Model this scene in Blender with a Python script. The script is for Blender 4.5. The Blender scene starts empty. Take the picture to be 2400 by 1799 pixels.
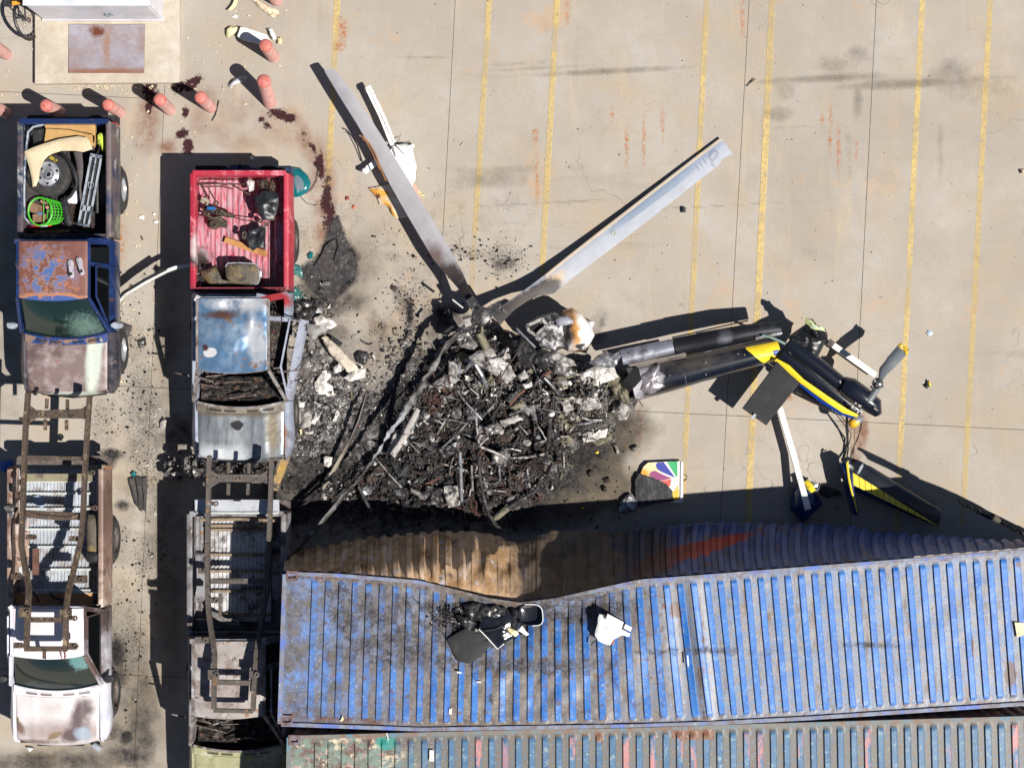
import bpy, math, random
import numpy as np
from mathutils import Vector, Matrix, noise as mnoise
random.seed(7); np.random.seed(7)
sc = bpy.context.scene
R = math.radians
# ---------------------------------------------------------------- camera, sky, sun
H, F = 29.0, 3907.0                       # camera height (m), focal length in pixels of the 2400 px photograph
cam = bpy.data.cameras.new('camera'); camo = bpy.data.objects.new('camera', cam); sc.collection.objects.link(camo)
camo.location = (0, 0, H); camo.rotation_euler = (0, 0, 0)
cam.sensor_width = 36; cam.lens = 36 * F / 2400; cam.clip_end = 2000; cam.clip_start = 0.1
sc.camera = camo
SUN = Vector((0.60, -0.36, 0.95)).normalized()
elev = math.asin(SUN.z); az = math.atan2(SUN.x, SUN.y)
w = bpy.data.worlds.new('World'); sc.world = w; w.use_nodes = True
nt = w.node_tree; nt.nodes.clear()
sky = nt.nodes.new('ShaderNodeTexSky'); sky.sky_type = 'NISHITA'; sky.sun_disc = False
sky.sun_elevation = elev; sky.sun_rotation = az; sky.air_density = 0.65; sky.dust_density = 0.4; sky.ozone_density = 0.3
bg = nt.nodes.new('ShaderNodeBackground'); bg.inputs['Strength'].default_value = 0.05
wo = nt.nodes.new('ShaderNodeOutputWorld')
nt.links.new(sky.outputs[0], bg.inputs[0]); nt.links.new(bg.outputs[0], wo.inputs[0])
sl = bpy.data.lights.new('sun', 'SUN'); sl.energy = 5.0; sl.angle = R(0.5); sl.color = (1, .955, .89)
so = bpy.data.objects.new('sun', sl); sc.collection.objects.link(so); so.location = SUN * 60
so.rotation_euler = SUN.to_track_quat('Z', 'Y').to_euler()
sc.view_settings.view_transform = 'Standard'; sc.view_settings.look = 'None'
sc.view_settings.exposure = 0.48; sc.view_settings.gamma = 1.0; sc.view_settings.use_curve_mapping = False
try:
    sc.cycles.max_bounces = 5; sc.cycles.diffuse_bounces = 2; sc.cycles.glossy_bounces = 2; sc.cycles.transmission_bounces = 4
except Exception: pass

# ---------------------------------------------------------------- helpers
def P(px, py, z=0.0):
    """the world point at height z that the photograph shows at pixel px, py"""
    k = (H - z) / F
    return Vector(((px - 1200) * k, (900 - py) * k, z))
def PL(pts, z=0.0): return [P(p[0], p[1], p[2] if len(p) > 2 else z) for p in pts]
def lin(v):
    v /= 255.0
    return v / 12.92 if v <= .04045 else ((v + .055) / 1.055) ** 2.4
def C(r, g, b, k=0.70):                    # surface albedo from the sunlit colour seen
    return (lin(r) * k, lin(g) * k, lin(b) * k, 1)
def interp(x, xs, ys): return float(np.interp(x, xs, ys))
def fbm(p, s, oct=4): return mnoise.fractal(Vector(p) * s, 1.0, 2.0, oct)

class NB:
    def __init__(s, name):
        s.m = bpy.data.materials.new(name); s.m.use_nodes = True; s.t = s.m.node_tree
        s.b = s.t.nodes['Principled BSDF']; s.geo = s.n('ShaderNodeNewGeometry'); s.pos = s.geo.outputs['Position']
    def n(s, t, **k):
        x = s.t.nodes.new(t)
        for a, v in k.items(): setattr(x, a, v)
        return x
    def L(s, a, b): s.t.links.new(a, b)
    def setin(s, sock, v):
        if isinstance(v, bpy.types.NodeSocket): s.L(v, sock)
        else: sock.default_value = v
    def math(s, op, a, b=0.0, clamp=False):
        x = s.n('ShaderNodeMath', operation=op, use_clamp=clamp); s.setin(x.inputs[0], a); s.setin(x.inputs[1], b); return x.outputs[0]
    def mr(s, v, a, b, c=0.0, d=1.0):
        x = s.n('ShaderNodeMapRange'); s.setin(x.inputs[0], v)
        for i, q in zip((1, 2, 3, 4), (a, b, c, d)): s.setin(x.inputs[i], q)
        return x.outputs[0]
    def vec(s, scale, vec=None, off=(0, 0, 0), rot=0):
        x = s.n('ShaderNodeMapping'); s.L(vec or s.pos, x.inputs[0])
        x.inputs['Scale'].default_value = scale if not isinstance(scale, (int, float)) else (scale,) * 3
        x.inputs['Location'].default_value = off; x.inputs['Rotation'].default_value = (0, 0, rot); return x.outputs[0]
    def noise(s, scale, detail=5, rough=.6, vec=None, off=0.0, dist=0.0):
        x = s.n('ShaderNodeTexNoise'); s.L(vec if vec else s.vec(1, off=(off, off * .7, off * 1.3)), x.inputs['Vector'])
        x.inputs['Scale'].default_value = scale; x.inputs['Detail'].default_value = detail; x.inputs['Roughness'].default_value = rough
        x.inputs['Distortion'].default_value = dist
        return x.outputs[0]
    def vor(s, scale, feature='F1', vec=None, out='Distance'):
        x = s.n('ShaderNodeTexVoronoi', feature=feature); s.L(vec if vec else s.pos, x.inputs['Vector']); x.inputs['Scale'].default_value = scale
        return x.outputs[out]
    def mix(s, f, a, b, bt='MIX'):
        x = s.n('ShaderNodeMix', data_type='RGBA', blend_type=bt); s.setin(x.inputs[0], f); s.setin(x.inputs[6], a); s.setin(x.inputs[7], b); return x.outputs[2]
    def attr(s, name):
        x = s.n('ShaderNodeAttribute', attribute_name=name); y = s.n('ShaderNodeSeparateColor'); s.L(x.outputs['Color'], y.inputs[0])
        return y.outputs[0], y.outputs[1], y.outputs[2], x.outputs['Alpha']
    def blob(s, px, py, z, rx, ry, rot=0, soft=.25, amp=.35, ns=6, off=0.0):
        """0..1 stain mask round a place on the thing, broken up by noise; radii in metres"""
        p = P(px, py, z)
        v = s.n('ShaderNodeVectorMath', operation='SUBTRACT'); s.L(s.pos, v.inputs[0]); v.inputs[1].default_value = (p.x, p.y, 0)
        r = s.n('ShaderNodeVectorRotate', rotation_type='Z_AXIS'); s.L(v.outputs[0], r.inputs[0]); r.inputs['Angle'].default_value = -rot
        m = s.n('ShaderNodeVectorMath', operation='MULTIPLY'); s.L(r.outputs[0], m.inputs[0]); m.inputs[1].default_value = (1 / rx, 1 / ry, 0)
        l = s.n('ShaderNodeVectorMath', operation='LENGTH'); s.L(m.outputs[0], l.inputs[0])
        d = s.math('ADD', l.outputs['Value'], s.math('MULTIPLY', s.math('SUBTRACT', s.noise(ns, 5, .65, off=off + px * .01), .5), amp * 4))
        return s.mr(d, 1 + soft, 1 - soft)
    def fin(s, col, rough=.6, metal=0.0, bump=None, bd=.01, bs=.5, spec=None, alpha=None, coat=0):
        s.setin(s.b.inputs['Base Color'], col); s.setin(s.b.inputs['Roughness'], rough); s.setin(s.b.inputs['Metallic'], metal)
        if spec is not None: s.b.inputs['Specular IOR Level'].default_value = spec
        if coat: s.b.inputs['Coat Weight'].default_value = coat; s.b.inputs['Coat Roughness'].default_value = .08
        if bump is not None:
            x = s.n('ShaderNodeBump'); x.inputs['Distance'].default_value = bd; x.inputs['Strength'].default_value = bs
            s.L(bump, x.inputs['Height']); s.L(x.outputs[0], s.b.inputs['Normal'])
        if alpha is not None: s.setin(s.b.inputs['Alpha'], alpha)
        return s.m

def M(name, base, layers=(), rough=.55, metal=0.0, bump=0.0, bscale=40, coat=0, spec=None):
    """base colour, then layers: ('n',col,scale,lo,hi[,stretch]) noise; ('b',col,px,py,z,rx,ry[,rot,soft,amp,ns]) stain; ('d',col,scale,r) specks"""
    k = NB(name)
    v = k.noise(3.1, 3, .65)
    col = k.mix(k.mr(v, .25, .75), tuple(c * .86 for c in base[:3]) + (1,), tuple(min(1, c * 1.12) for c in base[:3]) + (1,))
    for i, l in enumerate(layers):
        if l[0] == 'n':
            vv = k.vec(l[5] if len(l) > 5 else 1, off=(i * 3.7, i * 1.3, i))
            f = k.mr(k.noise(l[2], 5, .7, vec=vv), l[3], l[4])
        elif l[0] == 'b':
            f = k.blob(*l[2:7], *(l[7:] if len(l) > 7 else ()))
        elif l[0] == 'x':
            f = k.math('MULTIPLY', k.blob(*l[2:7], 0, .5, .3, 2), k.mr(k.noise(l[7], 6, .72, off=3.3), l[8], l[9]))
        elif l[0] == 'd':
            f = k.mr(k.vor(l[2], vec=k.vec(1, off=(i, i * 2, i))), l[3], l[3] * .7)
            f = k.math('MULTIPLY', f, k.mr(k.noise(2.2, 3, .6, off=i + 9.1), .45, .55))
        col = k.mix(f, col, l[1])
    bp = k.noise(bscale, 5, .7) if bump else None
    return k.fin(col, rough, metal, bp, bd=bump if bump else .01, bs=.8, coat=coat, spec=spec)

class MB:
    def __init__(s): s.v = []; s.f = []; s.mi = []; s.cur = 0; s.at = {}
    def add(s, vs, fs):
        o = len(s.v); s.v += [tuple(v) for v in vs]; s.f += [tuple(i + o for i in f) for f in fs]; s.mi += [s.cur] * len(fs); return s
    def box(s, c, d, rot=None):
        hx, hy, hz = d[0] / 2, d[1] / 2, d[2] / 2
        vs = [Vector((x, y, z)) for x in (-hx, hx) for y in (-hy, hy) for z in (-hz, hz)]
        if rot is not None: vs = [rot @ v for v in vs]
        return s.add([v + Vector(c) for v in vs], [(0, 1, 3, 2), (4, 6, 7, 5), (0, 4, 5, 1), (2, 3, 7, 6), (0, 2, 6, 4), (1, 5, 7, 3)])
    def prism(s, poly, t, tz=None):
        """top polygon (3-D points), thickness t downwards"""
        n = len(poly); top = [Vector(p) for p in poly]; bot = [p - Vector((0, 0, t)) for p in top]
        return s.add(top + bot, [tuple(range(n)), tuple(range(2 * n - 1, n - 1, -1))] + [(i, i + n, (i + 1) % n + n, (i + 1) % n) for i in range(n)])
    def tube(s, path, r, n=10, caps=True, flat=1.0):
        path = [Vector(p) for p in path]; m = len(path)
        rs = r if isinstance(r, (list, tuple)) else [r] * m
        vs = []; up0 = Vector((0, 0, 1))
        for i, p in enumerate(path):
            d = (path[min(i + 1, m - 1)] - path[max(i - 1, 0)]).normalized()
            up = up0 if abs(d.z) < .95 else Vector((0, 1, 0))
            a = d.cross(up).normalized(); b = a.cross(d).normalized()
            for k in range(n):
                t = 2 * math.pi * k / n; vs.append(p + a * math.cos(t) * rs[i] + b * math.sin(t) * rs[i] * flat)
        fs = [(i * n + k, i * n + (k + 1) % n, (i + 1) * n + (k + 1) % n, (i + 1) * n + k) for i in range(m - 1) for k in range(n)]
        if caps: fs += [tuple(range(n - 1, -1, -1)), tuple(range((m - 1) * n, m * n))]
        return s.add(vs, fs)
    def beam(s, path, w, h):
        """rectangular bar along a path; w across, h in height"""
        path = [Vector(p) for p in path]; m = len(path); vs = []
        for i, p in enumerate(path):
            d = (path[min(i + 1, m - 1)] - path[max(i - 1, 0)]).normalized()
            up = Vector((0, 0, 1)) if abs(d.z) < .95 else Vector((0, 1, 0))
            a = d.cross(up).normalized(); b = a.cross(d).normalized()
            vs += [p + a * w / 2 + b * h / 2, p - a * w / 2 + b * h / 2, p - a * w / 2 - b * h / 2, p + a * w / 2 - b * h / 2]
        fs = [(i * 4 + k, i * 4 + (k + 1) % 4, i * 4 + 4 + (k + 1) % 4, i * 4 + 4 + k) for i in range(m - 1) for k in range(4)]
        return s.add(vs, fs + [(3, 2, 1, 0), tuple(range(m * 4 - 4, m * 4))])
    def loft(s, secs, closed=True, caps=True):
        n = len(secs[0]); m = len(secs); vs = [p for q in secs for p in q]; e = n if closed else n - 1
        fs = [(i * n + k, i * n + (k + 1) % n, (i + 1) * n + (k + 1) % n, (i + 1) * n + k) for i in range(m - 1) for k in range(e)]
        if caps and closed: fs += [tuple(range(n - 1, -1, -1)), tuple(range((m - 1) * n, m * n))]
        return s.add(vs, fs)
    def grid(s, fn, nu, nv, thick=0.0):
        """fn(u,v)->point, u,v in 0..1; with thickness the sheet gets an underside and edges"""
        vs = [Vector(fn(i / nu, j / nv)) for i in range(nu + 1) for j in range(nv + 1)]; w_ = nv + 1
        fs = [(i * w_ + j, (i + 1) * w_ + j, (i + 1) * w_ + j + 1, i * w_ + j + 1) for i in range(nu) for j in range(nv)]
        if thick:
            o = len(vs); vs = vs + [v - Vector((0, 0, thick)) for v in vs]
            fs += [tuple(reversed([q + o for q in f])) for f in fs]
            ring = [i * w_ for i in range(nu + 1)] + [nu * w_ + j for j in range(1, nv + 1)] + [i * w_ + nv for i in range(nu - 1, -1, -1)] + [j for j in range(nv - 1, 0, -1)]
            fs += [(ring[k], ring[(k + 1) % len(ring)], ring[(k + 1) % len(ring)] + o, ring[k] + o) for k in range(len(ring))]
        return s.add(vs, fs)
    def disc(s, c, r, h, n=24, r2=None, axis=None):
        """solid disc / cylinder standing on c, height h"""
        r2 = r if r2 is None else r2; vs = []
        q = Vector((0, 0, 1)).rotation_difference(Vector(axis)) if axis is not None else None
        for z, rr in ((0, r), (h, r2)):
            for k in range(n):
                p = Vector((rr * math.cos(2 * math.pi * k / n), rr * math.sin(2 * math.pi * k / n), z)); vs.append((q @ p if q else p) + Vector(c))
        return s.add(vs, [(k, (k + 1) % n, n + (k + 1) % n, n + k) for k in range(n)] + [tuple(range(n - 1, -1, -1)), tuple(range(n, 2 * n))])
    def lathe(s, c, prof, n=32, axis=None, sx=1.0):
        q = Vector((0, 0, 1)).rotation_difference(Vector(axis)) if axis is not None else None; vs = []
        for r_, z in prof:
            for k in range(n):
                p = Vector((r_ * math.cos(2 * math.pi * k / n) * sx, r_ * math.sin(2 * math.pi * k / n), z)); vs.append((q @ p if q else p) + Vector(c))
        m = len(prof)
        return s.add(vs, [(i * n + k, i * n + (k + 1) % n, (i + 1) * n + (k + 1) % n, (i + 1) * n + k) for i in range(m - 1) for k in range(n)])
    def pillow(s, poly, h=.05, thick=.01, rings=4, noise=0.0, nscale=8, jag=0.0, seg=.06, prof=.5, seed=0):
        """a torn or bulging sheet with the given outline (3-D points): rises h to the middle, crumpled by noise"""
        rnd = random.Random(seed); poly = [Vector(p) for p in poly]; pts = []
        for a, b in zip(poly, poly[1:] + poly[:1]):
            k = max(1, int((b - a).length / seg))
            for i in range(k):
                p = a.lerp(b, i / k)
                if jag and (i or k == 1): p = p + Vector((rnd.uniform(-jag, jag), rnd.uniform(-jag, jag), 0))
                pts.append(p)
        c = sum(pts, Vector()) / len(pts); n = len(pts); vs = []
        for r_ in range(rings):
            f = 1 - r_ / rings; hh = h * (1 - f ** 2) ** prof if r_ else 0
            for p in pts:
                q = c.lerp(p, f); z = hh
                if noise: z += noise * mnoise.fractal(Vector((q.x + seed, q.y, seed * .37)) * nscale, 1.0, 2.0, 3)
                vs.append(q + Vector((0, 0, z)))
        vs.append(c + Vector((0, 0, h + (noise * mnoise.fractal(Vector((c.x + seed, c.y, seed * .37)) * nscale, 1.0, 2.0, 3) if noise else 0))))
        fs = [(r_ * n + i, r_ * n + (i + 1) % n, (r_ + 1) * n + (i + 1) % n, (r_ + 1) * n + i) for r_ in range(rings - 1) for i in range(n)]
        fs += [((rings - 1) * n + i, (rings - 1) * n + (i + 1) % n, len(vs) - 1) for i in range(n)]
        o = len(vs); vs += [v - Vector((0, 0, thick)) for v in vs[:o]]
        fs += [tuple(reversed([q + o for q in f])) for f in list(fs)] + [((i + 1) % n, i, i + o, (i + 1) % n + o) for i in range(n)]
        return s.add(vs, fs)
    def ribbon(s, Ls, Rs, t, nc=6, sub=1):
        """blade-like body between a left and a right edge line, thickness t in the middle (t may be a list)"""
        secs = []; m = len(Ls)
        for i in range(m):
            a, b = Vector(Ls[i]), Vector(Rs[i]); tt = t[i] if isinstance(t, (list, tuple)) else t
            top = [a.lerp(b, k / nc) + Vector((0, 0, tt * 1.6 * math.sqrt(max(0, k / nc)) * (1 - k / nc) * 1.3)) for k in range(nc + 1)]
            bot = [a.lerp(b, k / nc) - Vector((0, 0, tt * .5 * math.sin(math.pi * k / nc) + .004)) for k in range(nc, -1, -1)]
            secs.append(top + bot)
        return s.loft(secs)
    def build(s, name, mat, parent=None, smooth=True, loc=None, angle=35, **tags):
        me = bpy.data.meshes.new(name)
        V = np.array(s.v, dtype=np.float64)
        if parent is not None: o0 = np.array(worldpos(parent))
        elif loc is not None: o0 = np.array(loc)
        else: o0 = np.array(((V[:, 0].min() + V[:, 0].max()) / 2, (V[:, 1].min() + V[:, 1].max()) / 2, V[:, 2].min()))
        me.from_pydata((V - o0).tolist(), [], s.f)
        for m_ in (mat if isinstance(mat, (list, tuple)) else [mat]): me.materials.append(m_)
        if isinstance(mat, (list, tuple)): me.polygons.foreach_set('material_index', s.mi)
        if smooth:
            me.polygons.foreach_set('use_smooth', [True] * len(me.polygons))
            try: me.set_sharp_from_angle(angle=R(angle))
            except Exception: pass
        for an, arr in s.at.items():
            ca = me.color_attributes.new(an, 'FLOAT_COLOR', 'POINT'); ca.data.foreach_set('color', np.asarray(arr, dtype=np.float32).ravel())
        o = bpy.data.objects.new(name, me); sc.collection.objects.link(o)
        if parent is not None: o.parent = parent; o.location = (0, 0, 0)
        else: o.location = o0
        for a, b in tags.items(): o[a] = b
        return o
def worldpos(o):
    p = Vector(o.location)
    while o.parent: o = o.parent; p += o.location
    return p
def thing(name, label, cat, loc, group=None):
    o = bpy.data.objects.new(name, None); sc.collection.objects.link(o); o.location = loc; o.empty_display_size = .2
    o['label'] = label; o['category'] = cat
    if group: o['group'] = group
    return o
def one(mb, name, mat, label, cat, group=None, **k):
    o = mb.build(name, mat, **k); o['label'] = label; o['category'] = cat
    if group: o['group'] = group
    return o
def copy_thing(o, loc, label, rotz=0):
    def cp(q, par):
        c = q.copy(); sc.collection.objects.link(c)
        if par is not None: c.parent = par
        for ch in list(q.children): cp(ch, c)
        return c
    c = cp(o, None); c.location = loc; c.rotation_euler.z = rotz; c['label'] = label; return c
# ---------------------------------------------------------------- ground
def sdf(poly, X, Y):
    """signed distance in px, negative inside"""
    d = np.full(X.shape, 1e9); ins = np.zeros(X.shape, bool); n = len(poly)
    for i in range(n):
        x0, y0 = poly[i]; x1, y1 = poly[(i + 1) % n]; ex, ey = x1 - x0, y1 - y0
        t = np.clip(((X - x0) * ex + (Y - y0) * ey) / (ex * ex + ey * ey + 1e-9), 0, 1)
        d = np.minimum(d, (X - x0 - t * ex) ** 2 + (Y - y0 - t * ey) ** 2)
        c = ((y0 > Y) != (y1 > Y)) & (X < (x1 - x0) * (Y - y0) / (y1 - y0 + 1e-9) + x0); ins ^= c
    d = np.sqrt(d); return np.where(ins, -d, d)
def area(poly, X, Y, soft): return np.clip(.5 - sdf(poly, X, Y) / (2 * soft), 0, 1)
def ell(x, y, rx, ry, X, Y, rot=0, p=1.0):
    c, s_ = math.cos(R(rot)), math.sin(R(rot)); u = ((X - x) * c + (Y - y) * s_) / rx; v = (-(X - x) * s_ + (Y - y) * c) / ry
    return np.clip(1.35 - np.sqrt(u * u + v * v), 0, 1) ** p
def gmasks(X, Y):
    """X, Y photograph pixels of the ground. R soot, G dark red fluid, B olive damp grime and painted truck shadow, A black speck density"""
    s_ = np.zeros(X.shape); g = s_.copy(); b = s_.copy(); a = s_.copy(); ru = s_.copy(); ye = s_.copy(); gr = s_.copy()
    def up(t, v): np.maximum(t, v, out=t)
    up(s_, area([(650, 1010), (690, 900), (670, 830), (760, 790), (830, 880), (880, 900), (950, 830), (1060, 790), (1250, 820), (1400, 900), (1440, 1000), (1440, 1060), (1330, 1160), (1240, 1230), (660, 1240)], X, Y, 55) * .92)
    up(s_, area([(772, 520), (790, 500), (805, 545), (845, 600), (838, 660), (800, 700), (765, 715), (730, 690), (690, 640), (735, 600), (755, 570)], X, Y, 10) * .80)
    up(s_, area([(680, 690), (720, 690), (800, 760), (870, 870), (860, 900), (760, 850), (680, 800)], X, Y, 50) * .50)
    up(s_, area([(690, 640), (850, 700), (800, 760), (700, 720)], X, Y, 30) * .55)
    for e in [(655, 1150, 60, 120, .7), (1120, 1180, 160, 60, .9), (1310, 1120, 120, 80, .55), (940, 700, 26, 60, .35), (880, 780, 40, 70, .33), (1050, 745, 60, 50, .6),
              (1450, 985, 80, 30, .5), (262, 1065, 34, 16, .75), (250, 1085, 26, 20, .6), (288, 1184, 24, 16, .7), (272, 1525, 24, 44, .85), (270, 1590, 36, 30, .6), (296, 1728, 18, 18, .95), (262, 1710, 26, 24, .6),
              (300, 1770, 60, 26, .6), (120, 1785, 150, 30, .5), (1180, 620, 34, 24, .5), (1130, 600, 40, 18, .4), (1050, 590, 30, 10, .4), (960, 730, 10, 40, .7), (1150, 1120, 260, 110, .75), (1400, 760, 34, 40, .3),
              (420, 1010, 50, 60, .5), (350, 1180, 40, 120, .22), (345, 1000, 60, 140, .20), (335, 1700, 40, 120, .5), (480, 770, 40, 40, .3), (1475, 985, 60, 10, .55), (1350, 870, 60, 50, .4), (740, 960, 70, 120, .85)]:
        up(s_, ell(*e[:4], X, Y) * e[4])
    up(b, area([(1330, 930), (1500, 960), (1540, 1010), (1470, 1080), (1500, 1130), (1470, 1200), (1330, 1240), (1150, 1245), (1250, 1150)], X, Y, 32) * .92)
    for e in [(700, 720, 70, 50, .7), (900, 790, 60, 60, .5), (830, 700, 50, 40, .6), (770, 770, 60, 40, .5), (1010, 770, 60, 40, .6), (690, 1120, 40, 60, .6), (1390, 790, 40, 20, .5)]: up(b, ell(*e[:4], X, Y) * e[4])
    up(b, area([(1455, 1075), (1505, 1060), (1500, 1150), (1462, 1165)], X, Y, 14) * .1)
    for e in [(845, 620, 60, 90, .5), (760, 720, 90, 40, .5), (900, 800, 80, 80, .4), (330, 1000, 80, 300, .25), (310, 1620, 110, 260, .62), (395, 1350, 60, 420, .62), (395, 800, 40, 300, .5), (20, 700, 60, 300, .4), (290, 1180, 60, 200, .3), (140, 1790, 260, 50, .6), (1950, 155, 50, 22, .35), (2010, 130, 40, 24, .35), (1850, 200, 26, 30, .3),  # long ellipses between the truck columns mix grime with painted truck shadow
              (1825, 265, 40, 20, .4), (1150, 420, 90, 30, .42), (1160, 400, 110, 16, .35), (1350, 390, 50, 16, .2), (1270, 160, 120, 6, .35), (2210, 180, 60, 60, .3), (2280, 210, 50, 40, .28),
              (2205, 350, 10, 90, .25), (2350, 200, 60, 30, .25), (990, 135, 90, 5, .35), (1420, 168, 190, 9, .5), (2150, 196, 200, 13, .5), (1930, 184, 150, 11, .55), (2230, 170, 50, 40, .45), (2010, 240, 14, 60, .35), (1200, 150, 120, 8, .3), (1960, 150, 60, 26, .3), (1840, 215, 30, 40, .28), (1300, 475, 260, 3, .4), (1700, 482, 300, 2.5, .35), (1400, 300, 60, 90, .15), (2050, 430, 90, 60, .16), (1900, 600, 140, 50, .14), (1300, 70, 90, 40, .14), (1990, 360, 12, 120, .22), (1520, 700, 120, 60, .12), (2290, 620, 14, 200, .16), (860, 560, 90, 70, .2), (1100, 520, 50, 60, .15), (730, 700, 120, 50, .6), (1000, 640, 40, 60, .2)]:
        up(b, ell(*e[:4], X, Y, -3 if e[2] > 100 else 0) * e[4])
    for e in [(372, 182, 26, 9, 1, -35), (362, 190, 22, 12, 1, 0), (350, 212, 18, 26, 1, 0), (350, 248, 8, 20, .9, 0), (384, 143, 7, 8, .8, 0), (455, 190, 22, 12, 1, -20), (440, 205, 20, 12, 1, 0), (418, 208, 16, 14, 1, 0), (434, 265, 9, 16, .85, 0),
              (427, 315, 16, 11, 1, -15), (440, 345, 14, 22, 1, 0), (655, 268, 26, 13, 1, 10), (680, 278, 12, 14, 1, 30), (612, 282, 8, 8, .9, 0), (622, 292, 14, 8, .8, 25), (752, 395, 9, 44, .9, -4), (745, 380, 10, 22, .85, 0), (765, 470, 12, 60, .9, 4), (775, 510, 14, 30, .9, 0), (720, 330, 10, 30, .35, -35), (735, 350, 8, 20, .5, -30)]:
        up(g, ell(e[0], e[1], e[2], e[3], X, Y, e[5], 1) * e[4])
    for e in [(345, 285, 30, 70, .62, 6), (395, 345, 30, 20, .5, 0), (530, 320, 110, 30, .25, 20), (560, 260, 90, 50, .22, 30), (650, 300, 60, 40, .28, 20), (715, 330, 22, 90, .45, -28), (755, 440, 30, 110, .55, -4), (760, 540, 22, 70, .5, 0), (490, 230, 60, 30, .28, 30), (470, 290, 30, 60, .25, 0), (2020, 1010, 14, 40, .85, 0), (2000, 985, 32, 20, .6, 0), (620, 270, 40, 20, .3, 0)]:
        up(ye, ell(e[0], e[1], e[2], e[3], X, Y, e[5]) * e[4])
    up(ye, np.clip(1.2 - sdf([(1985, 985), (2020, 985), (2015, 1070), (2000, 1085), (1996, 1060), (2000, 1020)], X, Y) / 6, 0, 1) * .5)
    for e in [(1468, 333, 4, 26), (1469, 350, 3, 50), (1509, 333, 3, 60), (1509, 350, 3, 22), (1255, 318, 6, 20), (1553, 290, 2.5, 40), (1927, 280, 3, 22), (1947, 275, 3, 30), (1966, 352, 4, 20), (1945, 335, 3, 30), (2007, 350, 3, 24), (1435, 265, 3, 20), (1258, 420, 3, 60), (802, 70, 9, 30), (796, 108, 10, 14), (1330, 20, 4, 40), (1740, 40, 3, 50), (1965, 350, 3, 60), (272, 570, 16, 60), (1500, 1010, 3, 60), (1850, 930, 8, 10)]:
        up(ru, ell(e[0], e[1], e[2] * 1.3, e[3], X, Y) * 1.3)
    for e in [(340, 1010, 60, 200, .75), (310, 800, 40, 80, .55), (240, 1000, 50, 80, .7), (300, 1520, 60, 130, .75), (960, 740, 26, 70, 1), (950, 690, 40, 30, .6), (1180, 610, 60, 50, .75), (1080, 590, 70, 20, .65), (1050, 480, 60, 120, .35), (990, 620, 100, 60, .35), (1180, 530, 120, 160, .3), (900, 550, 80, 90, .35), (820, 500, 80, 80, .4), (700, 560, 60, 60, .5), (780, 940, 160, 160, .9), (1290, 1080, 160, 120, .55), (350, 1300, 60, 90, .6), (720, 780, 60, 90, .6), (980, 700, 60, 80, .6), (270, 1400, 40, 60, .6), (950, 640, 50, 30, .5), (920, 600, 30, 20, .6)]:
        up(a, ell(*e[:4], X, Y) * e[4])
    a = np.maximum(a, .10)
    up(gr, area([(680, 790), (830, 830), (890, 900), (830, 1010), (720, 1060), (660, 1000)], X, Y, 40) * 1.0)
    for e in [(760, 900, 60, 50, 1), (720, 1020, 50, 40, .8), (880, 1060, 60, 60, .6), (1010, 880, 60, 40, .7), (1160, 1080, 80, 60, .5)]: up(gr, ell(*e[:4], X, Y) * e[4])
    o1 = np.ones(X.shape)
    return np.stack([s_, g, b, a], -1), np.stack([ru, ye, gr, o1], -1)

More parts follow.
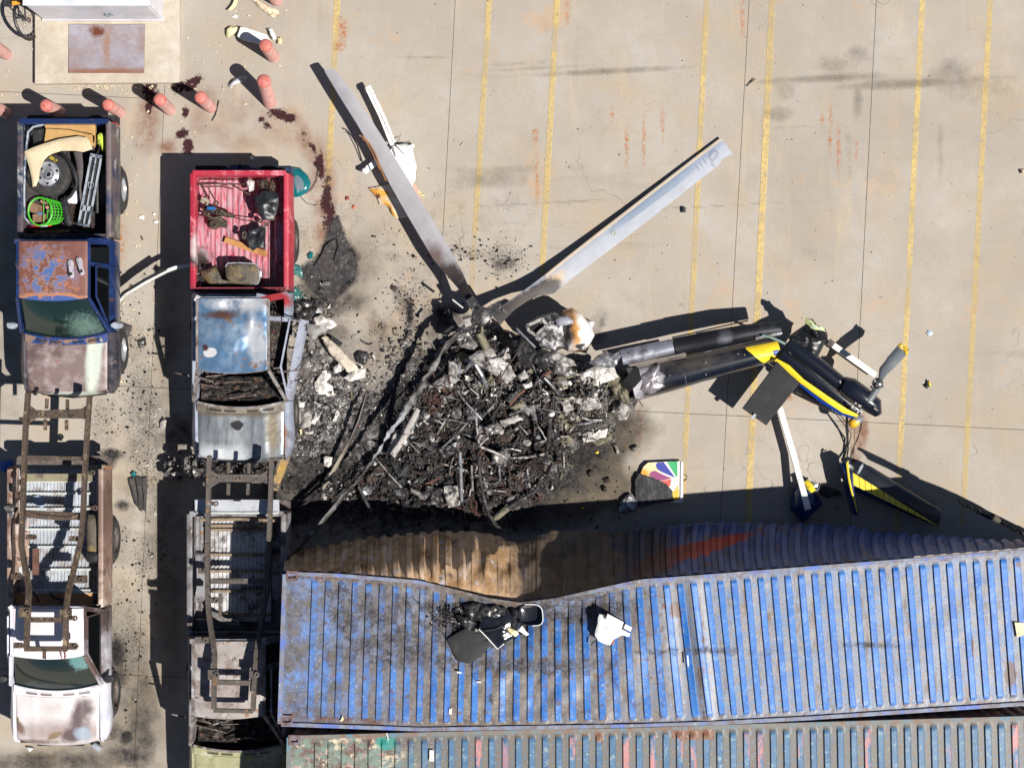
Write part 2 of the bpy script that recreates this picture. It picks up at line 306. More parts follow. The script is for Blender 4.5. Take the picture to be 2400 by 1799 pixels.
def concrete(name, tint=(0, 0, 0), line=False):
    k = NB(name)
    s_, g, b, a = k.attr('stain'); ru, ye, gr, _ = k.attr('wear')
    if not line:
        n1 = k.noise(.55, 4, .62); n2 = k.noise(4.5, 4, .7, off=4); n3 = k.noise(60, 4, .75)
        col = k.mix(k.mr(n1, .30, .70), C(180, 170, 157, .72), C(200, 193, 184, .72))
        col = k.mix(k.mr(k.noise(.9, 5, .6, off=11), .50, .72), col, C(196, 177, 150, .72))
        col = k.mix(k.mr(k.noise(1.3, 4, .65, off=31), .52, .75, 0, .55), col, C(182, 174, 167, .72))
        col = k.mix(k.mr(n2, .40, .72, 0, .55), col, C(184, 172, 156, .72))
        col = k.mix(k.mr(n3, .48, .66, 0, .6), col, C(158, 147, 134, .72))
        col = k.mix(k.mr(k.noise(.38, 4, .6, off=41), .48, .68, 0, .6), col, C(170, 160, 148, .72))
        col = k.mix(k.mr(k.noise(.8, 5, .75, off=51), .58, .70, 0, .5), col, C(208, 170, 132, .72))
        col = k.mix(k.mr(k.noise(.7, 5, .7, vec=k.vec((.25, 2.2, 1), rot=.05, off=(8, 2, 0))), .60, .72, 0, .5), col, C(150, 142, 132, .72))
        col = k.mix(k.mr(k.noise(2.2, 5, .75, vec=k.vec((1, .12, 1), rot=.05)), .56, .75, 0, .35), col, C(222, 196, 160, .72))
        # tyre rubs, faint scratches
        col = k.mix(k.mr(k.noise(1.0, 5, .6, vec=k.vec((5, .35, 1), rot=.05, off=(3, 1, 0))), .62, .8, 0, .35), col, C(150, 144, 138, .72))
        # crazing cracks
        vd = k.n('ShaderNodeVectorMath', operation='ADD'); k.L(k.pos, vd.inputs[0])
        nn = k.n('ShaderNodeTexNoise'); nn.inputs['Scale'].default_value = 1.7; k.L(k.pos, nn.inputs['Vector']); k.L(nn.outputs['Color'], vd.inputs[1])
        cr = k.vor(.42, 'DISTANCE_TO_EDGE', vec=vd.outputs[0])
        crf = k.math('MULTIPLY', k.mr(cr, .004, .0015), k.mr(k.noise(.5, 3, .5, off=21), .52, .6))
        col = k.mix(k.math('MULTIPLY', crf, .5), col, C(110, 100, 90, .7))
    else:
        n1 = k.noise(9, 4, .75); col = k.mix(k.mr(n1, .35, .7), C(234, 204, 126, .78), C(214, 190, 138, .74))
    # rust streaks
    col = k.mix(k.math('MULTIPLY', ru, k.mr(k.noise(14, 4, .8), .42, .62)), col, C(196, 122, 66, .62))
    # pale brown wash of the fluid, then the dark red itself
    yy = k.math('MULTIPLY', k.mr(ye, 0, .5), k.mr(k.noise(2.8, 5, .75, off=5), .30, .60))
    col = k.mix(k.math('MULTIPLY', yy, .92, True), col, C(140, 100, 78, .68))
    gg = k.math('ADD', g, k.math('MULTIPLY', k.math('SUBTRACT', k.noise(9, 7, .85, off=2), .5), 3.6))
    gf = k.mr(gg, .30, .52)
    gf = k.math('MULTIPLY', gf, k.mr(g, .02, .12))
    col = k.mix(gf, col, k.mix(k.mr(k.noise(22, 5, .7), .35, .65), C(38, 20, 28, .7), C(82, 42, 44, .7)))
    # damp olive grime, and the shadow painted between the truck columns
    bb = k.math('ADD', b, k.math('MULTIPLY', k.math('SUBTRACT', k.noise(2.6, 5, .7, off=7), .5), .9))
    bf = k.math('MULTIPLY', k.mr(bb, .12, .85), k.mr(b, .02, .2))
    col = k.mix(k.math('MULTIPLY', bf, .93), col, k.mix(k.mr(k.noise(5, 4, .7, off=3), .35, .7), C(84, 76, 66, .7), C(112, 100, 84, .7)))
    # soot
    ss = k.math('ADD', s_, k.math('MULTIPLY', k.math('SUBTRACT', k.noise(3.4, 5, .74, off=1), .5), 1.25))
    sf = k.math('MULTIPLY', k.mr(ss, .18, .72), k.mr(s_, .02, .25))
    sc_ = k.mix(k.mr(k.noise(8, 5, .8, off=6), .40, .70), C(26, 25, 27, .7), C(86, 82, 80, .7))
    sc_ = k.mix(k.math('MULTIPLY', gr, k.mr(k.noise(5, 5, .8, off=8), .40, .58)), sc_, C(134, 130, 130, .7))
    sc_ = k.mix(k.math('MULTIPLY', gr, k.mr(k.noise(7, 5, .85, off=14), .52, .60)), sc_, C(208, 204, 200, .74))
    col = k.mix(sf, col, sc_)
    # black specks of char, denser near the fire
    for q, (scl, rr) in enumerate(((26, .30), (55, .34), (120, .4))):
        ds = k.vor(scl, vec=k.vec(1, off=(q * 3.1, q, 0)))
        dens = k.math('ADD', a, k.math('MULTIPLY', k.math('SUBTRACT', k.noise(3.0, 4, .75, off=q + 17), .5), 1.9))
        df = k.math('MULTIPLY', k.mr(ds, rr, rr * .75), k.mr(dens, .30, .75))
        df = k.math('MULTIPLY', df, k.mr(a, .06, .2, .18 if not line else 0.1, 1))
        col = k.mix(df, col, C(44, 40, 40, .7))
    ds = k.vor(38, vec=k.vec(1, off=(9, 4, 0)))
    col = k.mix(k.math('MULTIPLY', k.mr(ds, .12, .08), k.mr(k.noise(1.4, 5, .7, off=12), .50, .58)), col, C(236, 230, 220, .75))
    h = k.noise(45, 3, .8)
    if line:
        wv = k.mr(k.noise(19, 5, .85, off=2), .38, .50); wv2 = k.mr(k.noise(1.1, 4, .6, off=8), .36, .5)
        al = k.math('MULTIPLY', wv, k.mr(wv2, 0, 1, .35, .92)); al = k.math('MULTIPLY', al, k.math('SUBTRACT', 1, gr))
        return k.fin(col, .8, 0, h, .004, .5, alpha=al)
    return k.fin(col, .88, 0, h, .006, .7, spec=.25)
MAT_CON = concrete('worn_concrete'); MAT_LINE = concrete('worn_yellow_paint', line=True)
MAT_CON_FAR = M('far_concrete', C(206, 195, 180, .72), [('n', C(185, 172, 158, .72), .8, .4, .7)], rough=.9)
MAT_JOINT = M('joint_filler', C(92, 82, 72), rough=.9)

mb = MB(); S = 600
mb.grid(lambda u, v: ((u - .5) * 2 * S, (v - .5) * 2 * S, -.09), 4, 4)
ground = mb.build('ground', MAT_CON_FAR, loc=(0, 0, -.09), kind='structure')
mb = MB()
# hole-free surround: four aprons up to slab level round the detailed slabs
def pxrect(x0, y0, x1, y1, z=0): return [P(x0, y0, z), P(x1, y0, z), P(x1, y1, z), P(x0, y1, z)]
JV = [(-420, -.05), (-40, -.05), (395, -.045), (1067, -.053), (1756, -.055), (2054, -.05), (2860, -.05)]       # x at y=0, slope dx/dy
JH = [(-480, .048), (215, .048), (891, .0485), (1567, .048), (2243, .048)]                                     # y at x=0, slope dy/dx
def isect(v, h):
    x0, s1 = v; y0, s2 = h; y = (y0 + s2 * x0) / (1 - s1 * s2); return (x0 + s1 * y, y)
slabs_mb = []
yard = MB().grid(lambda u, v: P(-520 + 3480 * u, -560 + 2960 * v, -.075), 2, 2).build('yard_pavement', MAT_JOINT, loc=(0, 0, -.075), kind='structure')
for i in range(len(JV) - 1):
    for j in range(len(JH) - 1):
        if i > 1 and j == 1: continue
        j1 = j + 2 if (i > 1 and j == 0) else j + 1
        q = [isect(JV[i], JH[j]), isect(JV[i + 1], JH[j]), isect(JV[i + 1], JH[j1]), isect(JV[i], JH[j1])]
        g_ = 0.55                                                   # half a joint, px
        q = [(q[0][0] + g_, q[0][1] + g_), (q[1][0] - g_, q[1][1] + g_), (q[2][0] - g_, q[2][1] - g_), (q[3][0] + g_, q[3][1] - g_)]
        wpx = q[1][0] - q[0][0]; hpx = q[3][1] - q[0][1]; st = 4.6
        if q[1][0] < -60 or q[0][0] > 2420 or q[3][1] < -50 or q[0][1] > 1850: st = 40
        nu, nv = max(2, int(wpx / st)), max(2, int(hpx / st))
        U, V_ = np.meshgrid(np.linspace(0, 1, nu + 1), np.linspace(0, 1, nv + 1), indexing='ij')
        X = (1 - V_) * ((1 - U) * q[0][0] + U * q[1][0]) + V_ * ((1 - U) * q[3][0] + U * q[2][0])
        Y = (1 - V_) * ((1 - U) * q[0][1] + U * q[1][1]) + V_ * ((1 - U) * q[3][1] + U * q[2][1])
        wx, wy = (X - 1200) * H / F, (900 - Y) * H / F
        dz = random.uniform(-.003, .002)
        pts = np.stack([wx.ravel(), wy.ravel(), np.full(wx.size, dz)], -1)
        w_ = nv + 1
        ii, jj = np.meshgrid(np.arange(nu), np.arange(nv), indexing='ij'); b0 = (ii * w_ + jj).ravel()
        fs = np.stack([b0, b0 + 1, b0 + w_ + 1, b0 + w_], -1)
        ring = [k * w_ for k in range(nu + 1)] + [nu * w_ + k for k in range(1, nv + 1)] + [k * w_ + nv for k in range(nu - 1, -1, -1)] + [k for k in range(nv - 1, 0, -1)]
        low = pts[ring].copy(); low[:, 2] = -.07; o = len(pts)
        m2 = MB(); m2.v = np.vstack([pts, low]).tolist()
        m2.f = [tuple(f) for f in fs.tolist()] + [(ring[k], ring[(k + 1) % len(ring)], o + (k + 1) % len(ring), o + k) for k in range(len(ring))]
        m2.mi = [0] * len(m2.f)
        XX = np.concatenate([X.ravel(), X.ravel()[ring]]); YY = np.concatenate([Y.ravel(), Y.ravel()[ring]])
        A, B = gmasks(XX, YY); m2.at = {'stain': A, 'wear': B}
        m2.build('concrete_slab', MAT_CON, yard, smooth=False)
def painted(name, quad, nlen, nw=3, z=.004, faint=0):
    """a painted strip: quad px TL,TR,BR,BL"""
    m2 = MB(); XX = []; YY = []
    for i in range(nlen + 1):
        t = i / nlen
        for j in range(nw + 1):
            u = j / nw; x = (1 - t) * ((1 - u) * quad[0][0] + u * quad[1][0]) + t * ((1 - u) * quad[3][0] + u * quad[2][0])
            y = (1 - t) * ((1 - u) * quad[0][1] + u * quad[1][1]) + t * ((1 - u) * quad[3][1] + u * quad[2][1])
            XX.append(x); YY.append(y); m2.v.append(tuple(P(x, y, z)))
    w_ = nw + 1
    m2.f = [(i * w_ + j, (i + 1) * w_ + j, (i + 1) * w_ + j + 1, i * w_ + j + 1) for i in range(nlen) for j in range(nw)]; m2.mi = [0] * len(m2.f)
    A, B = gmasks(np.array(XX), np.array(YY)); B[:, 2] = np.clip(np.array([faint * interp(y, [0, 1200], [.4, 1.4]) for y in YY]), 0, .95)
    m2.at = {'stain': A, 'wear': B}
    return m2.build(name, MAT_LINE, yard, smooth=False)
for x0, x1, ye_, wd, ft in [(791, 768, 455, 14, .35), (1147, 1102, 730, 13, .35), (1306, 1269, 660, 13.5, .3), (1657, 1600, 1180, 12.5, .2), (1810, 1752, 1240, 15, .06), (2162, 2101, 1240, 13, .1), (2321, 2256, 1230, 13, .3)]:
    sl_ = (x1 - x0) / ye_
    painted('parking_line', [(x0 - wd / 2 + sl_ * -300, -300), (x0 + wd / 2 + sl_ * -300, -300), (x1 + wd / 2, ye_), (x1 - wd / 2, ye_)], 160, faint=ft)
# ---------------------------------------------------------------- raised pad, steel hatch, cabinet
MAT_PAD = M('pad_concrete', C(208, 196, 178, .72), [('n', C(190, 176, 158, .72), 2.5, .42, .7), ('n', C(150, 140, 126, .7), 50, .6, .75), ('n', C(224, 216, 204, .72), 1.2, .5, .7), ('d', C(70, 62, 55), 22, .12)], rough=.9, bump=.004)
pad = thing('equipment_pad', 'raised concrete pad in front of the white cabinet with rusty tread plate set in it', 'concrete pad', P(250, 90, 0))
mb = MB(); z_ = .13
po = PL([(82, -260), (421, -260), (421, 194), (82, 197)], z_)
hp = PL([(160, 57), (340, 57), (338, 172), (159, 172)], z_)
mb.add([po[0], po[1], po[2], po[3], hp[0], hp[1], hp[2], hp[3]], [(0, 1, 5, 4), (1, 2, 6, 5), (2, 3, 7, 6), (3, 0, 4, 7)])
b2 = [Vector((p.x, p.y, 0)) for p in po]; mb.add(po + b2, [(i, i + 4, (i + 1) % 4 + 4, (i + 1) % 4) for i in range(4)])
b3 = [Vector((p.x, p.y, z_ - .03)) for p in hp]; mb.add(hp + b3, [(i, (i + 1) % 4, (i + 1) % 4 + 4, i + 4) for i in range(4)])
mb.build('pad', MAT_PAD, pad, smooth=False)
k = NB('rusty_tread_plate')
base = k.mix(k.mr(k.noise(5, 6, .7), .35, .7), C(172, 162, 168, .7), C(192, 190, 202, .7))
base = k.mix(k.math('MULTIPLY', k.mr(k.noise(1.8, 7, .75, off=2), .44, .66), .85), base, C(166, 134, 120, .68))
base = k.mix(k.blob(228, 74, .13, .12, .09, 0, .4, .4, 14), base, C(120, 62, 42, .7))
base = k.mix(k.math('MULTIPLY', k.blob(250, 110, .13, .05, .30, 0, .6, .9, 18), .7), base, C(176, 128, 90, .7))
base = k.mix(k.blob(250, 168, .13, .8, .05, 0, .5, .3, 8), base, C(164, 118, 98, .7))
MAT_PLATE = k.fin(base, .55, .3, k.noise(40, 4, .7), .003, .5)
mb = MB(); x0, x1, y0, y1 = hp[0].x + .006, hp[1].x - .006, hp[2].y + .006, hp[0].y - .006
zt = z_ - .006; mb.prism([(x0, y0, zt), (x1, y0, zt), (x1, y1, zt), (x0, y1, zt)], .02)
mb.build('tread_plate', MAT_PLATE, pad, smooth=False)
mb = MB(); st = .028; i = 0                                             # raised diamond treads, alternately slanted
yy_ = y0 + .02
while yy_ < y1 - .02:
    xx_ = x0 + .02 + (st / 2 if i % 2 else 0)
    while xx_ < x1 - .02:
        a_ = R(45 if i % 2 else -45); dx, dy = math.cos(a_) * .011, math.sin(a_) * .011; nx, ny = -dy * .35, dx * .35
        mb.add([(xx_ - dx, yy_ - dy, zt), (xx_ + nx, yy_ + ny, zt + .001), (xx_ + dx, yy_ + dy, zt), (xx_ - nx, yy_ - ny, zt + .001), (xx_, yy_, zt + .004)], [(0, 1, 4), (1, 2, 4), (2, 3, 4), (3, 0, 4)])
        xx_ += st
    yy_ += st * .62; i += 1
mb.build('diamond_treads', MAT_PLATE, pad, smooth=False, kind='stuff')
MAT_CAB = M('white_enamel', C(228, 228, 236, .8), [('n', C(205, 208, 220, .75), 1.5, .45, .7)], rough=.4)
cab = thing('utility_cabinet', 'white steel utility cabinet with a handle at the top left edge of the yard', 'cabinet', P(240, 0, .13))
zt = 1.28; q = [P(103, 47, .13), P(383, 50, .13)]; yb = P(0, -190, .13).y
mb = MB(); x0, x1 = q[0].x, q[1].x; y1_ = q[0].y
mb.box(((x0 + x1) / 2, (y1_ + yb) / 2, (.13 + zt) / 2), (x1 - x0, abs(yb - y1_), zt - .13)); mb.build('housing', MAT_CAB, cab, smooth=False)
mb = MB(); mb.box(((x0 + x1) / 2, (y1_ + yb) / 2, zt + .016), (x1 - x0 + .04, abs(yb - y1_) + .04, .03)); mb.build('lid', MAT_CAB, cab, smooth=False)
mb = MB(); mb.box(((x0 + x1) / 2, y1_ - .008, .16), (x1 - x0 + .03, .03, .05)); mb.build('plinth', MAT_CAB, cab, smooth=False)
xm = P(300, 0, .13).x - .32
for a_, b_ in ((x0 + .04, xm - .006), (xm + .006, x1 - .04)):
    mb = MB(); mb.box(((a_ + b_) / 2, y1_ - .008, .73), (b_ - a_, .016, 1.02)); d_ = mb.build('door', MAT_CAB, cab, smooth=False)
    if a_ > x0 + .1:
        mb = MB(); mb.box((a_ + .09, y1_ - .03, .66), (.05, .03, .14)).box((a_ + .09, y1_ - .055, .66), (.025, .03, .08)).box((a_ + .16, y1_ - .025, .66), (.03, .02, .16))
        mb.build('handle', M('handle_steel', C(190, 205, 210), rough=.3, metal=.6), d_, smooth=False)
# ---------------------------------------------------------------- bollards
MAT_BOL = M('salmon_paint', C(226, 172, 162, .76), [('n', C(236, 214, 204, .78), 12, .60, .66), ('n', C(150, 116, 108, .7), 16, .64, .68), ('n', C(212, 148, 138, .74), 6, .5, .72), ('n', C(236, 190, 182, .74), 3, .5, .7), ('d', C(90, 60, 56), 30, .16)], rough=.6)
MAT_BOLT = M('bollard_cap', C(216, 128, 116, .74), [('n', C(198, 88, 82, .7), 20, .52, .62), ('n', C(238, 190, 180, .74), 30, .6, .7)], rough=.6)
def bollard(bx, by, tx, ty, h, r, lab):
    b_ = P(bx, by, 0); t_ = P(tx, ty, h); t = thing('bollard', lab, 'bollard', b_, 'pink concrete-filled bollards')
    ax = (t_ - b_).normalized(); mb = MB()
    mb.tube([b_, b_.lerp(t_, .5), t_], r, 26); mb.build('post', MAT_BOL, t)
    mb = MB(); mb.lathe(t_, [(r * 1.01, -.03), (r * 1.01, .0), (r * .93, .022), (r * .72, .04), (r * .4, .05), (.001, .053)], 26, axis=ax); mb.build('cap', MAT_BOLT, t)
    return t
for a in [(142, 264, 108, 248, .9, .105, 'pink bollard half in the shadow of the truck bed full of junk, behind its tailgate'),
          (282, 264, 253, 246, .9, .10, 'pink bollard right of the one behind the blue truck, before the concrete pad'),
          (398, 258, 374, 234, .9, .105, 'pink bollard with its shadow lying across the black fluid stain'),
          (494, 252, 470, 229, .9, .105, 'pink bollard beside the dark red stain, last one of the straight row'),
          (633, 242, 618, 190, .98, .115, 'leaning pink bollard beside the clear plastic bag'),
          (641, 134, 622, 107, .85, .11, 'pink bollard touching the long white panel'),
          (648, 2, 628, -24, .9, .105, 'pink bollard cut by the top edge near the rusty foam strip'),
          (14, 128, -18, 104, .9, .105, 'pink bollard at the left edge beside the bicycle wheel'),
          (14, 266, -22, 244, .9, .105, 'pink bollard at the left edge, half in shadow')]: bollard(*a)
# ---------------------------------------------------------------- shipping containers
NE = [(672, 1340), (800, 1345), (980, 1360), (1060, 1379), (1150, 1402), (1220, 1412), (1300, 1402), (1400, 1379), (1500, 1358), (1613, 1350), (1865, 1330), (2400, 1288), (2480, 1282)]
SE = [(659, 1698), (990, 1710), (1223, 1706), (1480, 1702), (1660, 1696), (1890, 1684), (2400, 1650), (2500, 1643)]
def poly_y(pl, x): return interp(x, [p[0] for p in pl], [p[1] for p in pl])
FR = [0, .11, .22, .26, .30, .42, .54, .66, .70, .74, .87]
def ribh(f):
    if f < .22 or f > .74: return 0
    if f < .30: return (f - .22) / .08
    if f > .66: return 1 - (f - .66) / .08
    return 1
ZC = 2.59
def roof_mesh(ne, se, k0, pitch, off, nrib, depth, attrs, nv=84, fx0=0, v0=.045, v1=.955):
    """corrugated roof sheet between a north and a south edge line given in photograph px"""
    mb = MB(); A = []; cols = []
    xs = [k0 - pitch * 1.95, k0 - pitch * 1.1, k0 - pitch * .5] + [k0 + (k + f - .24) * pitch for k in range(nrib) for f in FR]
    hs = [0, 0, 0] + [ribh(f) for k in range(nrib) for f in FR]
    ks = [-1.6, -1.1, -.5] + [k + f for k in range(nrib) for f in FR]
    for x, h_, kk in zip(xs, hs, ks):
        xsn = x + interp(kk, *off)
        for j in range(nv + 1):
            v = j / nv
            if v < .12: v = .12 * (v / .12) ** 1.0
            xx = x * (1 - v) + xsn * v; yy = poly_y(ne, x) * (1 - v) + poly_y(se, xsn) * v
            if v < v0: e = 0.0
            elif v < v0 + .018: e = (v - v0) / .018
            elif v > v1: e = 0.0
            elif v > v1 - .018: e = (v1 - v) / .018
            else: e = 1.0
            d, wob = depth(x, v, kk)
            z = ZC - .03 - d + .032 * h_ * e + wob
            p = P(xx, yy, z); mb.v.append(tuple(p)); A.append(attrs(xx, yy, v, h_ * e, kk))
    w_ = nv + 1
    mb.f = [(i * w_ + j, (i + 1) * w_ + j, (i + 1) * w_ + j + 1, i * w_ + j + 1) for i in range(len(xs) - 1) for j in range(nv)]
    mb.f = [tuple(reversed(f)) for f in mb.f]; mb.mi = [0] * len(mb.f); mb.at = {'paint': A}
    return mb
def dent1(x, v, kk):
    d = 0
    a = max(0, 1 - abs(x - 1215) / 330); a = a * a * (3 - 2 * a)
    d += a * .34 * (min(1, max(0, v - .02) / .10)) * max(0, 1 - max(0, v - .10) / .52) ** 1.5
    b = max(0, 1 - abs(x - 1400) / 170); d += b * .10 * min(1, v / .08) * max(0, 1 - v / .40)
    sag = max(0, 1 - abs(x - 1250) / 700); d += .035 * sag * math.sin(math.pi * min(1, v))
    # ridge of the buckle across the roof
    c = kk - 28.3; w2 = math.exp(-(c / .55) ** 2); wob = .055 * w2 * math.sin(math.pi * min(1, max(0, v))) ** .5
    wob -= .05 * math.exp(-((c + 1.1) / .7) ** 2) * math.sin(math.pi * v)
    n = mnoise.fractal(Vector((x * .012, v * 3.2, 1.7)), 1.0, 2.0, 3)
    wob += n * (.010 + .055 * a + .03 * b) * min(1, v / .05) * (1 - v * .5)
    if 930 < x < 1180 and v < .3: wob += .03 * abs(mnoise.noise(Vector((x * .035, v * 5, 4)))) * min(1, v / .03)
    return d, wob
_gx, _gy = np.meshgrid(np.arange(620) * 3.0 + 640, np.arange(180) * 3.0 + 1200)
ZONE = sdf([(735, 1345), (980, 1362), (1220, 1414), (1400, 1385), (1470, 1372), (1480, 1400), (1440, 1420), (1400, 1430), (1300, 1440), (1250, 1480), (1160, 1560), (1060, 1590), (860, 1575), (780, 1545), (745, 1450)], _gx, _gy)
def at1(x, y, v, e, kk):
    # R rib top paint, G soot and the shade painted into the dent, B rust/brown, A pale weathering
    so = max(0, 1 - max(0, (x - 1000) / 260)) * .55 if x > 1000 else .62
    if y > 1560 and x > 800: so *= max(0, 1 - (y - 1560) / 70) * .9 + .1
    if x < 800: so = .62
    s2 = max(0, 1.25 - math.hypot((x - 1100) / 150, (y - 1470) / 105)); s3 = max(0, 1.3 - math.hypot((x - 1340) / 170, (y - 1425) / 48)); s4 = .75 * max(0, 1.2 - math.hypot((x - 1260) / 280, (y - 1560) / 34))  # s3 paints the shade of the dent under the north rail
    s5 = .5 * max(0, 1.2 - math.hypot((x - 1150) / 40, (y - 1640) / 50)); s6 = .55 * max(0, 1.2 - math.hypot((x - 1640) / 330, (y - 1525) / 20)); s7 = .6 * max(0, 1.2 - math.hypot((x - 2050) / 160, (y - 1512) / 14))
    s8 = .9 * max(0, 1.1 - math.hypot((x - 780) / 10, (y - 1445) / 22)) + .8 * max(0, 1.2 - math.hypot((x - 694) / 9, (y - 1617) / 9))
    zp = float(ZONE[min(179, max(0, int((y - 1200) / 3))), min(619, max(0, int((x - 640) / 3)))])
    so = max(so * .62, float(np.clip(.5 - zp / 70, 0, 1)) * .66, min(1, s2), min(.95, s3), s4, s5, s6, s7, s8)
    ru = max(.9 * max(0, 1.2 - math.hypot((x - 1583) / 24, (y - 1428) / 34)), .8 * max(0, 1.2 - math.hypot((x - 1556) / 14, (y - 1420) / 16)), max(0, 1.2 - math.hypot((x - 2368) / 20, (y - 1580) / 64)), .8 * max(0, 1.2 - math.hypot((x - 2385) / 12, (y - 1325) / 20)), .8 * max(0, 1.2 - math.hypot((x - 2279) / 5, (y - 1520) / 50)),
             .6 * max(0, 1 - abs(x - 1648) / 13) * (1 if y > 1430 else .3), .42 if x < 1560 else .2, .75 * max(0, 1.2 - math.hypot((x - 930) / 12, (y - 1692) / 12)))
    if v > .93 or v < .045: ru = max(ru, .45 if x > 900 else .6)
    pa = 0
    return (e, so, ru, interp(x, [660, 1000, 1500, 1700], [1, .6, .25, 0]))
k = NB('container_blue_paint')
e, so, ru, pa = k.attr('paint')
blue = k.mix(k.mr(k.noise(2.2, 5, .6), .35, .7), C(42, 108, 190, .78), C(70, 134, 210, .80))
blue = k.mix(k.mr(k.noise(9, 4, .8, off=3), .52, .66), blue, C(112, 152, 204, .78))
low = k.mix(k.mr(k.noise(7, 4, .75, off=5), .38, .62), C(158, 154, 154, .74), C(112, 144, 186, .76))
low = k.mix(k.mr(k.noise(30, 4, .8, off=8), .50, .62), low, C(134, 122, 112, .7))
low = k.mix(k.mr(k.noise(3.2, 5, .8, vec=k.vec((2.2, .35, 1), off=(3, 9, 0))), .54, .64), low, C(128, 108, 92, .7))
ef = k.mr(k.math('ADD', e, k.math('MULTIPLY', k.math('SUBTRACT', k.noise(14, 4, .8), .5), .30)), .28, .42)
# in the half under the fire the dirt between the ribs is brown
brn = k.mix(k.mr(k.noise(12, 4, .75, off=2), .35, .65), C(98, 86, 72, .7), C(146, 134, 116, .7))
low = k.mix(k.math('MULTIPLY', k.mr(pa, .05, .5), .85), low, brn)
col = k.mix(ef, low, blue)
pale = k.mix(k.mr(k.noise(3.5, 5, .78, off=6), .40, .60), C(104, 142, 204, .78), C(98, 100, 106, .7))
col = k.mix(k.math('MULTIPLY', k.mr(pa, .55, .95), k.mr(k.noise(4, 4, .75, off=9), .3, .6)), col, pale)
# specks of bird dirt and chips
col = k.mix(k.math('MULTIPLY', k.mr(k.vor(17), .14, .10), .8), col, C(206, 210, 220, .75))
col = k.mix(k.math('MULTIPLY', k.mr(k.vor(9, vec=k.vec(1, off=(2, 2, 0))), .10, .07), .9), col, C(150, 110, 96, .7))
col = k.mix(k.math('MULTIPLY', k.mr(k.noise(5, 5, .8, off=15), .62, .70), .7), col, C(186, 194, 220, .75))
rr = k.math('ADD', ru, k.math('MULTIPLY', k.math('SUBTRACT', k.noise(7, 5, .8, off=11), .5), 1.5))
rust = k.mix(k.mr(k.noise(20, 4, .7), .4, .65), C(120, 82, 64, .7), C(92, 76, 68, .7))
col = k.mix(k.math('MULTIPLY', k.mr(rr, .46, .66), .92), col, rust)
ss = k.math('ADD', so, k.math('MULTIPLY', k.math('SUBTRACT', k.noise(4.2, 6, .78, off=13), .5), 1.9))
sf = k.mr(ss, .36, .72)
soot_shade = k.mix(k.mr(k.noise(10, 5, .85, off=2), .42, .60), C(44, 40, 38, .7), C(104, 98, 96, .7))  # one dark colour for the soot and the painted dent shade
soot_shade = k.mix(k.mr(k.noise(5, 6, .85, off=22), .52, .60), soot_shade, C(120, 128, 150, .72))
col = k.mix(k.math('MULTIPLY', sf, .92), col, soot_shade)
MAT_C1 = k.fin(col, k.mr(sf, 0, 1, .45, .8), 0, k.noise(35, 5, .8), .003, .5)
MAT_RAIL1 = M('container_rail', C(134, 146, 168, .74), [('n', C(120, 104, 104, .7), 5, .42, .62), ('n', C(92, 120, 200, .76), 3, .52, .64), ('n', C(188, 186, 190, .74), 14, .6, .7)], rough=.6, bump=.003)
MAT_CAST = M('corner_casting', C(120, 92, 88, .7), [('n', C(150, 146, 168, .7), 7, .5, .65), ('n', C(84, 62, 56, .7), 16, .5, .65)], rough=.7, bump=.003)
MAT_HOLE = M('dark_inside', (.004, .004, .004, 1), rough=.9)

def casting(px, py, parent, sgn=1):
    """corner casting with a real oblong hole"""
    c = P(px, py, ZC + .012); m2 = MB(); W, D, T = .178, .162, .10
    hx, hy = .062, .031
    for (cx, cy, dx, dy) in ((0, (D / 2 + hy) / 2, W, D / 2 - hy), (0, -(D / 2 + hy) / 2, W, D / 2 - hy), ((W / 2 + hx) / 2, 0, W / 2 - hx, 2 * hy), (-(W / 2 + hx) / 2, 0, W / 2 - hx, 2 * hy)):
        m2.box((c.x + cx, c.y + cy, c.z - T / 2), (dx, dy, T))
    m2.build('corner_casting', MAT_CAST, parent, smooth=False)
    m2 = MB(); m2.box((c.x, c.y, c.z - T - .002), (W, D, .004)); m2.build('casting_floor', MAT_HOLE, parent, smooth=False)

c1 = thing('shipping_container', 'dented bright blue shipping container with sooty left half, buckled across the roof', 'container', P(1500, 1500, 0), 'shipping containers along the yard edge')
rm = roof_mesh(NE, SE, 731, 31.6, ([0, 12, 19, 24, 28, 32, 60], [-13, -8, 2, 20, 44, 32, 25]), 55, dent1, at1)
rm.build('roof', MAT_C1, c1, angle=35)
def railz(x):                                          # the north rail follows the dent
    a = max(0, 1 - abs(x - 1215) / 330); return ZC - .12 * a * a * (3 - 2 * a)
xs = list(np.linspace(660, 2470, 80))
MB().beam([P(x + (12 if x < 680 else 0), poly_y(NE, x) + 3, railz(x) - .03) for x in xs], .055, .075).build('north_rail', MAT_RAIL1, c1)
MB().beam([P(x, poly_y(SE, x) - 2, ZC - .03) for x in xs], .06, .075).build('south_rail', MAT_RAIL1, c1)
MB().beam([P(668, 1345, ZC - .03), P(662, 1520, ZC - .03), P(656, 1695, ZC - .03)], .07, .07).build('end_rail', MAT_RAIL1, c1)
for a_ in ((684, 1350), (672, 1688), (2466, 1292), (2480, 1636)): casting(*a_, c1)
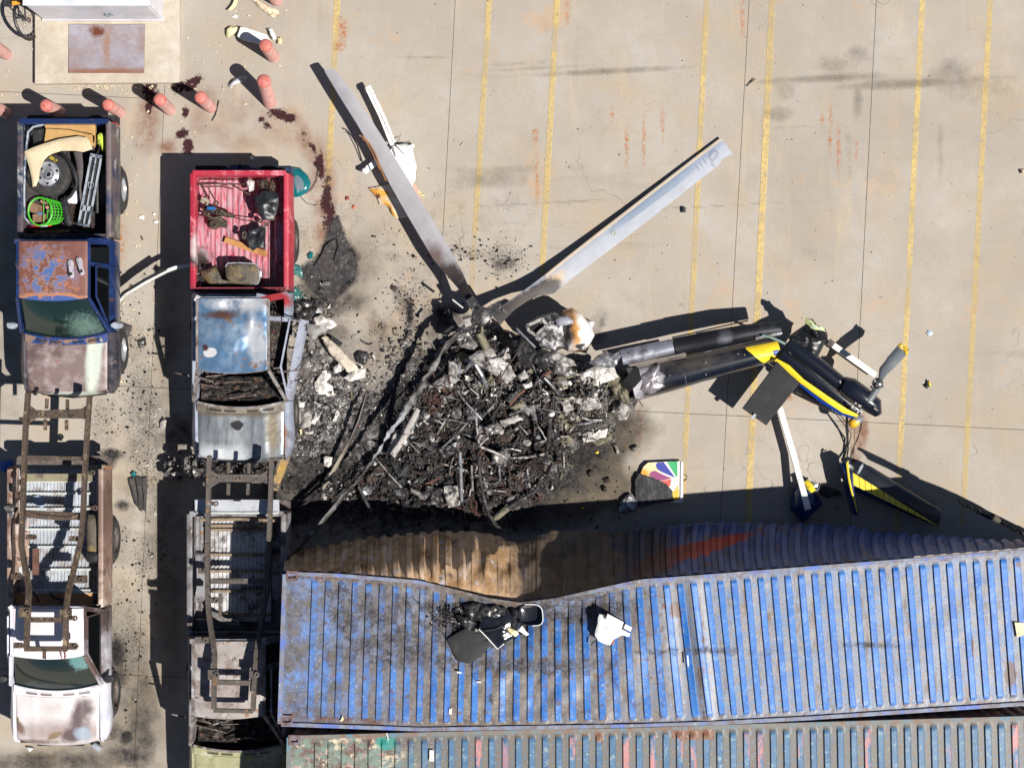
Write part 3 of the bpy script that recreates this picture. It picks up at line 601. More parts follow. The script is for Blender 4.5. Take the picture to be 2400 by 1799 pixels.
# south wall and west end wall (corrugated)
def wall_s(u, v):
    x = 664 + u * 1800; f = (u * 60) % 1; p = P(x, poly_y(SE, x) - 4, ZC - .05); return Vector((p.x, p.y + (.035 if f > .5 else 0), (ZC - .06) * (1 - v)))
MB().grid(wall_s, 240, 2).build('side_wall', MAT_C1, c1)
def wall_w(u, v):
    p = P(664 - 6 * u, 1345 + 348 * u, ZC - .05); f = (u * 8) % 1; return Vector((p.x + (.03 if f > .5 else 0), p.y, (ZC - .06) * (1 - v)))
MB().grid(wall_w, 32, 2).build('end_wall', MAT_C1, c1)
# the torn and bulging north wall
OUT = [(672, 1300), (690, 1292), (728, 1282), (760, 1285), (800, 1274), (870, 1262), (900, 1262), (960, 1256), (1050, 1248), (1100, 1247), (1150, 1254), (1215, 1277), (1235, 1272), (1258, 1262), (1290, 1250), (1350, 1245), (1480, 1246), (1560, 1236), (1650, 1226), (1760, 1227), (1880, 1232), (2030, 1240), (2048, 1250), (2075, 1250), (2130, 1254), (2200, 1258), (2300, 1266), (2400, 1274), (2480, 1276)]
OUTZ = ([660, 760, 900, 1000, 1100, 1250, 1330, 1500, 1650, 1800, 2030, 2480], [.35, .5, .8, .95, 1.0, 1.05, .85, .7, .6, .5, .45, .3])
mb = MB(); A = []; NU, NV = 620, 34
for i in range(NU + 1):
    x = 664 + i / NU * 1806
    top = P(x, poly_y(NE, x) - 3, railz(x) - .05)
    zo = interp(x, *OUTZ); out = P(x, poly_y(OUT, x), zo); foot = Vector((out.x, out.y - .10, 0))
    kf = ((x - 664) / 30.5) % 1; cor = (0 if kf < .42 else (kf - .42) / .06 if kf < .48 else 1 if kf < .92 else (1 - kf) / .08)
    smooth_ = interp(x, [660, 1030, 1120, 1330, 1420, 1500], [1, 1, .25, .25, .4, 1])
    for j in range(NV + 1):
        v = j / NV
        if v < .72:
            t = v / .72; s_ = math.sin(t * math.pi / 2); c_ = 1 - math.cos(t * math.pi / 2); cv = interp(x, [700, 860, 980, 1180, 1290, 1400, 2400], [.35, .55, 1, 1, .25, 0, .15])
            yo = cv * (t * .35 + s_ * .65) + (1 - cv) * (t * .25 + c_ * .75); zo_ = cv * (t * .5 + c_ * .5) + (1 - cv) * (t * .25 + s_ * .75)
            p = Vector((top.x + (out.x - top.x) * t, top.y + (out.y - top.y) * yo, top.z + (out.z - top.z) * zo_))
            dep = math.sin(t * math.pi) ** .5 if t < .98 else .2
        else:
            t = (v - .72) / .28; p = out.lerp(foot, t); dep = .6 * (1 - t)
        amp = .05 * smooth_ * min(1, dep + .25)
        nz = (mnoise.fractal(Vector((x * .006, v * 2.2, 9)), 1.0, 2.0, 4) * .07 + (.5 - abs(mnoise.fractal(Vector((x * .010, v * 1.6, 4)), 1.0, 2.0, 3))) * (.05 + .20 * max(0, 1 - abs(x - 1140) / 220))) * dep + mnoise.fractal(Vector((x * .03, v * 5, 2)), 1.0, 2.0, 3) * .018 * dep
        crease = -.10 * math.exp(-((x - 1240 + (v - .6) * 160) / 26) ** 2) * dep * (1 if v > .35 else 0)
        p = p + Vector((cor * .0, (cor * amp + nz * .6) , nz * .5 + crease + cor * amp * .45)); mb.v.append(tuple(p))
        # R: blue (right), G: red lettering remains, B: soot, raised mid-wall to paint in its shade, A pale
        A.append((interp(x, [1150, 1400, 1540, 1640], [0, .30, .8, 1]), 1.0 if (1540 < x < 1770 and v < .60) else 0.0, interp(x, [700, 760, 1180, 1290, 1500, 1600, 2000], [.6, .35, .22, 1.5, 1.6, .45, .25]), v))
w_ = NV + 1
mb.f = [(i * w_ + j, i * w_ + j + 1, (i + 1) * w_ + j + 1, (i + 1) * w_ + j) for i in range(NU) for j in range(NV)]; mb.mi = [0] * len(mb.f); mb.at = {'paint': A}
k = NB('scorched_side_wall'); bl, rd, so, vv = k.attr('paint')
tan = k.mix(k.mr(k.noise(1.6, 4, .7), .35, .65), C(186, 148, 104, .8), C(214, 182, 152, .82))
tan = k.mix(k.mr(k.noise(3, 4, .75, vec=k.vec((1, .5, .5), off=(3, 1, 1))), .45, .65), tan, C(150, 116, 72, .7))
tan = k.mix(k.mr(k.noise(4, 5, .8, off=7), .56, .64), tan, C(196, 190, 200, .74))
tan = k.mix(k.mr(k.noise(2, 4, .75, off=17), .56, .70), tan, C(96, 76, 68, .7))
tan = k.mix(k.math('MULTIPLY', k.mr(k.noise(6, 4, .6, vec=k.vec((1.6, .14, .14), off=(5, 5, 5))), .60, .62), .6), tan, C(222, 204, 190, .78))
blu = k.mix(k.mr(k.noise(2, 4, .7, off=4), .4, .65), C(48, 80, 150, .76), C(84, 112, 170, .76))
blu = k.mix(k.mr(k.noise(1.6, 4, .75, vec=k.vec((2, .6, .6), off=(1, 2, 3))), .5, .68), blu, C(80, 74, 86, .7))
blu = k.mix(k.mr(k.noise(3, 5, .8, off=21), .58, .66), blu, C(130, 88, 70, .7))
bf = k.mr(k.math('ADD', bl, k.math('MULTIPLY', k.math('SUBTRACT', k.noise(2.6, 4, .75, off=2), .5), .9)), .42, .56)
col = k.mix(bf, tan, blu)
# remains of a red painted bird-like streak
pz = k.blob(1660, 1292, 1.9, .85, .085, .20, .15, .22, 4); col = k.mix(pz, col, C(190, 52, 42, .8))
pz = k.blob(1560, 1318, 2.1, .60, .10, .30, .3, .3, 5); col = k.mix(pz, col, C(150, 48, 42, .7))
s2 = k.mr(k.math('ADD', so, k.math('MULTIPLY', k.math('SUBTRACT', k.noise(2.4, 5, .75, off=12), .5), 1.2)), .35, .95)
col = k.mix(k.math('MULTIPLY', s2, .8), col, C(34, 30, 31, .7))
MAT_NW = k.fin(col, .6, 0, k.noise(12, 4, .8), .012, .6)
mb.build('buckled_side_wall', MAT_NW, c1, angle=22)

# second container
NE2 = [(677, 1724), (1029, 1715), (1500, 1704), (2400, 1678), (2520, 1674)]; SE2 = [(668, 2082), (2520, 2034)]
def at2(x, y, v, e, kk):
    g = max(0, 1 - (x - 700) / 520) if x > 700 else 1; rk = mnoise.noise(Vector((int(kk) * 3.3, 1, 1)))
    ru = max(max(0, 1.2 - math.hypot((x - 1405) / 18, (y - 1722) / 30)), 1.3 if (1577 < x < 1672 and 1707 < y < 1731) else 0, .6 if v < .03 else 0, .55 * max(0, 1.2 - math.hypot((x - 1350) / 80, (y - 1740) / 22)), .5 * max(0, 1 - abs(v - .05) / .03) if (int(kk) % 3 == 0 and e > .3) else 0)
    return (e, g, ru, max(0, rk) if e > .5 else 0)
k = NB('container_teal_paint'); e, g, ru, sal = k.attr('paint')
te = k.mix(k.mr(k.noise(2, 4, .7), .35, .65), C(62, 106, 146, .72), C(88, 130, 166, .72))
te = k.mix(k.mr(k.noise(8, 4, .8, off=3), .54, .66), te, C(150, 172, 180, .74))
lo = k.mix(k.mr(k.noise(6, 4, .75, off=1), .38, .62), C(124, 124, 118, .72), C(96, 122, 142, .72)); lo = k.mix(k.mr(k.noise(22, 4, .8, off=8), .44, .56), lo, C(124, 108, 92, .7))
col = k.mix(k.mr(e, .28, .45), lo, te)
sm = k.math('MULTIPLY', k.mr(sal, .02, .12), k.mr(k.noise(3.2, 4, .8, vec=k.vec((2.4, .5, 1), off=(7, 1, 0))), .47, .56))
col = k.mix(k.math('MULTIPLY', sm, .85), col, C(214, 142, 132, .74))
old = k.mix(k.mr(k.noise(3, 4, .78, off=6), .42, .56), C(116, 92, 84, .7), C(128, 148, 136, .72)); old = k.mix(k.mr(k.noise(4, 4, .8, off=16), .54, .60), old, C(214, 196, 170, .76)); old = k.mix(k.mr(k.noise(5, 4, .8, off=26), .60, .65), old, C(196, 150, 150, .74))
old = k.mix(k.blob(905, 1738, ZC, .16, .13, 0, .2, .2, 6), old, C(60, 150, 140, .74))
col = k.mix(k.mr(k.math('ADD', g, k.math('MULTIPLY', k.math('SUBTRACT', k.noise(1.5, 4, .7, off=2), .5), 1.0)), .3, .7), col, old)
rr = k.math('ADD', ru, k.math('MULTIPLY', k.math('SUBTRACT', k.noise(9, 5, .8, off=11), .5), 1.0))
col = k.mix(k.mr(rr, .5, .7), col, k.mix(k.mr(k.noise(18, 4, .7), .4, .6), C(128, 78, 62, .7), C(150, 120, 98, .7)))
col = k.mix(k.math('MULTIPLY', k.mr(k.vor(14), .12, .08), .7), col, C(206, 206, 206, .75))
MAT_C2 = k.fin(col, .5, 0, k.noise(35, 5, .8), .003, .5)
c2 = thing('shipping_container', 'faded teal and salmon streaked shipping container along the bottom edge of the photo', 'container', P(1500, 1880, 0), 'shipping containers along the yard edge')
roof_mesh(NE2, SE2, 737, 31.4, ([0, 60], [-6, 14]), 58, lambda x, v, kk: (.012 * math.sin(math.pi * v), mnoise.noise(Vector((x * .01, v * 3, 5))) * .006), at2, nv=60).build('roof', MAT_C2, c2, angle=50)
MAT_RAIL2 = M('container_rail_rusty', C(128, 132, 128, .72), [('n', C(140, 106, 84, .7), 4, .45, .6), ('n', C(100, 140, 160, .72), 3, .52, .64)], rough=.6, bump=.003)
xs = list(np.linspace(677, 2500, 60))
MB().beam([P(x, poly_y(NE2, x) + 3, ZC - .03) for x in xs], .06, .075).build('north_rail', MAT_RAIL2, c2)
MB().beam([P(x, poly_y(SE2, x) - 3, ZC - .03) for x in xs], .06, .075).build('south_rail', MAT_RAIL2, c2)
MB().beam([P(678, 1727, ZC - .03), P(670, 2080, ZC - .03)], .07, .07).build('end_rail', MAT_RAIL2, c2)
for a_ in ((689, 1734), (680, 2072), (2512, 1684)): casting(*a_, c2)
for nm, edge, s_ in (('north_wall', NE2, 4), ('south_wall', SE2, -4)):
    def wl(u, v, edge=edge, s_=s_):
        x = 680 + u * 1820; p = P(x, poly_y(edge, x) + s_, ZC - .05); return Vector((p.x, p.y - (.03 if (u * 60) % 1 > .5 else 0) * (1 if s_ > 0 else -1), (ZC - .06) * (1 - v)))
    MB().grid(wl, 240, 2).build(nm, MAT_C2, c2)
def wl(u, v):
    p = P(682 - 9 * u, 1730 + 345 * u, ZC - .05); return Vector((p.x + (.03 if (u * 8) % 1 > .5 else 0), p.y, (ZC - .06) * (1 - v)))
MB().grid(wl, 32, 2).build('end_wall', MAT_C2, c2)
# ---------------------------------------------------------------- pickup trucks
MAT_TYRE = M('tyre_rubber', C(52, 50, 50, .7), [('n', C(88, 84, 80, .7), 9, .5, .7), ('n', C(34, 33, 34, .7), 30, .5, .7)], rough=.85, bump=.004)
MAT_RIM = M('silver_rim', C(196, 200, 206, .7), [('n', C(130, 130, 134, .7), 9, .5, .7)], rough=.3, metal=.3)
MAT_RIMB = M('burnt_rim', C(112, 100, 94, .7), [('n', C(60, 52, 48, .7), 9, .45, .65)], rough=.7)
MAT_BLK = M('black_plastic', C(38, 38, 41, .7), [('n', C(70, 70, 72, .7), 12, .5, .7)], rough=.5)
MAT_INT = M('cab_interior', C(34, 32, 33, .7), [('n', C(70, 62, 58, .7), 5, .48, .66)], rough=.8)
MAT_ASH = M('burnt_interior', C(30, 27, 26, .7), [('n', C(96, 84, 76, .7), 9, .52, .62), ('n', C(190, 184, 178, .7), 14, .62, .68), ('n', C(120, 72, 56, .7), 7, .6, .68)], rough=.85, bump=.012, bscale=18)
MAT_UNDER = M('underbody', C(44, 40, 38, .7), rough=.85)
MAT_CHROME = M('chrome', C(206, 212, 222, .8), [('n', C(110, 126, 146, .7), 5, .48, .6)], rough=.25, metal=.35)
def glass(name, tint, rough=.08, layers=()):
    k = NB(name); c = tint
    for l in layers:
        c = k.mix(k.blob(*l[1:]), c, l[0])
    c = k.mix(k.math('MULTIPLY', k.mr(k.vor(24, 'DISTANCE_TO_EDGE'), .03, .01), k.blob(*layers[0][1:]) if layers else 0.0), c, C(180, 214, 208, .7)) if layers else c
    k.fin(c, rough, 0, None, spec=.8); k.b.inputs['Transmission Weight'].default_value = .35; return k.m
def rot_z(a): return Matrix.Rotation(a, 3, 'Z')
def wheel(parent, x, y, r, w_, side, rim, z=None, lean=0):
    z = r if z is None else z; ax = (side, 0, 0); c = Vector((x, y, z))
    pr = [(r * .60, -w_ / 2), (r * .80, -w_ / 2 - .004), (r * .93, -w_ * .46), (r, -w_ * .36), (r * 1.005, 0), (r, w_ * .36), (r * .93, w_ * .46), (r * .80, w_ / 2 + .004), (r * .60, w_ / 2), (r * .57, w_ * .2), (r * .57, -w_ * .2), (r * .60, -w_ / 2)]
    m_ = MB(); m_.lathe(c, pr, 40, axis=ax)
    q = Vector((0, 0, 1)).rotation_difference(Vector(ax))
    for i in range(40):                                   # tread blocks
        a = 2 * math.pi * i / 40
        for s_ in (-1, 1):
            p = q @ Vector((r * 1.004 * math.cos(a + s_ * .03), r * 1.004 * math.sin(a + s_ * .03), s_ * w_ * .22))
            m_.box(c + p, (w_ * .34, .035, .022), Matrix.Rotation(0, 3, 'X') @ q.to_matrix() @ Matrix.Rotation(a + math.pi / 2, 3, 'Z') @ Matrix(((0, 0, 1), (1, 0, 0), (0, 1, 0))))
    t = m_.build('tyre', MAT_TYRE, parent)
    m_ = MB(); m_.lathe(c, [(r * .59, w_ * .42), (r * .56, w_ * .30), (r * .50, w_ * .16), (r * .30, w_ * .26), (r * .26, w_ * .36), (r * .14, w_ * .40), (.001, w_ * .40)], 32, axis=ax)
    m_.build('rim', rim, t)
    return t
def profile_body(x0, x1, zs, y0, y1): pass

def pickup(name, label, loc, xc, hw, Y, roofw, m, burnt=False, zbelt=1.10, zroof=1.66, zhood=1.04, open_door=False, tailgate=True, glass_m=None, roof_fn=None, hood_fn=None, bed_ribs=15, wheels=(1, 1, 1, 1), mirror=True, roofx=0.0, bedz=.70, bedtop=1.20, group='pickup trucks parked in two columns'):
    """Y: world y of tail, bed front, roof back, roof front, windscreen foot, nose. m: dict of materials"""
    t = thing(name, label, 'pickup truck', loc, group)
    yT, yB, yRb, yRf, yW, yN = Y; zs = .42
    # --- floor pan
    MB().box((xc, (yT + yN) / 2, .42), (hw * 1.55, abs(yT - yN) - .35, .10)).build('underbody', MAT_UNDER, t, smooth=False)
    # --- bed
    for s in (-1, 1):
        secs = []
        for i in range(25):
            y = yT + (yB + .015 - yT) * i / 24; tt = i / 24
            fl = .022 * math.exp(-((tt - .52) / .17) ** 2)          # wheel-arch flare
            secs.append([Vector((xc + s * a, y, z)) for a, z in ((hw - .06, zs), (hw - .01 + fl, .55), (hw + .012 + fl, .80), (hw, 1.08), (hw - .012, bedtop - .012), (hw - .03, bedtop), (hw - .085, bedtop), (hw - .10, bedtop - .012), (hw - .10, bedtop - .07), (hw - .075, bedtop - .09), (hw - .075, bedz))])
        o = MB().loft(secs).build('bed_side', m['bed'], t)
        # wheel housing inside the bed
        yc = yT + (yB - yT) * .54; secs = []
        for i in range(13):
            a = math.pi * i / 12; yy = yc + .42 * math.cos(a); zz = bedz - .01 + .24 * math.sin(a) ** .7
            secs.append([Vector((xc + s * (hw - .08), yy, bedz - .02)), Vector((xc + s * (hw - .08), yy, zz)), Vector((xc + s * (hw - .26), yy, zz - .01)), Vector((xc + s * (hw - .29), yy, max(bedz - .02, zz - .05))), Vector((xc + s * (hw - .29), yy, bedz - .02))])
        MB().loft(secs).build('wheel_housing', m.get('well', m['floor']), t)
        mm = MB(); mm.box((xc + s * (hw - .01), yT + .015, .86), (.05, .03, .30)); mm.build('tail_light', m['tail'], t, smooth=False)
    mm = MB(); nr = bed_ribs; wv = 2 * (hw - .08); n_ = nr * 4
    for i in range(n_ + 1):
        x = xc - wv / 2 + wv * i / n_; f = i % 4
        for y in (yT - .03, yB + .03): mm.v.append((x, y, bedz + (.018 if f in (0, 3) else 0)))
    mm.f = [(i * 2, i * 2 + 1, i * 2 + 3, i * 2 + 2) for i in range(n_)]; mm.mi = [0] * n_
    mm.build('bed_floor', m['floor'], t, smooth=False)
    mm = MB(); mm.box((xc, yB + .015, (bedz + bedtop) / 2), (2 * hw - .16, .05, bedtop - bedz)); mm.box((xc, yB + .02, bedtop - .015), (2 * hw - .10, .075, .03)); mm.build('headboard', m['bed'], t, smooth=False)
    if tailgate:
        mm = MB(); mm.box((xc, yT, (bedz + bedtop) / 2 - .02), (2 * hw - .10, .055, bedtop - bedz + .03)); mm.box((xc, yT + .006, bedtop - .005), (2 * hw - .12, .085, .035)); mm.build('tailgate', m.get('gate', m['bed']), t, smooth=False)
    # rear bumper
    mm = MB(); yb = yT + .17; z0 = .52; z1 = .66
    o_ = [(-hw + .02, -.10), (-hw + .02, .02), (-hw + .06, .05), (-.34, .05), (-.26, .015), (.26, .015), (.34, .05), (hw - .06, .05), (hw - .02, .02), (hw - .02, -.10)]
    mm.prism([(xc + a, yb + b - .02, z1) for a, b in o_][::-1], z1 - z0); mm.build('rear_bumper', m['bumper'], t, smooth=False)
    # --- cab shell
    yCb = yB - .035; rw = roofw
    for s in (-1, 1):
        rx = xc + roofx
        yD0, yD1 = yRb - .10 if abs(yRb - yRf) > 1.2 else yCb, yW + .02
        def side(y0, y1, nm, mat, prnt, swing=0):
            secs = []
            for i in range(9):
                y = y0 + (y1 - y0) * i / 8
                pr = [(hw - .07, zs), (hw - .01, .56), (hw + .012, .80), (hw - .004, 1.02), (hw - .035, zbelt), (hw - .10, zbelt), (hw - .12, .56), (hw - .12, zs)]
                pts = []
                for a, z in pr:
                    xx, yy = xc + s * a, y
                    if swing:                                      # hinged at its front edge
                        dy = y - y1; ca, sa = math.cos(swing), math.sin(swing); ox = a - hw
                        xx = xc + s * (hw + ox * ca + dy * sa * 1); yy = y1 + dy * ca - ox * sa
                    pts.append(Vector((xx, yy, z)))
                secs.append(pts)
            return MB().loft(secs).build(nm, mat, prnt)
        sw = R(open_door) if (open_door and s > 0) else 0
        ymid = yCb - .42 if abs(yCb - yW) > 1.5 else yCb
        if ymid != yCb: side(yCb, ymid + .004, 'rear_quarter', m['side'], t)
        d_ = side(ymid - .004, yD1 + .004, 'door', m.get('door', m['side']), t, sw)
        # window frames
        def fr(p): # swing helper for the door frame
            if not sw: return Vector(p)
            dy = p[1] - yD1; ca, sa = math.cos(sw), math.sin(sw); ox = (p[0] - xc) * s - hw
            return Vector((xc + s * (hw + ox * ca + dy * sa), yD1 + dy * ca - ox * sa, p[2]))
        wb = hw - .06
        A0, A1 = (xc + s * wb, yW + .02, zbelt), (rx + s * rw, yRf, zroof)
        C0, C1 = (xc + s * wb, yCb - .03, zbelt), (rx + s * rw, yRb, zroof)
        Bm0, Bm1 = (xc + s * wb, ymid - .02, zbelt), (rx + s * rw, min(yRb - .02, ymid - .02), zroof)
        # on the open side the body keeps its pillars and the door carries its own thin frame
        mm = MB(); mm.beam([A0, A1], .05, .07); mm.build('windscreen_pillar', m['pillar'], t)
        mm = MB(); mm.beam([C0, C1], .10, .07); mm.build('rear_pillar', m['side'], t)
        if ymid != yCb: mm = MB(); mm.beam([Bm0, Bm1], .07, .06); mm.build('middle_pillar', m['side'], t)
        mm = MB(); mm.beam([Vector(C1) + Vector((0, 0, -.015)), Vector(A1) + Vector((0, 0, -.015))], .045, .035); mm.build('roof_rail', m.get('rail', m['pillar']), t)
        mm = MB(); W0, W1, W2, W3 = fr((xc + s * (wb - .005), ymid - .05, zbelt)), fr((xc + s * (rw + .05), ymid - .05, zroof - .07)), fr((xc + s * (rw + .05), yRf + .02, zroof - .07)), fr((xc + s * (wb - .005), yW + .10, zbelt))
        mm.beam([W0, W1, W2, W3], .03, .03); mm.build('window_frame', m.get('door', m['side']), d_)
        if glass_m and not sw:
            mm = MB(); mm.add([W0, W1, W2, W3], [(0, 1, 2, 3)]); mm.prism([W0, W1, W2, W3], .006); mm.build('window_glass', m['sideglass'], d_, smooth=False)
            if ymid != yCb:
                mm = MB(); mm.prism([Vector(C0) + Vector((0, -.08, 0)), Vector(C1) + Vector((0, -.10, -.02)), Vector(Bm1) + Vector((0, .05, -.02)), Vector(Bm0) + Vector((0, .05, 0))], .006); mm.build('quarter_glass', m['sideglass'], t, smooth=False)
        mm = MB(); hy = ymid - .12; mm.box(fr((xc + s * (hw + .02), hy, .96)), (.022, .13, .03)); mm.build('door_handle', MAT_BLK, d_, smooth=False)
        if mirror and not (sw):
            c_ = Vector((xc + s * (hw + .07), yW + .12 + (.0), zbelt + .03)); mm = MB()
            mm.loft([[c_ + Vector((s * a, b, z)) for a, b, z in ring] for ring in (
                [(-.09, .02, -.06), (-.09, .02, .06), (-.08, -.02, .06), (-.08, -.02, -.06)], [(-.03, .05, -.075), (-.03, .05, .075), (-.01, -.06, .075), (-.01, -.06, -.075)], [(.08, .04, -.075), (.08, .04, .075), (.07, -.05, .06), (.07, -.05, -.06)], [(.10, .02, -.05), (.10, .02, .05), (.10, -.02, .04), (.10, -.02, -.04)])])
            mr_ = mm.build('mirror', m.get('mirror', MAT_CHROME), d_)
    rx = xc + roofx
    # back of the cab: lower panel, header, window
    mm = MB(); mm.box((xc, yCb - .02, .80), (2 * hw - .12, .04, .62)); mm.build('cab_back', m['side'], t, smooth=False)
    mm = MB(); a0, a1 = Vector((xc - hw + .12, yCb - .03, zbelt)), Vector((xc + hw - .12, yCb - .03, zbelt)); b1, b0 = Vector((rx + rw - .05, yRb + .01, zroof - .04)), Vector((rx - rw + .05, yRb + .01, zroof - .04))
    if glass_m: mm.prism([a0, a1, b1, b0], .006); mm.build('rear_window', m['sideglass'], t, smooth=False); mm = MB()
    mm.beam([a0, a1], .05, .04); mm.beam([b0, b1], .04, .035); mm.beam([a0, b0], .05, .05); mm.beam([a1, b1], .05, .05); mm.build('rear_window_frame', m.get('wframe', m['side']), t)
    # roof
    def roof(u, v):
        x = rx + (u * 2 - 1) * rw; y = yRb + (yRf - yRb) * v; bow = .055 * (1 - (u * 2 - 1) ** 2); y -= bow * (v ** 2) * 1.1
        e = min(u, 1 - u) * 2 * rw; z = zroof + .05 * (1 - (2 * u - 1) ** 2) ** .6 * (1 - .35 * (2 * v - 1) ** 2) - .018 * math.exp(-e / .02)
        if roof_fn: z += roof_fn(u, v) * min(1, e / .06) * min(1, v / .04, (1 - v) / .05)
        return Vector((x, y, z))
    MB().grid(roof, 60, 50, .02).build('roof', m['roof'], t, angle=60)
    # windscreen
    if glass_m:
        def ws(u, v):
            s_ = u * 2 - 1; x0 = xc + s_ * (hw - .13); x1 = rx + s_ * (rw - .03); y0 = yW - .10 * (1 - s_ * s_) + .02; y1 = yRf - .055 * (1 - s_ * s_) - .01
            z = zbelt - .02 + (zroof - .035 - zbelt + .02) * v; return Vector((x0 + (x1 - x0) * v, y0 + (y1 - y0) * v, z + .04 * (1 - s_ * s_) * math.sin(math.pi * v) + .02 * (1 - s_ * s_)))
        MB().grid(ws, 24, 14, .006).build('windscreen', glass_m, t)
    def ringp(s_, v): 
        x0 = xc + s_ * (hw - .11); x1 = rx + s_ * (rw - .015); y0 = yW - .10 * (1 - s_ * s_) + .0; y1 = yRf - .055 * (1 - s_ * s_)
        return Vector((x0 + (x1 - x0) * v, y0 + (y1 - y0) * v, zbelt + (zroof - .02 - zbelt) * v + .02 * (1 - s_ * s_) * (1 - v)))
    mm = MB(); mm.beam([ringp(-1 + i / 6, 0) for i in range(13)], .035, .02); mm.beam([ringp(-1 + i / 6, 1) for i in range(13)], .03, .025); mm.build('windscreen_frame', m['pillar'], t)
    # dashboard, seat, floor, wheel
    mi = m.get('inner', MAT_INT)
    mm = MB(); mm.box((xc, (yCb + yW) / 2, .55), (2 * hw - .26, abs(yCb - yW) + .02, .05)); mm.build('cab_floor', mi, t, smooth=False)
    if burnt:
        mm = MB(); mm.grid(lambda u, v: (xc + (u - .5) * (2 * hw - .30), yW + .02 + v * .40, .82 + .10 * fbm((u * 3 + xc, v * 2, 3), 2.5) + .1 * (1 - v)), 40, 14, .04); mm.build('burnt_dashboard', MAT_ASH, t)
        mm = MB()
        rnd = random.Random(int(xc * 10)); ys_ = yW + .28
        for q_ in range(14):
            a_ = Vector((xc + rnd.uniform(-.65, .6), ys_ + rnd.uniform(-.2, .35), .92 + rnd.uniform(0, .15))); mm.tube([a_, a_ + Vector((rnd.uniform(-.5, .5), rnd.uniform(-.06, .06), rnd.uniform(-.05, .1))), a_ + Vector((rnd.uniform(-.7, .7), rnd.uniform(-.1, .2), rnd.uniform(-.1, .05)))], rnd.uniform(.008, .022), 6)
        mm.build('wiring_and_brackets', M('burnt_steel' + name, C(130, 112, 104, .7), [('n', C(60, 48, 44, .7), 7, .45, .6), ('n', C(190, 186, 182, .7), 9, .55, .65)], rough=.7), t, kind='stuff')
        for s_ in (-.38, .38):
            mm = MB(); c0 = Vector((xc + s_, yCb - .45, .80))
            for i in range(8): mm.tube([c0 + Vector((-.2 + i * .057, -.2, .02)), c0 + Vector((-.2 + i * .057, .18, .05)), c0 + Vector((-.2 + i * .057, .30, .38))], .010, 5)
            mm.tube([c0 + Vector((-.22, -.2, .02)), c0 + Vector((.22, -.2, .02))], .016, 6); mm.tube([c0 + Vector((-.22, .30, .38)), c0 + Vector((.22, .30, .38))], .016, 6); mm.build('seat_frame', MAT_ASH, t)
    else:
        mm = MB(); mm.loft([[Vector((xc + s_ * (hw - .16), yW + a, z)) for a, z in ((-.02, .75), (-.02, 1.02), (.16, 1.07), (.34, 1.02), (.38, .85), (.30, .70))] for s_ in (-1, -.5, 0, .5, 1)]); mm.build('dashboard', m.get('dash', mi), t)
        for s_ in (-.36, .36):
            mm = MB(); c0 = Vector((xc + s_, yCb - .42, .72)); mm.loft([[c0 + Vector((a, b, z)) for a, b, z in ring] for ring in (
                [(-.22, -.25, -.1), (.22, -.25, -.1), (.22, -.25, .04), (-.22, -.25, .04)], [(-.24, 0, -.1), (.24, 0, -.1), (.23, 0, .10), (-.23, 0, .10)], [(-.23, .18, -.1), (.23, .18, -.1), (.21, .12, .30), (-.21, .12, .30)], [(-.2, .28, -.1), (.2, .28, -.1), (.16, .26, .52), (-.16, .26, .52)])]); mm.build('seat', m.get('seat', mi), t)
        mm = MB(); c0 = Vector((xc + .34, yW + .46, 1.0)); q = Vector((0, 0, 1)).rotation_difference(Vector((0, .8, .6)))
        mm.tube([c0 + q @ Vector((.18 * math.cos(a), .18 * math.sin(a), 0)) for a in [2 * math.pi * i / 20 for i in range(21)]], .014, 6, caps=False); mm.tube([c0 + q @ Vector((-.17, 0, 0)), c0 + q @ Vector((.17, 0, 0))], .012, 6); mm.build('steering_wheel', MAT_BLK, t)
    # cowl with vents
    hy0 = yW - .115
    def cowl(u, v):
        s_ = u * 2 - 1; y = (yW + .0 - .10 * (1 - s_ * s_)) * (1 - v) + (hy0 - .075 * (1 - s_ * s_) * .6 - .04) * v
        return Vector((xc + s_ * (hw - .10), y, zbelt - .015 + .02 * (1 - s_ * s_) - (zbelt - zhood - .0) * v * .55))
    MB().grid(cowl, 24, 4, .02).build('cowl', m.get('cowl', m['front']), t)
    mm = MB()
    for g0 in (-.50, -.26, .12, .38):
        for i in range(12):
            u = (g0 * (hw - .1) / (hw - .1) + i * .016) / 1 / (hw - .1); u = (u + 1) / 2
            if 0 < u < 1: p = cowl(u, .52); mm.box(p + Vector((0, 0, .004)), (.007, .055, .006))
    mm.build('vent_slots', MAT_HOLE, t, smooth=False)
    # hood
    hwd = hw - .115
    def hood(u, v):
        s_ = u * 2 - 1; wv_ = hwd * (1 - .02 * v); yb_ = hy0 - .045 * (1 - s_ * s_) - .045; yf = yN + .05 - .075 * (1 - s_ * s_) + .02
        z = zhood + .035 * (1 - s_ * s_) ** .8 - .055 * v - .16 * max(0, (v - .90) / .10) ** 2 + .008 * math.exp(-((abs(s_) - .55) / .08) ** 2)
        e_ = (1 - abs(s_)) * hwd; z -= .010 * math.exp(-e_ / .012)
        if hood_fn: z += hood_fn(u, v) * min(1, e_ / .05)
        return Vector((xc + s_ * wv_, yb_ + (yf - yb_) * v, z))
    MB().grid(hood, 56, 60, .015).build('hood', m['hood'], t, angle=60)
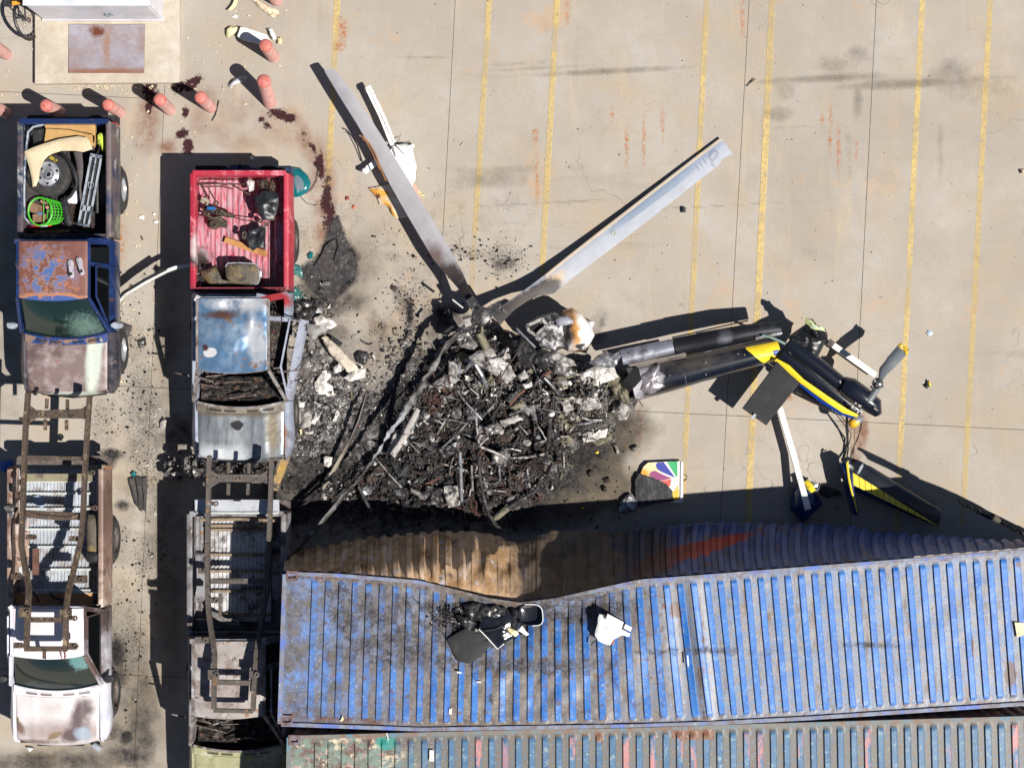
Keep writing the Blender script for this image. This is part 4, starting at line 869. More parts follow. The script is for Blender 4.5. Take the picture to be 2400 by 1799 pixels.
    # fenders
    for s in (-1, 1):
        secs = []
        for i in range(25):
            v = i / 24; y = yW + .012 + (yN - yW + .03) * v; tp = .10 * max(0, (v - .72) / .28) ** 2.2; fl = .02 * math.exp(-((v - .52) / .25) ** 2)
            zt = zhood - .012 - .055 * v; drop = .16 * max(0, (v - .88) / .12) ** 2
            secs.append([Vector((xc + s * a, y, z)) for a, z in ((hwd + .008, zt - drop), (hwd + .05, zt + .004 - drop), (hw - .035 - tp * .6, zt - .03 - drop), (hw - .006 + fl - tp, zt - .11 - drop), (hw + .012 + fl - tp, .80), (hw - .01 + fl - tp, .55), (hw - .08 - tp, zs), (hwd - .10, zs), (hwd - .04, zt - .10 - drop))])
        MB().loft(secs).build('fender', m['front'], t)
        mm = MB(); mm.box((xc + s * (hw - .30), yN + .14, .76), (.26, .06, .15)); mm.build('headlight', m.get('lamp', MAT_CHROME), t, smooth=False)
    mm = MB(); mm.box((xc, yN + .02, .76), (2 * hw - .84, .05, .18))
    for i in range(5): mm.box((xc, yN - .008, .70 + i * .032), (2 * hw - .88, .015, .012))
    mm.build('radiator_grille', MAT_BLK, t, smooth=False)
    mm = MB(); pth = [(xc - hw + .12, yN + .30, .56), (xc - hw + .15, yN + .14, .56), (xc - hw + .28, yN + .045, .56), (xc, yN - .01, .56), (xc + hw - .28, yN + .045, .56), (xc + hw - .15, yN + .14, .56), (xc + hw - .12, yN + .30, .56)]; mm.beam(pth, .06, .16); mm.build('front_bumper', m.get('fbumper', m['bumper']), t)
    # engine bay block so that nothing shows through
    mm = MB(); mm.box((xc, (yW + yN) / 2, .68), (2 * hwd - .1, abs(yW - yN) - .12, .5)); mm.build('engine_bay', MAT_UNDER, t, smooth=False)
    yr = yT + (yB - yT) * .54; yf = yN + .78
    for k_, (s, y) in enumerate(((-1, yr), (1, yr), (-1, yf), (1, yf))):
        if wheels[k_]: wheel(t, xc + s * (hw - .105), y, .37, .25, s, m.get('rim', MAT_RIM))
    return t
def yy(py, z): return (900 - py) * (H - z) / F
def xx(px, z): return (px - 1200) * (H - z) / F

# --- blue and rust truck
NAVY = C(26, 46, 92, .8)
m_rustroof = M('rusting_blue_roof', C(132, 84, 74, .7), [('n', C(108, 68, 62, .7), 2.5, .45, .68), ('x', C(170, 134, 116, .72), 108, 640, 1.7, .42, .46, 5.5, .46, .50), ('x', C(72, 104, 162, .8), 108, 640, 1.7, .40, .44, 5.5, .505, .53), ('b', C(190, 130, 90, .72), 122, 705, 1.7, .70, .13, 0, .10, .2, 5), ('b', C(62, 90, 154, .8), 122, 712, 1.7, .72, .13, 0, .06, .2, 5), ('n', C(190, 128, 88, .72), 5, .60, .68), ('d', C(206, 160, 120), 22, .12)], rough=.5)
m_hood1 = M('worn_primer_hood', C(138, 118, 114, .72), [('n', C(172, 158, 158, .75), 3.5, .46, .66), ('n', C(108, 90, 88, .7), 2.4, .52, .66), ('b', C(196, 204, 192, .8), 222, 830, 1.0, .13, .75, R(-6), .2, .14, 3), ('b', C(190, 196, 184, .78), 175, 925, 1.0, .5, .05, 0, .3, .3, 6), ('n', C(176, 104, 80, .7), 7, .64, .70), ('d', C(50, 44, 44), 17, .10)], rough=.5)
m_navy = M('faded_navy_paint', NAVY, [('n', C(44, 70, 128, .8), 3, .52, .7), ('n', C(112, 82, 74, .7), 4.5, .60, .66), ('n', C(22, 32, 60, .8), 2, .55, .75)], rough=.35, coat=.3)
m_cowl1 = M('navy_cowl', C(44, 70, 128, .8), [('n', C(150, 122, 104, .7), 4, .50, .56), ('n', C(186, 176, 166, .72), 6, .62, .68)], rough=.45)
m_bed1 = M('mottled_bed_side', C(44, 54, 80, .8), [('n', C(112, 96, 96, .7), 1.6, .44, .56), ('n', C(150, 152, 128, .72), 1.5, .54, .64), ('n', C(196, 194, 194, .76), 1.8, .60, .70)], rough=.5)
m_fl1 = M('dark_bed_floor', C(58, 52, 52, .7), [('n', C(84, 74, 70, .7), 6, .5, .66)], rough=.8)
m_fen1 = M('primer_fender', C(88, 82, 88, .72), [('n', C(48, 50, 62, .7), 3, .45, .6), ('n', C(150, 136, 134, .72), 5, .58, .66)], rough=.5)
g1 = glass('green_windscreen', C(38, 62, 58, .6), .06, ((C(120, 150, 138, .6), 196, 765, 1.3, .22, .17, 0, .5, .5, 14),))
m_sg = M('side_window_glass', C(30, 34, 38, .6), rough=.05, spec=.8)
blue_t = pickup('pickup_truck', 'blue pickup truck with rust-brown roof, primer grey hood and a bed full of scrap', P(150, 600, 0),
    xx(152, 1.15), .795, (yy(286, 1.2), yy(557, 1.2), yy(566, 1.66), yy(697, 1.68), yy(780, 1.1), yy(928, .90)), .585,
    dict(bed=m_bed1, gate=m_navy, floor=m_fl1, side=m_navy, roof=m_rustroof, hood=m_hood1, front=m_fen1, cowl=m_cowl1, pillar=m_navy, bumper=MAT_BLK, tail=M('red_lens', C(150, 30, 30), rough=.2), sideglass=m_sg), glass_m=g1, roofx=xx(124, 1.68) - xx(152, 1.15))
# --- red burnt truck
m_red = M('bright_red_bed', C(186, 50, 70, .74), [('n', C(188, 38, 66, .8), 3, .5, .7), ('n', C(232, 150, 160, .78), 4, .55, .70), ('b', C(90, 74, 74, .7), 560, 690, 1.2, 1.2, .12, 0, .6, .3, 4), ('b', C(60, 46, 46, .7), 472, 610, 1.1, .18, .12, 0, .4, .4, 6), ('b', C(214, 196, 196, .76), 462, 580, 1.1, .10, .22, 0, .5, .5, 6)], rough=.45)
m_redfl = M('worn_red_floor', C(190, 78, 98, .74), [('n', C(92, 66, 66, .7), 3, .56, .68), ('n', C(206, 150, 162, .76), 12, .42, .58, (2.6, .35, 1)), ('n', C(176, 160, 168, .74), 14, .52, .6, (2.2, .3, 1)), ('b', C(70, 58, 54, .7), 500, 670, .7, .9, .25, 0, .5, .5, 4), ('b', C(60, 50, 48, .7), 468, 610, .7, .2, .2, 0, .4, .5, 5), ('d', C(80, 30, 36), 20, .15), ('n', C(140, 100, 80, .7), 8, .66, .72)], rough=.55)
m_burntroof = M('scorched_bare_roof', C(100, 136, 172, .74), [('n', C(150, 170, 190, .74), 1.8, .48, .66), ('b', C(214, 216, 220, .8), 565, 712, 1.7, .50, .13, 0, .5, .35, 3), ('b', C(206, 210, 216, .8), 600, 800, 1.7, .15, .36, R(8), .4, .3, 3), ('n', C(152, 118, 92, .7), 3.2, .58, .66), ('n', C(76, 106, 146, .7), 2.2, .56, .7), ('b', C(110, 82, 76, .7), 520, 738, 1.7, .24, .07, 0, .4, .4, 6), ('b', C(232, 230, 230, .84), 492, 826, 1.7, .11, .07, R(10), .06, .22, 6), ('b', C(96, 62, 60, .7), 480, 815, 1.7, .05, .05, 0, .3, .4, 9), ('n', C(178, 122, 70, .7), 5, .66, .70)], rough=.32, metal=.35)
m_burnthood = M('scorched_bare_hood', C(140, 146, 152, .74), [('n', C(176, 182, 186, .76), 2, .45, .62, (2, .4, 1)), ('n', C(110, 116, 122, .7), 2, .52, .64, (2.6, .35, 1)), ('b', C(220, 224, 228, .8), 510, 1065, 1, .42, .16, 0, .5, .4, 3), ('b', C(150, 138, 118, .7), 640, 1010, 1, .10, .4, 0, .5, .4, 4), ('b', C(128, 116, 98, .7), 560, 966, 1, .9, .07, 0, .5, .4, 5), ('b', C(60, 60, 62, .7), 557, 996, 1, .105, .085, 0, .12, .25, 7)], rough=.35, metal=.3)
m_burntside = M('scorched_panels', C(168, 176, 194, .76), [('n', C(120, 116, 122, .7), 2.4, .48, .66), ('n', C(206, 212, 228, .8), 2, .55, .7), ('b', C(190, 128, 66, .7), 655, 1030, .9, .12, .42, 0, .4, .4, 5), ('b', C(176, 52, 62, .78), 650, 705, 1.0, .22, .15, 0, .3, .3, 4), ('n', C(96, 78, 70, .7), 5, .62, .7)], rough=.45, metal=.2)
m_dor = M('pale_door', C(176, 182, 200, .74), [('n', C(96, 88, 90, .7), 4, .54, .66), ('n', C(150, 150, 164, .74), 3, .52, .68), ('n', C(110, 70, 66, .7), 8, .64, .70)], rough=.4)
m_pil = M('burnt_pillar', C(142, 136, 134, .72), [('n', C(96, 74, 62, .7), 5, .48, .6), ('n', C(190, 190, 192, .76), 5, .56, .66)], rough=.6)
m_bmp = M('blue_tint_bumper', C(70, 92, 128, .74), [('n', C(38, 44, 58, .7), 4, .48, .56)], rough=.35, metal=.4)
def rf2(u, v):
    z = -.045 * math.exp(-(((u - .78) / .16) ** 2 + ((v - .62) / .30) ** 2)) - .05 * math.exp(-(((u - .45) / .25) ** 2 + ((v - .13) / .10) ** 2)) + .03 * math.exp(-(((u - .74) / .05) ** 2 + ((v - .30) / .12) ** 2))
    return z + .02 * fbm((u * 2, v * 2, 1), 1.6, 3) + .02 * abs((u + v * .5) % .5 - .25) * (1 if u > .5 else 0)
red_t = pickup('pickup_truck', 'burnt-out pickup truck with a red bed and bare scorched steel roof and hood', P(560, 740, 0),
    xx(562, 1.15), .835, (yy(407, 1.2), yy(682, 1.2), yy(700, 1.60), yy(866, 1.64), yy(942, 1.1), yy(1084, .9)), .585,
    dict(bed=m_red, floor=m_redfl, side=m_burntside, door=m_dor, roof=m_burntroof, hood=m_burnthood, front=m_burntside, cowl=M('burnt_cowl', C(136, 126, 112, .72), [('n', C(86, 80, 74, .7), 4, .48, .62), ('n', C(170, 174, 174, .74), 6, .56, .66)], rough=.6), pillar=m_pil, bumper=m_bmp, fbumper=m_pil, tail=MAT_BLK, sideglass=m_sg, rim=MAT_RIMB, inner=MAT_ASH), burnt=True, open_door=11, zroof=1.62, roof_fn=rf2, hood_fn=lambda u, v: .008 * fbm((u, v, 3), 4), mirror=False, roofx=xx(545, 1.64) - xx(562, 1.15), wheels=(1, 1, 1, 1))
# --- white truck, lower left
m_white = M('white_paint', C(236, 228, 230, .88), [('n', C(222, 206, 206, .84), 1.6, .5, .7)], rough=.35)
m_whood = M('scorched_white_hood', C(222, 216, 216, .82), [('n', C(200, 190, 186, .8), 1.4, .52, .70), ('n', C(160, 152, 148, .74), 3, .62, .70), ('b', C(176, 160, 156, .76), 160, 1715, 1, .9, .18, 0, .6, .4, 3), ('b', C(120, 104, 106, .7), 192, 1668, 1, .17, .28, R(-35), .35, .4, 3.5), ('b', C(112, 96, 98, .7), 175, 1716, 1, .22, .12, R(25), .35, .4, 4), ('b', C(166, 176, 190, .76), 194, 1718, 1, .13, .12, R(-30), .25, .3, 4), ('b', C(120, 106, 104, .7), 197, 1625, 1, .035, .035, 0, .5, .3, 6), ('b', C(150, 136, 84, .7), 38, 1686, 1, .05, .06, 0, .2, .4, 8), ('b', C(140, 116, 108, .7), 48, 1704, 1, .07, .12, R(30), .4, .4, 5), ('b', C(140, 122, 114, .7), 70, 1738, 1, .5, .04, 0, .5, .4, 5), ('b', C(150, 130, 104, .7), 130, 1722, 1, .14, .05, R(20), .2, .6, 9)], rough=.35)
m_wside = M('sooty_white_side', C(222, 222, 232, .84), [('n', C(188, 190, 206, .8), 2, .5, .7), ('b', C(90, 74, 72, .7), 240, 1450, .9, .2, .5, 0, .5, .5, 3), ('b', C(110, 92, 88, .7), 232, 1560, .9, .14, .3, 0, .5, .5, 4), ('b', C(70, 56, 56, .7), 14, 1650, .9, .07, .5, 0, .5, .4, 5)], rough=.4)
m_tanb = M('peach_bed_rail', C(176, 150, 134, .76), [('n', C(84, 68, 60, .7), 5, .54, .64), ('n', C(128, 98, 84, .7), 2.6, .48, .62), ('n', C(226, 214, 210, .82), 3, .55, .7), ('b', C(120, 92, 80, .7), 235, 1200, 1.1, .2, .8, 0, .5, .3, 3)], rough=.5)
m_wfl = M('grey_corrugated_bed', C(184, 190, 198, .78), [('n', C(152, 142, 134, .72), 4, .46, .62), ('n', C(206, 212, 220, .8), 3, .55, .7), ('n', C(120, 100, 88, .7), 7, .62, .68)], rough=.5)
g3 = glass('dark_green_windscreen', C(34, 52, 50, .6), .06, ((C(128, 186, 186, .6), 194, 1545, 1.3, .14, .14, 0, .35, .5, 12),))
white_t = pickup('pickup_truck', 'white pickup truck at the lower left with scorched hood under a rusty frame', P(125, 1420, 0),
    xx(130, 1.15), .815, (yy(1100, 1.2), yy(1425, 1.2), yy(1426, 1.70), yy(1536, 1.72), yy(1606, 1.1), yy(1748, .92)), .60,
    dict(bed=m_tanb, floor=m_wfl, side=m_wside, roof=m_white, hood=m_whood, front=m_wside, cowl=m_white, pillar=m_wside, bumper=MAT_RIMB, fbumper=M('blue_white_bumper', C(170, 186, 206, .8), rough=.3), tail=M('amber_lens', C(206, 130, 70), rough=.3), sideglass=m_sg, well=m_tanb, rim=MAT_RIMB, mirror=MAT_BLK), glass_m=g3, zroof=1.68, roofx=xx(112, 1.7) - xx(130, 1.15), tailgate=False, bedtop=1.18)
# --- burnt yellowish truck, lower middle
m_yh = M('yellow_scorched_hood', C(172, 170, 132, .74), [('n', C(138, 134, 112, .72), 3, .46, .64), ('n', C(206, 204, 176, .8), 3, .56, .68), ('n', C(190, 184, 96, .74), 2.2, .56, .66)], rough=.45)
m_yr = M('grey_burnt_roof', C(172, 164, 160, .76), [('n', C(150, 112, 84, .72), 3.4, .57, .66), ('n', C(128, 108, 100, .7), 2.4, .48, .64), ('n', C(204, 200, 198, .8), 2.6, .56, .68), ('n', C(96, 84, 80, .7), 11, .60, .66)], rough=.55)
m_gb = M('grey_burnt_bed', C(146, 144, 148, .74), [('n', C(96, 86, 82, .7), 2.6, .46, .6), ('n', C(196, 198, 204, .78), 2.8, .56, .68), ('n', C(142, 106, 82, .7), 4, .62, .68)], rough=.55)
yel_t = pickup('pickup_truck', 'burnt pickup truck with a yellowish hood between the white truck and the container', P(560, 1520, 0),
    xx(555, 1.15), .84, (yy(1205, 1.2), yy(1488, 1.2), yy(1502, 1.62), yy(1676, 1.66), yy(1746, 1.1), yy(1905, .92)), .585,
    dict(bed=m_gb, floor=m_gb, side=m_gb, roof=m_yr, hood=m_yh, front=m_yh, pillar=m_pil, bumper=MAT_RIMB, tail=MAT_BLK, sideglass=m_sg, rim=MAT_RIMB, inner=MAT_ASH), burnt=True, mirror=False, roofx=xx(535, 1.66) - xx(555, 1.15), zroof=1.64)
# ---------------------------------------------------------------- burnt wreck
def SP(pts, z): return [P(p[0], p[1], p[2] if len(p) > 2 else z) for p in pts]
HEAP = [(1030, 800), (1080, 770), (1130, 760), (1190, 770), (1240, 795), (1310, 832), (1400, 850), (1480, 870), (1508, 925), (1490, 960), (1445, 975), (1450, 1040), (1380, 1040), (1350, 1060), (1345, 1100), (1310, 1140), (1270, 1180), (1200, 1215), (1120, 1228), (1000, 1212), (900, 1196), (840, 1180), (770, 1190), (760, 1150), (810, 1100), (860, 1060), (905, 1000), (960, 900), (1000, 850)]
def heap_h(X, Y):
    d = -sdf(HEAP, X, Y); e = np.clip(d / 45, 0, 1); e = e * e * (3 - 2 * e)
    up_ = np.exp(-(((X - 1190) / 170) ** 2 + ((Y - 880) / 110) ** 2)) * .42 + np.exp(-(((X - 1370) / 110) ** 2 + ((Y - 920) / 80) ** 2)) * .35 + .14
    low = np.exp(-(((X - 930) / 140) ** 2 + ((Y - 1100) / 110) ** 2)) * .10
    return e * (up_ + low)
mc_black = M('black_char', C(28, 27, 29, .7), [('n', C(62, 60, 62, .7), 9, .5, .66)], rough=.7)
mc_dark = M('dark_grey_scrap', C(66, 63, 63, .7), [('n', C(32, 30, 31, .7), 8, .46, .6), ('n', C(120, 118, 118, .7), 11, .56, .64)], rough=.35, spec=.7)
mc_mid = M('grey_ash', C(132, 128, 126, .7), [('n', C(70, 66, 64, .7), 9, .46, .58), ('n', C(172, 168, 162, .74), 12, .56, .66)], rough=.42, spec=.7)
mc_lite = M('pale_ash', C(178, 174, 170, .76), [('n', C(104, 96, 92, .7), 9, .48, .60), ('n', C(52, 48, 46, .7), 7, .60, .66)], rough=.5)
mc_white = M('white_ash', C(222, 218, 212, .8), [('n', C(160, 152, 144, .74), 8, .50, .64), ('n', C(84, 78, 74, .7), 10, .61, .66)], rough=.7)
mc_brown = M('rusty_scrap', C(74, 58, 52, .7), [('n', C(58, 44, 40, .7), 8, .46, .6)], rough=.75)
mc_copper = M('copper_wire', C(126, 84, 72, .7), rough=.6)
mc_olive = M('olive_scrap', C(134, 128, 104, .7), [('n', C(74, 70, 62, .7), 7, .46, .6)], rough=.7)
mc_steel = M('scorched_aluminium', C(176, 178, 184, .74), [('n', C(110, 106, 106, .7), 5, .45, .62), ('n', C(64, 60, 60, .7), 6, .58, .68)], rough=.35, metal=.5)
k = NB('charred_ground_mass')
n1 = k.noise(7, 6, .8); n2 = k.noise(26, 5, .8, off=3)
gl = k.blob(1085, 850, .6, .75, .6, 0, .7, .4, 3); gl2 = k.blob(1400, 930, .6, .8, .8, 0, .7, .4, 3); gl = k.math('MAXIMUM', gl, gl2)
base = k.mix(gl, C(50, 49, 51, .7), C(134, 128, 122, .7))
col = k.mix(k.mr(n1, .42, .62), C(24, 23, 25, .7), base); col = k.mix(k.mr(n2, .52, .62), col, C(130, 125, 122, .7)); col = k.mix(k.math('MULTIPLY', k.mr(k.noise(12, 5, .85, off=8), .50, .62), k.mr(gl, 0, 1, .25, 1)), col, C(196, 192, 186, .76))
col = k.mix(k.mr(k.noise(3, 5, .8, off=5), .56, .62), col, C(92, 64, 54, .7))
MAT_MASS = k.fin(col, .8, 0, k.math('ADD', n1, n2), .05, 1.0)
wreck = thing('helicopter_wreck', 'burnt-out heap of helicopter fuselage in the middle of the black scorch mark', 'helicopter wreck', P(1150, 1000, 0))
# ash bed
nu, nv = 560, 350; X0, X1, Y0, Y1 = 740, 1530, 740, 1245
U, V_ = np.meshgrid(np.linspace(0, 1, nu + 1), np.linspace(0, 1, nv + 1), indexing='ij'); GX = X0 + (X1 - X0) * U; GY = Y0 + (Y1 - Y0) * V_
GH = heap_h(GX, GY); mb = MB()
for a, b, h_ in zip(GX.ravel(), GY.ravel(), GH.ravel()):
    p = P(a, b, 0); n = mnoise.fractal(Vector((p.x * 5, p.y * 5, 3)), .7, 2.0, 4); c = 1.2 * mnoise.fractal(Vector((p.x * 26, p.y * 16, 1)), .9, 2.1, 2)
    mb.v.append((p.x, p.y, (h_ * (1.08 + .40 * n) + .04 * c * min(1, h_ * 8)) if h_ > .004 else -.03))
w_ = nv + 1
keep = (GH > .0)
for i in range(nu):
    for j in range(nv):
        if keep[i, j] or keep[i + 1, j + 1] or keep[i + 1, j] or keep[i, j + 1]: mb.f.append((i * w_ + j, i * w_ + j + 1, (i + 1) * w_ + j + 1, (i + 1) * w_ + j))
mb.mi = [0] * len(mb.f); mb.build('ash_bed', MAT_MASS, wreck, smooth=False, kind='stuff')
# thousands of torn bits
def rrot(r): return Matrix.Rotation(r.uniform(0, 6.28), 3, 'Z') @ Matrix.Rotation(r.gauss(0, .7), 3, 'X') @ Matrix.Rotation(r.gauss(0, .7), 3, 'Y')
def shard(mb, c, s, r, kind=None):
    kind = kind or r.choice('psssssctww'); q = rrot(r)
    if kind == 'c':                                           # chunk
        v = [q @ Vector((x * s * r.uniform(.08, .75), y * s * r.uniform(.08, .6), z * s * r.uniform(.05, .45))) + c for x in (-1, 1) for y in (-1, 1) for z in (-1, 1)]
        mb.add(v, [(0, 1, 3, 2), (4, 6, 7, 5), (0, 4, 5, 1), (2, 3, 7, 6), (0, 2, 6, 4), (1, 5, 7, 3)])
    elif kind in 'ps':                                        # bent sheet
        n = 3; a = r.uniform(.6, 1.8) * s; b = r.uniform(.2, .8) * s; bend = r.uniform(-.5, .5) * s; tw = r.uniform(-.3, .3) * s; th = .006
        g = [[Vector(((i / n - .5) * a + r.uniform(-.1, .1) * s, (j / 2 - .5) * b + r.uniform(-.1, .1) * s, bend * ((i / n * 2 - 1) ** 2) + tw * (i / n - .5) * (j / 2 - .5) + r.uniform(-.05, .05) * s)) for j in range(3)] for i in range(n + 1)]
        v = [q @ p + c for row in g for p in row]; f = [(i * 3 + j, i * 3 + 3 + j, i * 3 + 4 + j, i * 3 + 1 + j) for i in range(n) for j in range(2)]
        o = len(v); mb.add(v + [p - Vector((0, 0, th)) for p in v], f + [tuple(reversed([x + o for x in t])) for t in f])
    elif kind == 't':
        d = q @ Vector((1, 0, 0)); d.z *= .4; L = s * r.uniform(1, 2.2); mb.tube([c - d * L / 2, c + Vector((r.uniform(-.1, .1), r.uniform(-.1, .1), r.uniform(-.03, .06))) * s * 2, c + d * L / 2], s * r.uniform(.05, .12), 5)
    else:
        p = [c]; d = Vector((r.uniform(-1, 1), r.uniform(-1, 1), r.uniform(-.2, .3))).normalized()
        for _ in range(6):
            d = (d + Vector((r.uniform(-.8, .8), r.uniform(-.8, .8), r.uniform(-.4, .35)))).normalized(); p.append(p[-1] + d * s * .35)
        mb.tube(p, .004 + s * .02, 4)
MATS = [mc_black, mc_dark, mc_mid, mc_lite, mc_white, mc_brown, mc_copper, mc_olive, mc_steel]
rnd = random.Random(11); mb = MB(); N = 10500; xs_, ys_ = [], []
while len(xs_) < N:
    x, y = rnd.uniform(755, 1515), rnd.uniform(755, 1235); xs_.append(x); ys_.append(y)
hs_ = heap_h(np.array(xs_), np.array(ys_))
for x, y, h_ in zip(xs_, ys_, hs_):
    if h_ < .02: continue
    n = mnoise.fractal(Vector((x * .012, y * .012, 5)), 1.0, 2.0, 3)
    light = .5 * math.exp(-(((x - 1080) / 110) ** 2 + ((y - 840) / 80) ** 2)) + .75 * math.exp(-(((x - 1400) / 110) ** 2 + ((y - 930) / 100) ** 2)) + .35 * math.exp(-(((x - 1150) / 120) ** 2 + ((y - 930) / 80) ** 2)) - .2 * math.exp(-(((x - 930) / 150) ** 2 + ((y - 1120) / 110) ** 2))
    q = rnd.random() + light * .80 + n * .42 + .02
    mb.cur = 0 if q < .46 else 1 if q < .74 else 2 if q < 1.0 else 3 if q < 1.26 else 4
    if rnd.random() < .012: mb.cur = 4
    if rnd.random() < .06: mb.cur = rnd.choice([5, 5, 7, 7, 8, 1])
    if x > 1300 and rnd.random() < .30: mb.cur = 7
    s = rnd.choice([.025, .03, .035, .045, .05, .06, .08, .11, .15]) * rnd.uniform(.7, 1.2)
    c = P(x, y, 0); c.z = h_ * rnd.uniform(.85, 1.2) + .01
    shard(mb, c, s, rnd)
mb.build('scrap_fragments', MATS, wreck, smooth=False, kind='stuff')
# loose wiring looms, rusty and copper
for nm, m_, cen, cnt, sz in (('wire_tangle', mc_brown, [(1215, 1075, 40), (1245, 1090, 30), (1100, 1160, 60), (1330, 900, 30), (1140, 1150, 50), (1355, 1000, 30), (1050, 950, 60), (1130, 960, 60), (1180, 1040, 60), (1290, 1010, 60)], 130, .15), ('copper_wire_tangle', mc_copper, [(1045, 915, 22), (1030, 940, 16), (1020, 920, 30), (1240, 1160, 50), (1100, 1200, 40), (1110, 1080, 40)], 42, .13)):
    mb = MB()
    for _ in range(cnt):
        cx, cy, sp = rnd.choice(cen); x, y = rnd.gauss(cx, sp * .6), rnd.gauss(cy, sp * .6); c = P(x, y, 0); c.z = float(heap_h(np.array([x]), np.array([y]))[0]) + .10
        shard(mb, c, sz * rnd.uniform(.6, 1.6), rnd, 'w')
    mb.build(nm, m_, wreck, kind='stuff')
# larger torn panels, each its own part
big = [([(1085, 845), (1120, 822), (1150, 815), (1165, 835), (1190, 850), (1210, 880), (1190, 900), (1160, 880), (1130, 860)], .75, mc_lite, .06), ([(1140, 840), (1175, 838), (1187, 850), (1180, 868), (1150, 858)], .84, mc_white, .03),
       ([(1345, 880), (1395, 858), (1440, 862), (1450, 885), (1400, 905), (1360, 900)], .62, mc_white, .05), ([(1340, 930), (1370, 915), (1400, 925), (1410, 955), (1375, 965), (1345, 955)], .6, mc_lite, .07), ([(1420, 870), (1450, 880), (1475, 910), (1470, 950), (1440, 930), (1425, 900)], .6, mc_olive, .08),
       ([(1365, 1010), (1395, 1015), (1410, 1000), (1425, 1005), (1420, 1025), (1385, 1035), (1368, 1036)], .30, mc_white, .06), ([(1385, 1035), (1430, 1018), (1436, 1030), (1400, 1046)], .24, mc_olive, .03), ([(1300, 850), (1340, 862), (1352, 880), (1320, 885), (1296, 870)], .8, mc_mid, .05), ([(1280, 835), (1300, 820), (1345, 845), (1352, 858), (1320, 862)], .85, mc_lite, .04),
       ([(1195, 955), (1220, 935), (1232, 945), (1205, 962)], .7, mc_olive, .02), ([(1222, 900), (1245, 895), (1248, 905), (1230, 912)], .85, mc_white, .02), ([(1210, 880), (1230, 865), (1240, 885), (1220, 895)], .8, mc_lite, .03), ([(1190, 940), (1205, 930), (1250, 960), (1240, 975)], .65, mc_mid, .04),
       ([(1040, 1140), (1078, 1136), (1088, 1150), (1078, 1185), (1052, 1190), (1042, 1165)], .34, mc_lite, .10), ([(1000, 1138), (1040, 1146), (1030, 1178), (1005, 1185), (985, 1160)], .34, mc_dark, .10), ([(940, 1170), (985, 1165), (988, 1195), (960, 1212), (940, 1198)], .28, mc_black, .12), ([(960, 1140), (985, 1150), (1000, 1172), (985, 1170), (962, 1152)], .4, mc_mid, .04),
       ([(925, 1010), (955, 1000), (945, 1040), (920, 1068), (908, 1058)], .36, mc_lite, .07), ([(925, 1110), (950, 1080), (962, 1090), (955, 1120), (930, 1122)], .3, mc_black, .04), ([(1065, 795), (1075, 765), (1100, 775), (1125, 810), (1110, 820), (1080, 815)], .7, mc_mid, .05), ([(1235, 950), (1262, 945), (1270, 985), (1248, 985)], .55, mc_mid, .06), ([(1280, 1010), (1300, 1000), (1320, 1030), (1295, 1045)], .5, mc_dark, .05), ([(1310, 940), (1330, 930), (1345, 960), (1325, 975)], .62, mc_lite, .05),
       ([(1200, 800), (1235, 790), (1262, 830), (1240, 860), (1215, 850)], .8, mc_black, .05), ([(1260, 820), (1300, 828), (1310, 850), (1275, 870), (1250, 850)], .85, mc_dark, .06), ([(1440, 960), (1460, 935), (1478, 960), (1468, 985), (1450, 985)], .5, mc_lite, .05), ([(1130, 1000), (1165, 990), (1180, 1010), (1150, 1020)], .5, mc_mid, .05), ([(1150, 1065), (1185, 1050), (1200, 1075), (1165, 1090)], .45, mc_mid, .05), ([(1170, 985), (1215, 970), (1228, 985), (1180, 1000)], .5, mc_lite, .03), ([(1020, 1050), (1060, 1040), (1070, 1060), (1040, 1075)], .35, mc_dark, .04), ([(1010, 900), (1040, 880), (1055, 900), (1030, 915)], .5, mc_mid, .05), ([(1050, 845), (1075, 850), (1070, 890), (1052, 880)], .6, mc_lite, .04)]
for i, (pl, z, m_, nz) in enumerate(big): MB().pillow(SP(pl, z), h=.05, thick=.012, rings=5, noise=nz, nscale=9, jag=.012, seg=.045, seed=i).build('torn_panel', m_, wreck, angle=25)
for i in range(150):                                         # medium panels and lumps one can pick apart
    while True:
        x, y = rnd.uniform(780, 1490), rnd.uniform(775, 1225); h_ = float(heap_h(np.array([x]), np.array([y]))[0])
        if h_ > .08: break
    n = rnd.randint(4, 7); r_ = rnd.uniform(9, 22); a0 = rnd.uniform(0, 6.28); sx = rnd.uniform(.4, 1)
    pl = [(x + r_ * math.cos(a0 + 6.28 * k_ / n) * rnd.uniform(.6, 1.1), y + r_ * sx * math.sin(a0 + 6.28 * k_ / n) * rnd.uniform(.6, 1.1)) for k_ in range(n)][::-1]
    lite_ = math.exp(-(((x - 1400) / 130) ** 2 + ((y - 930) / 110) ** 2)) + .6 * math.exp(-(((x - 1120) / 130) ** 2 + ((y - 850) / 90) ** 2))
    m_ = rnd.choice([mc_lite, mc_white, mc_olive, mc_mid] if rnd.random() < lite_ else [mc_black, mc_dark, mc_dark, mc_mid, mc_brown, mc_steel])
    MB().pillow(SP(pl, h_ * 1.1 + .05), h=.04, thick=.015, rings=3, noise=.05, nscale=11, jag=.01, seg=.05, seed=i + 50).build('bent_plate', m_, wreck, angle=25)
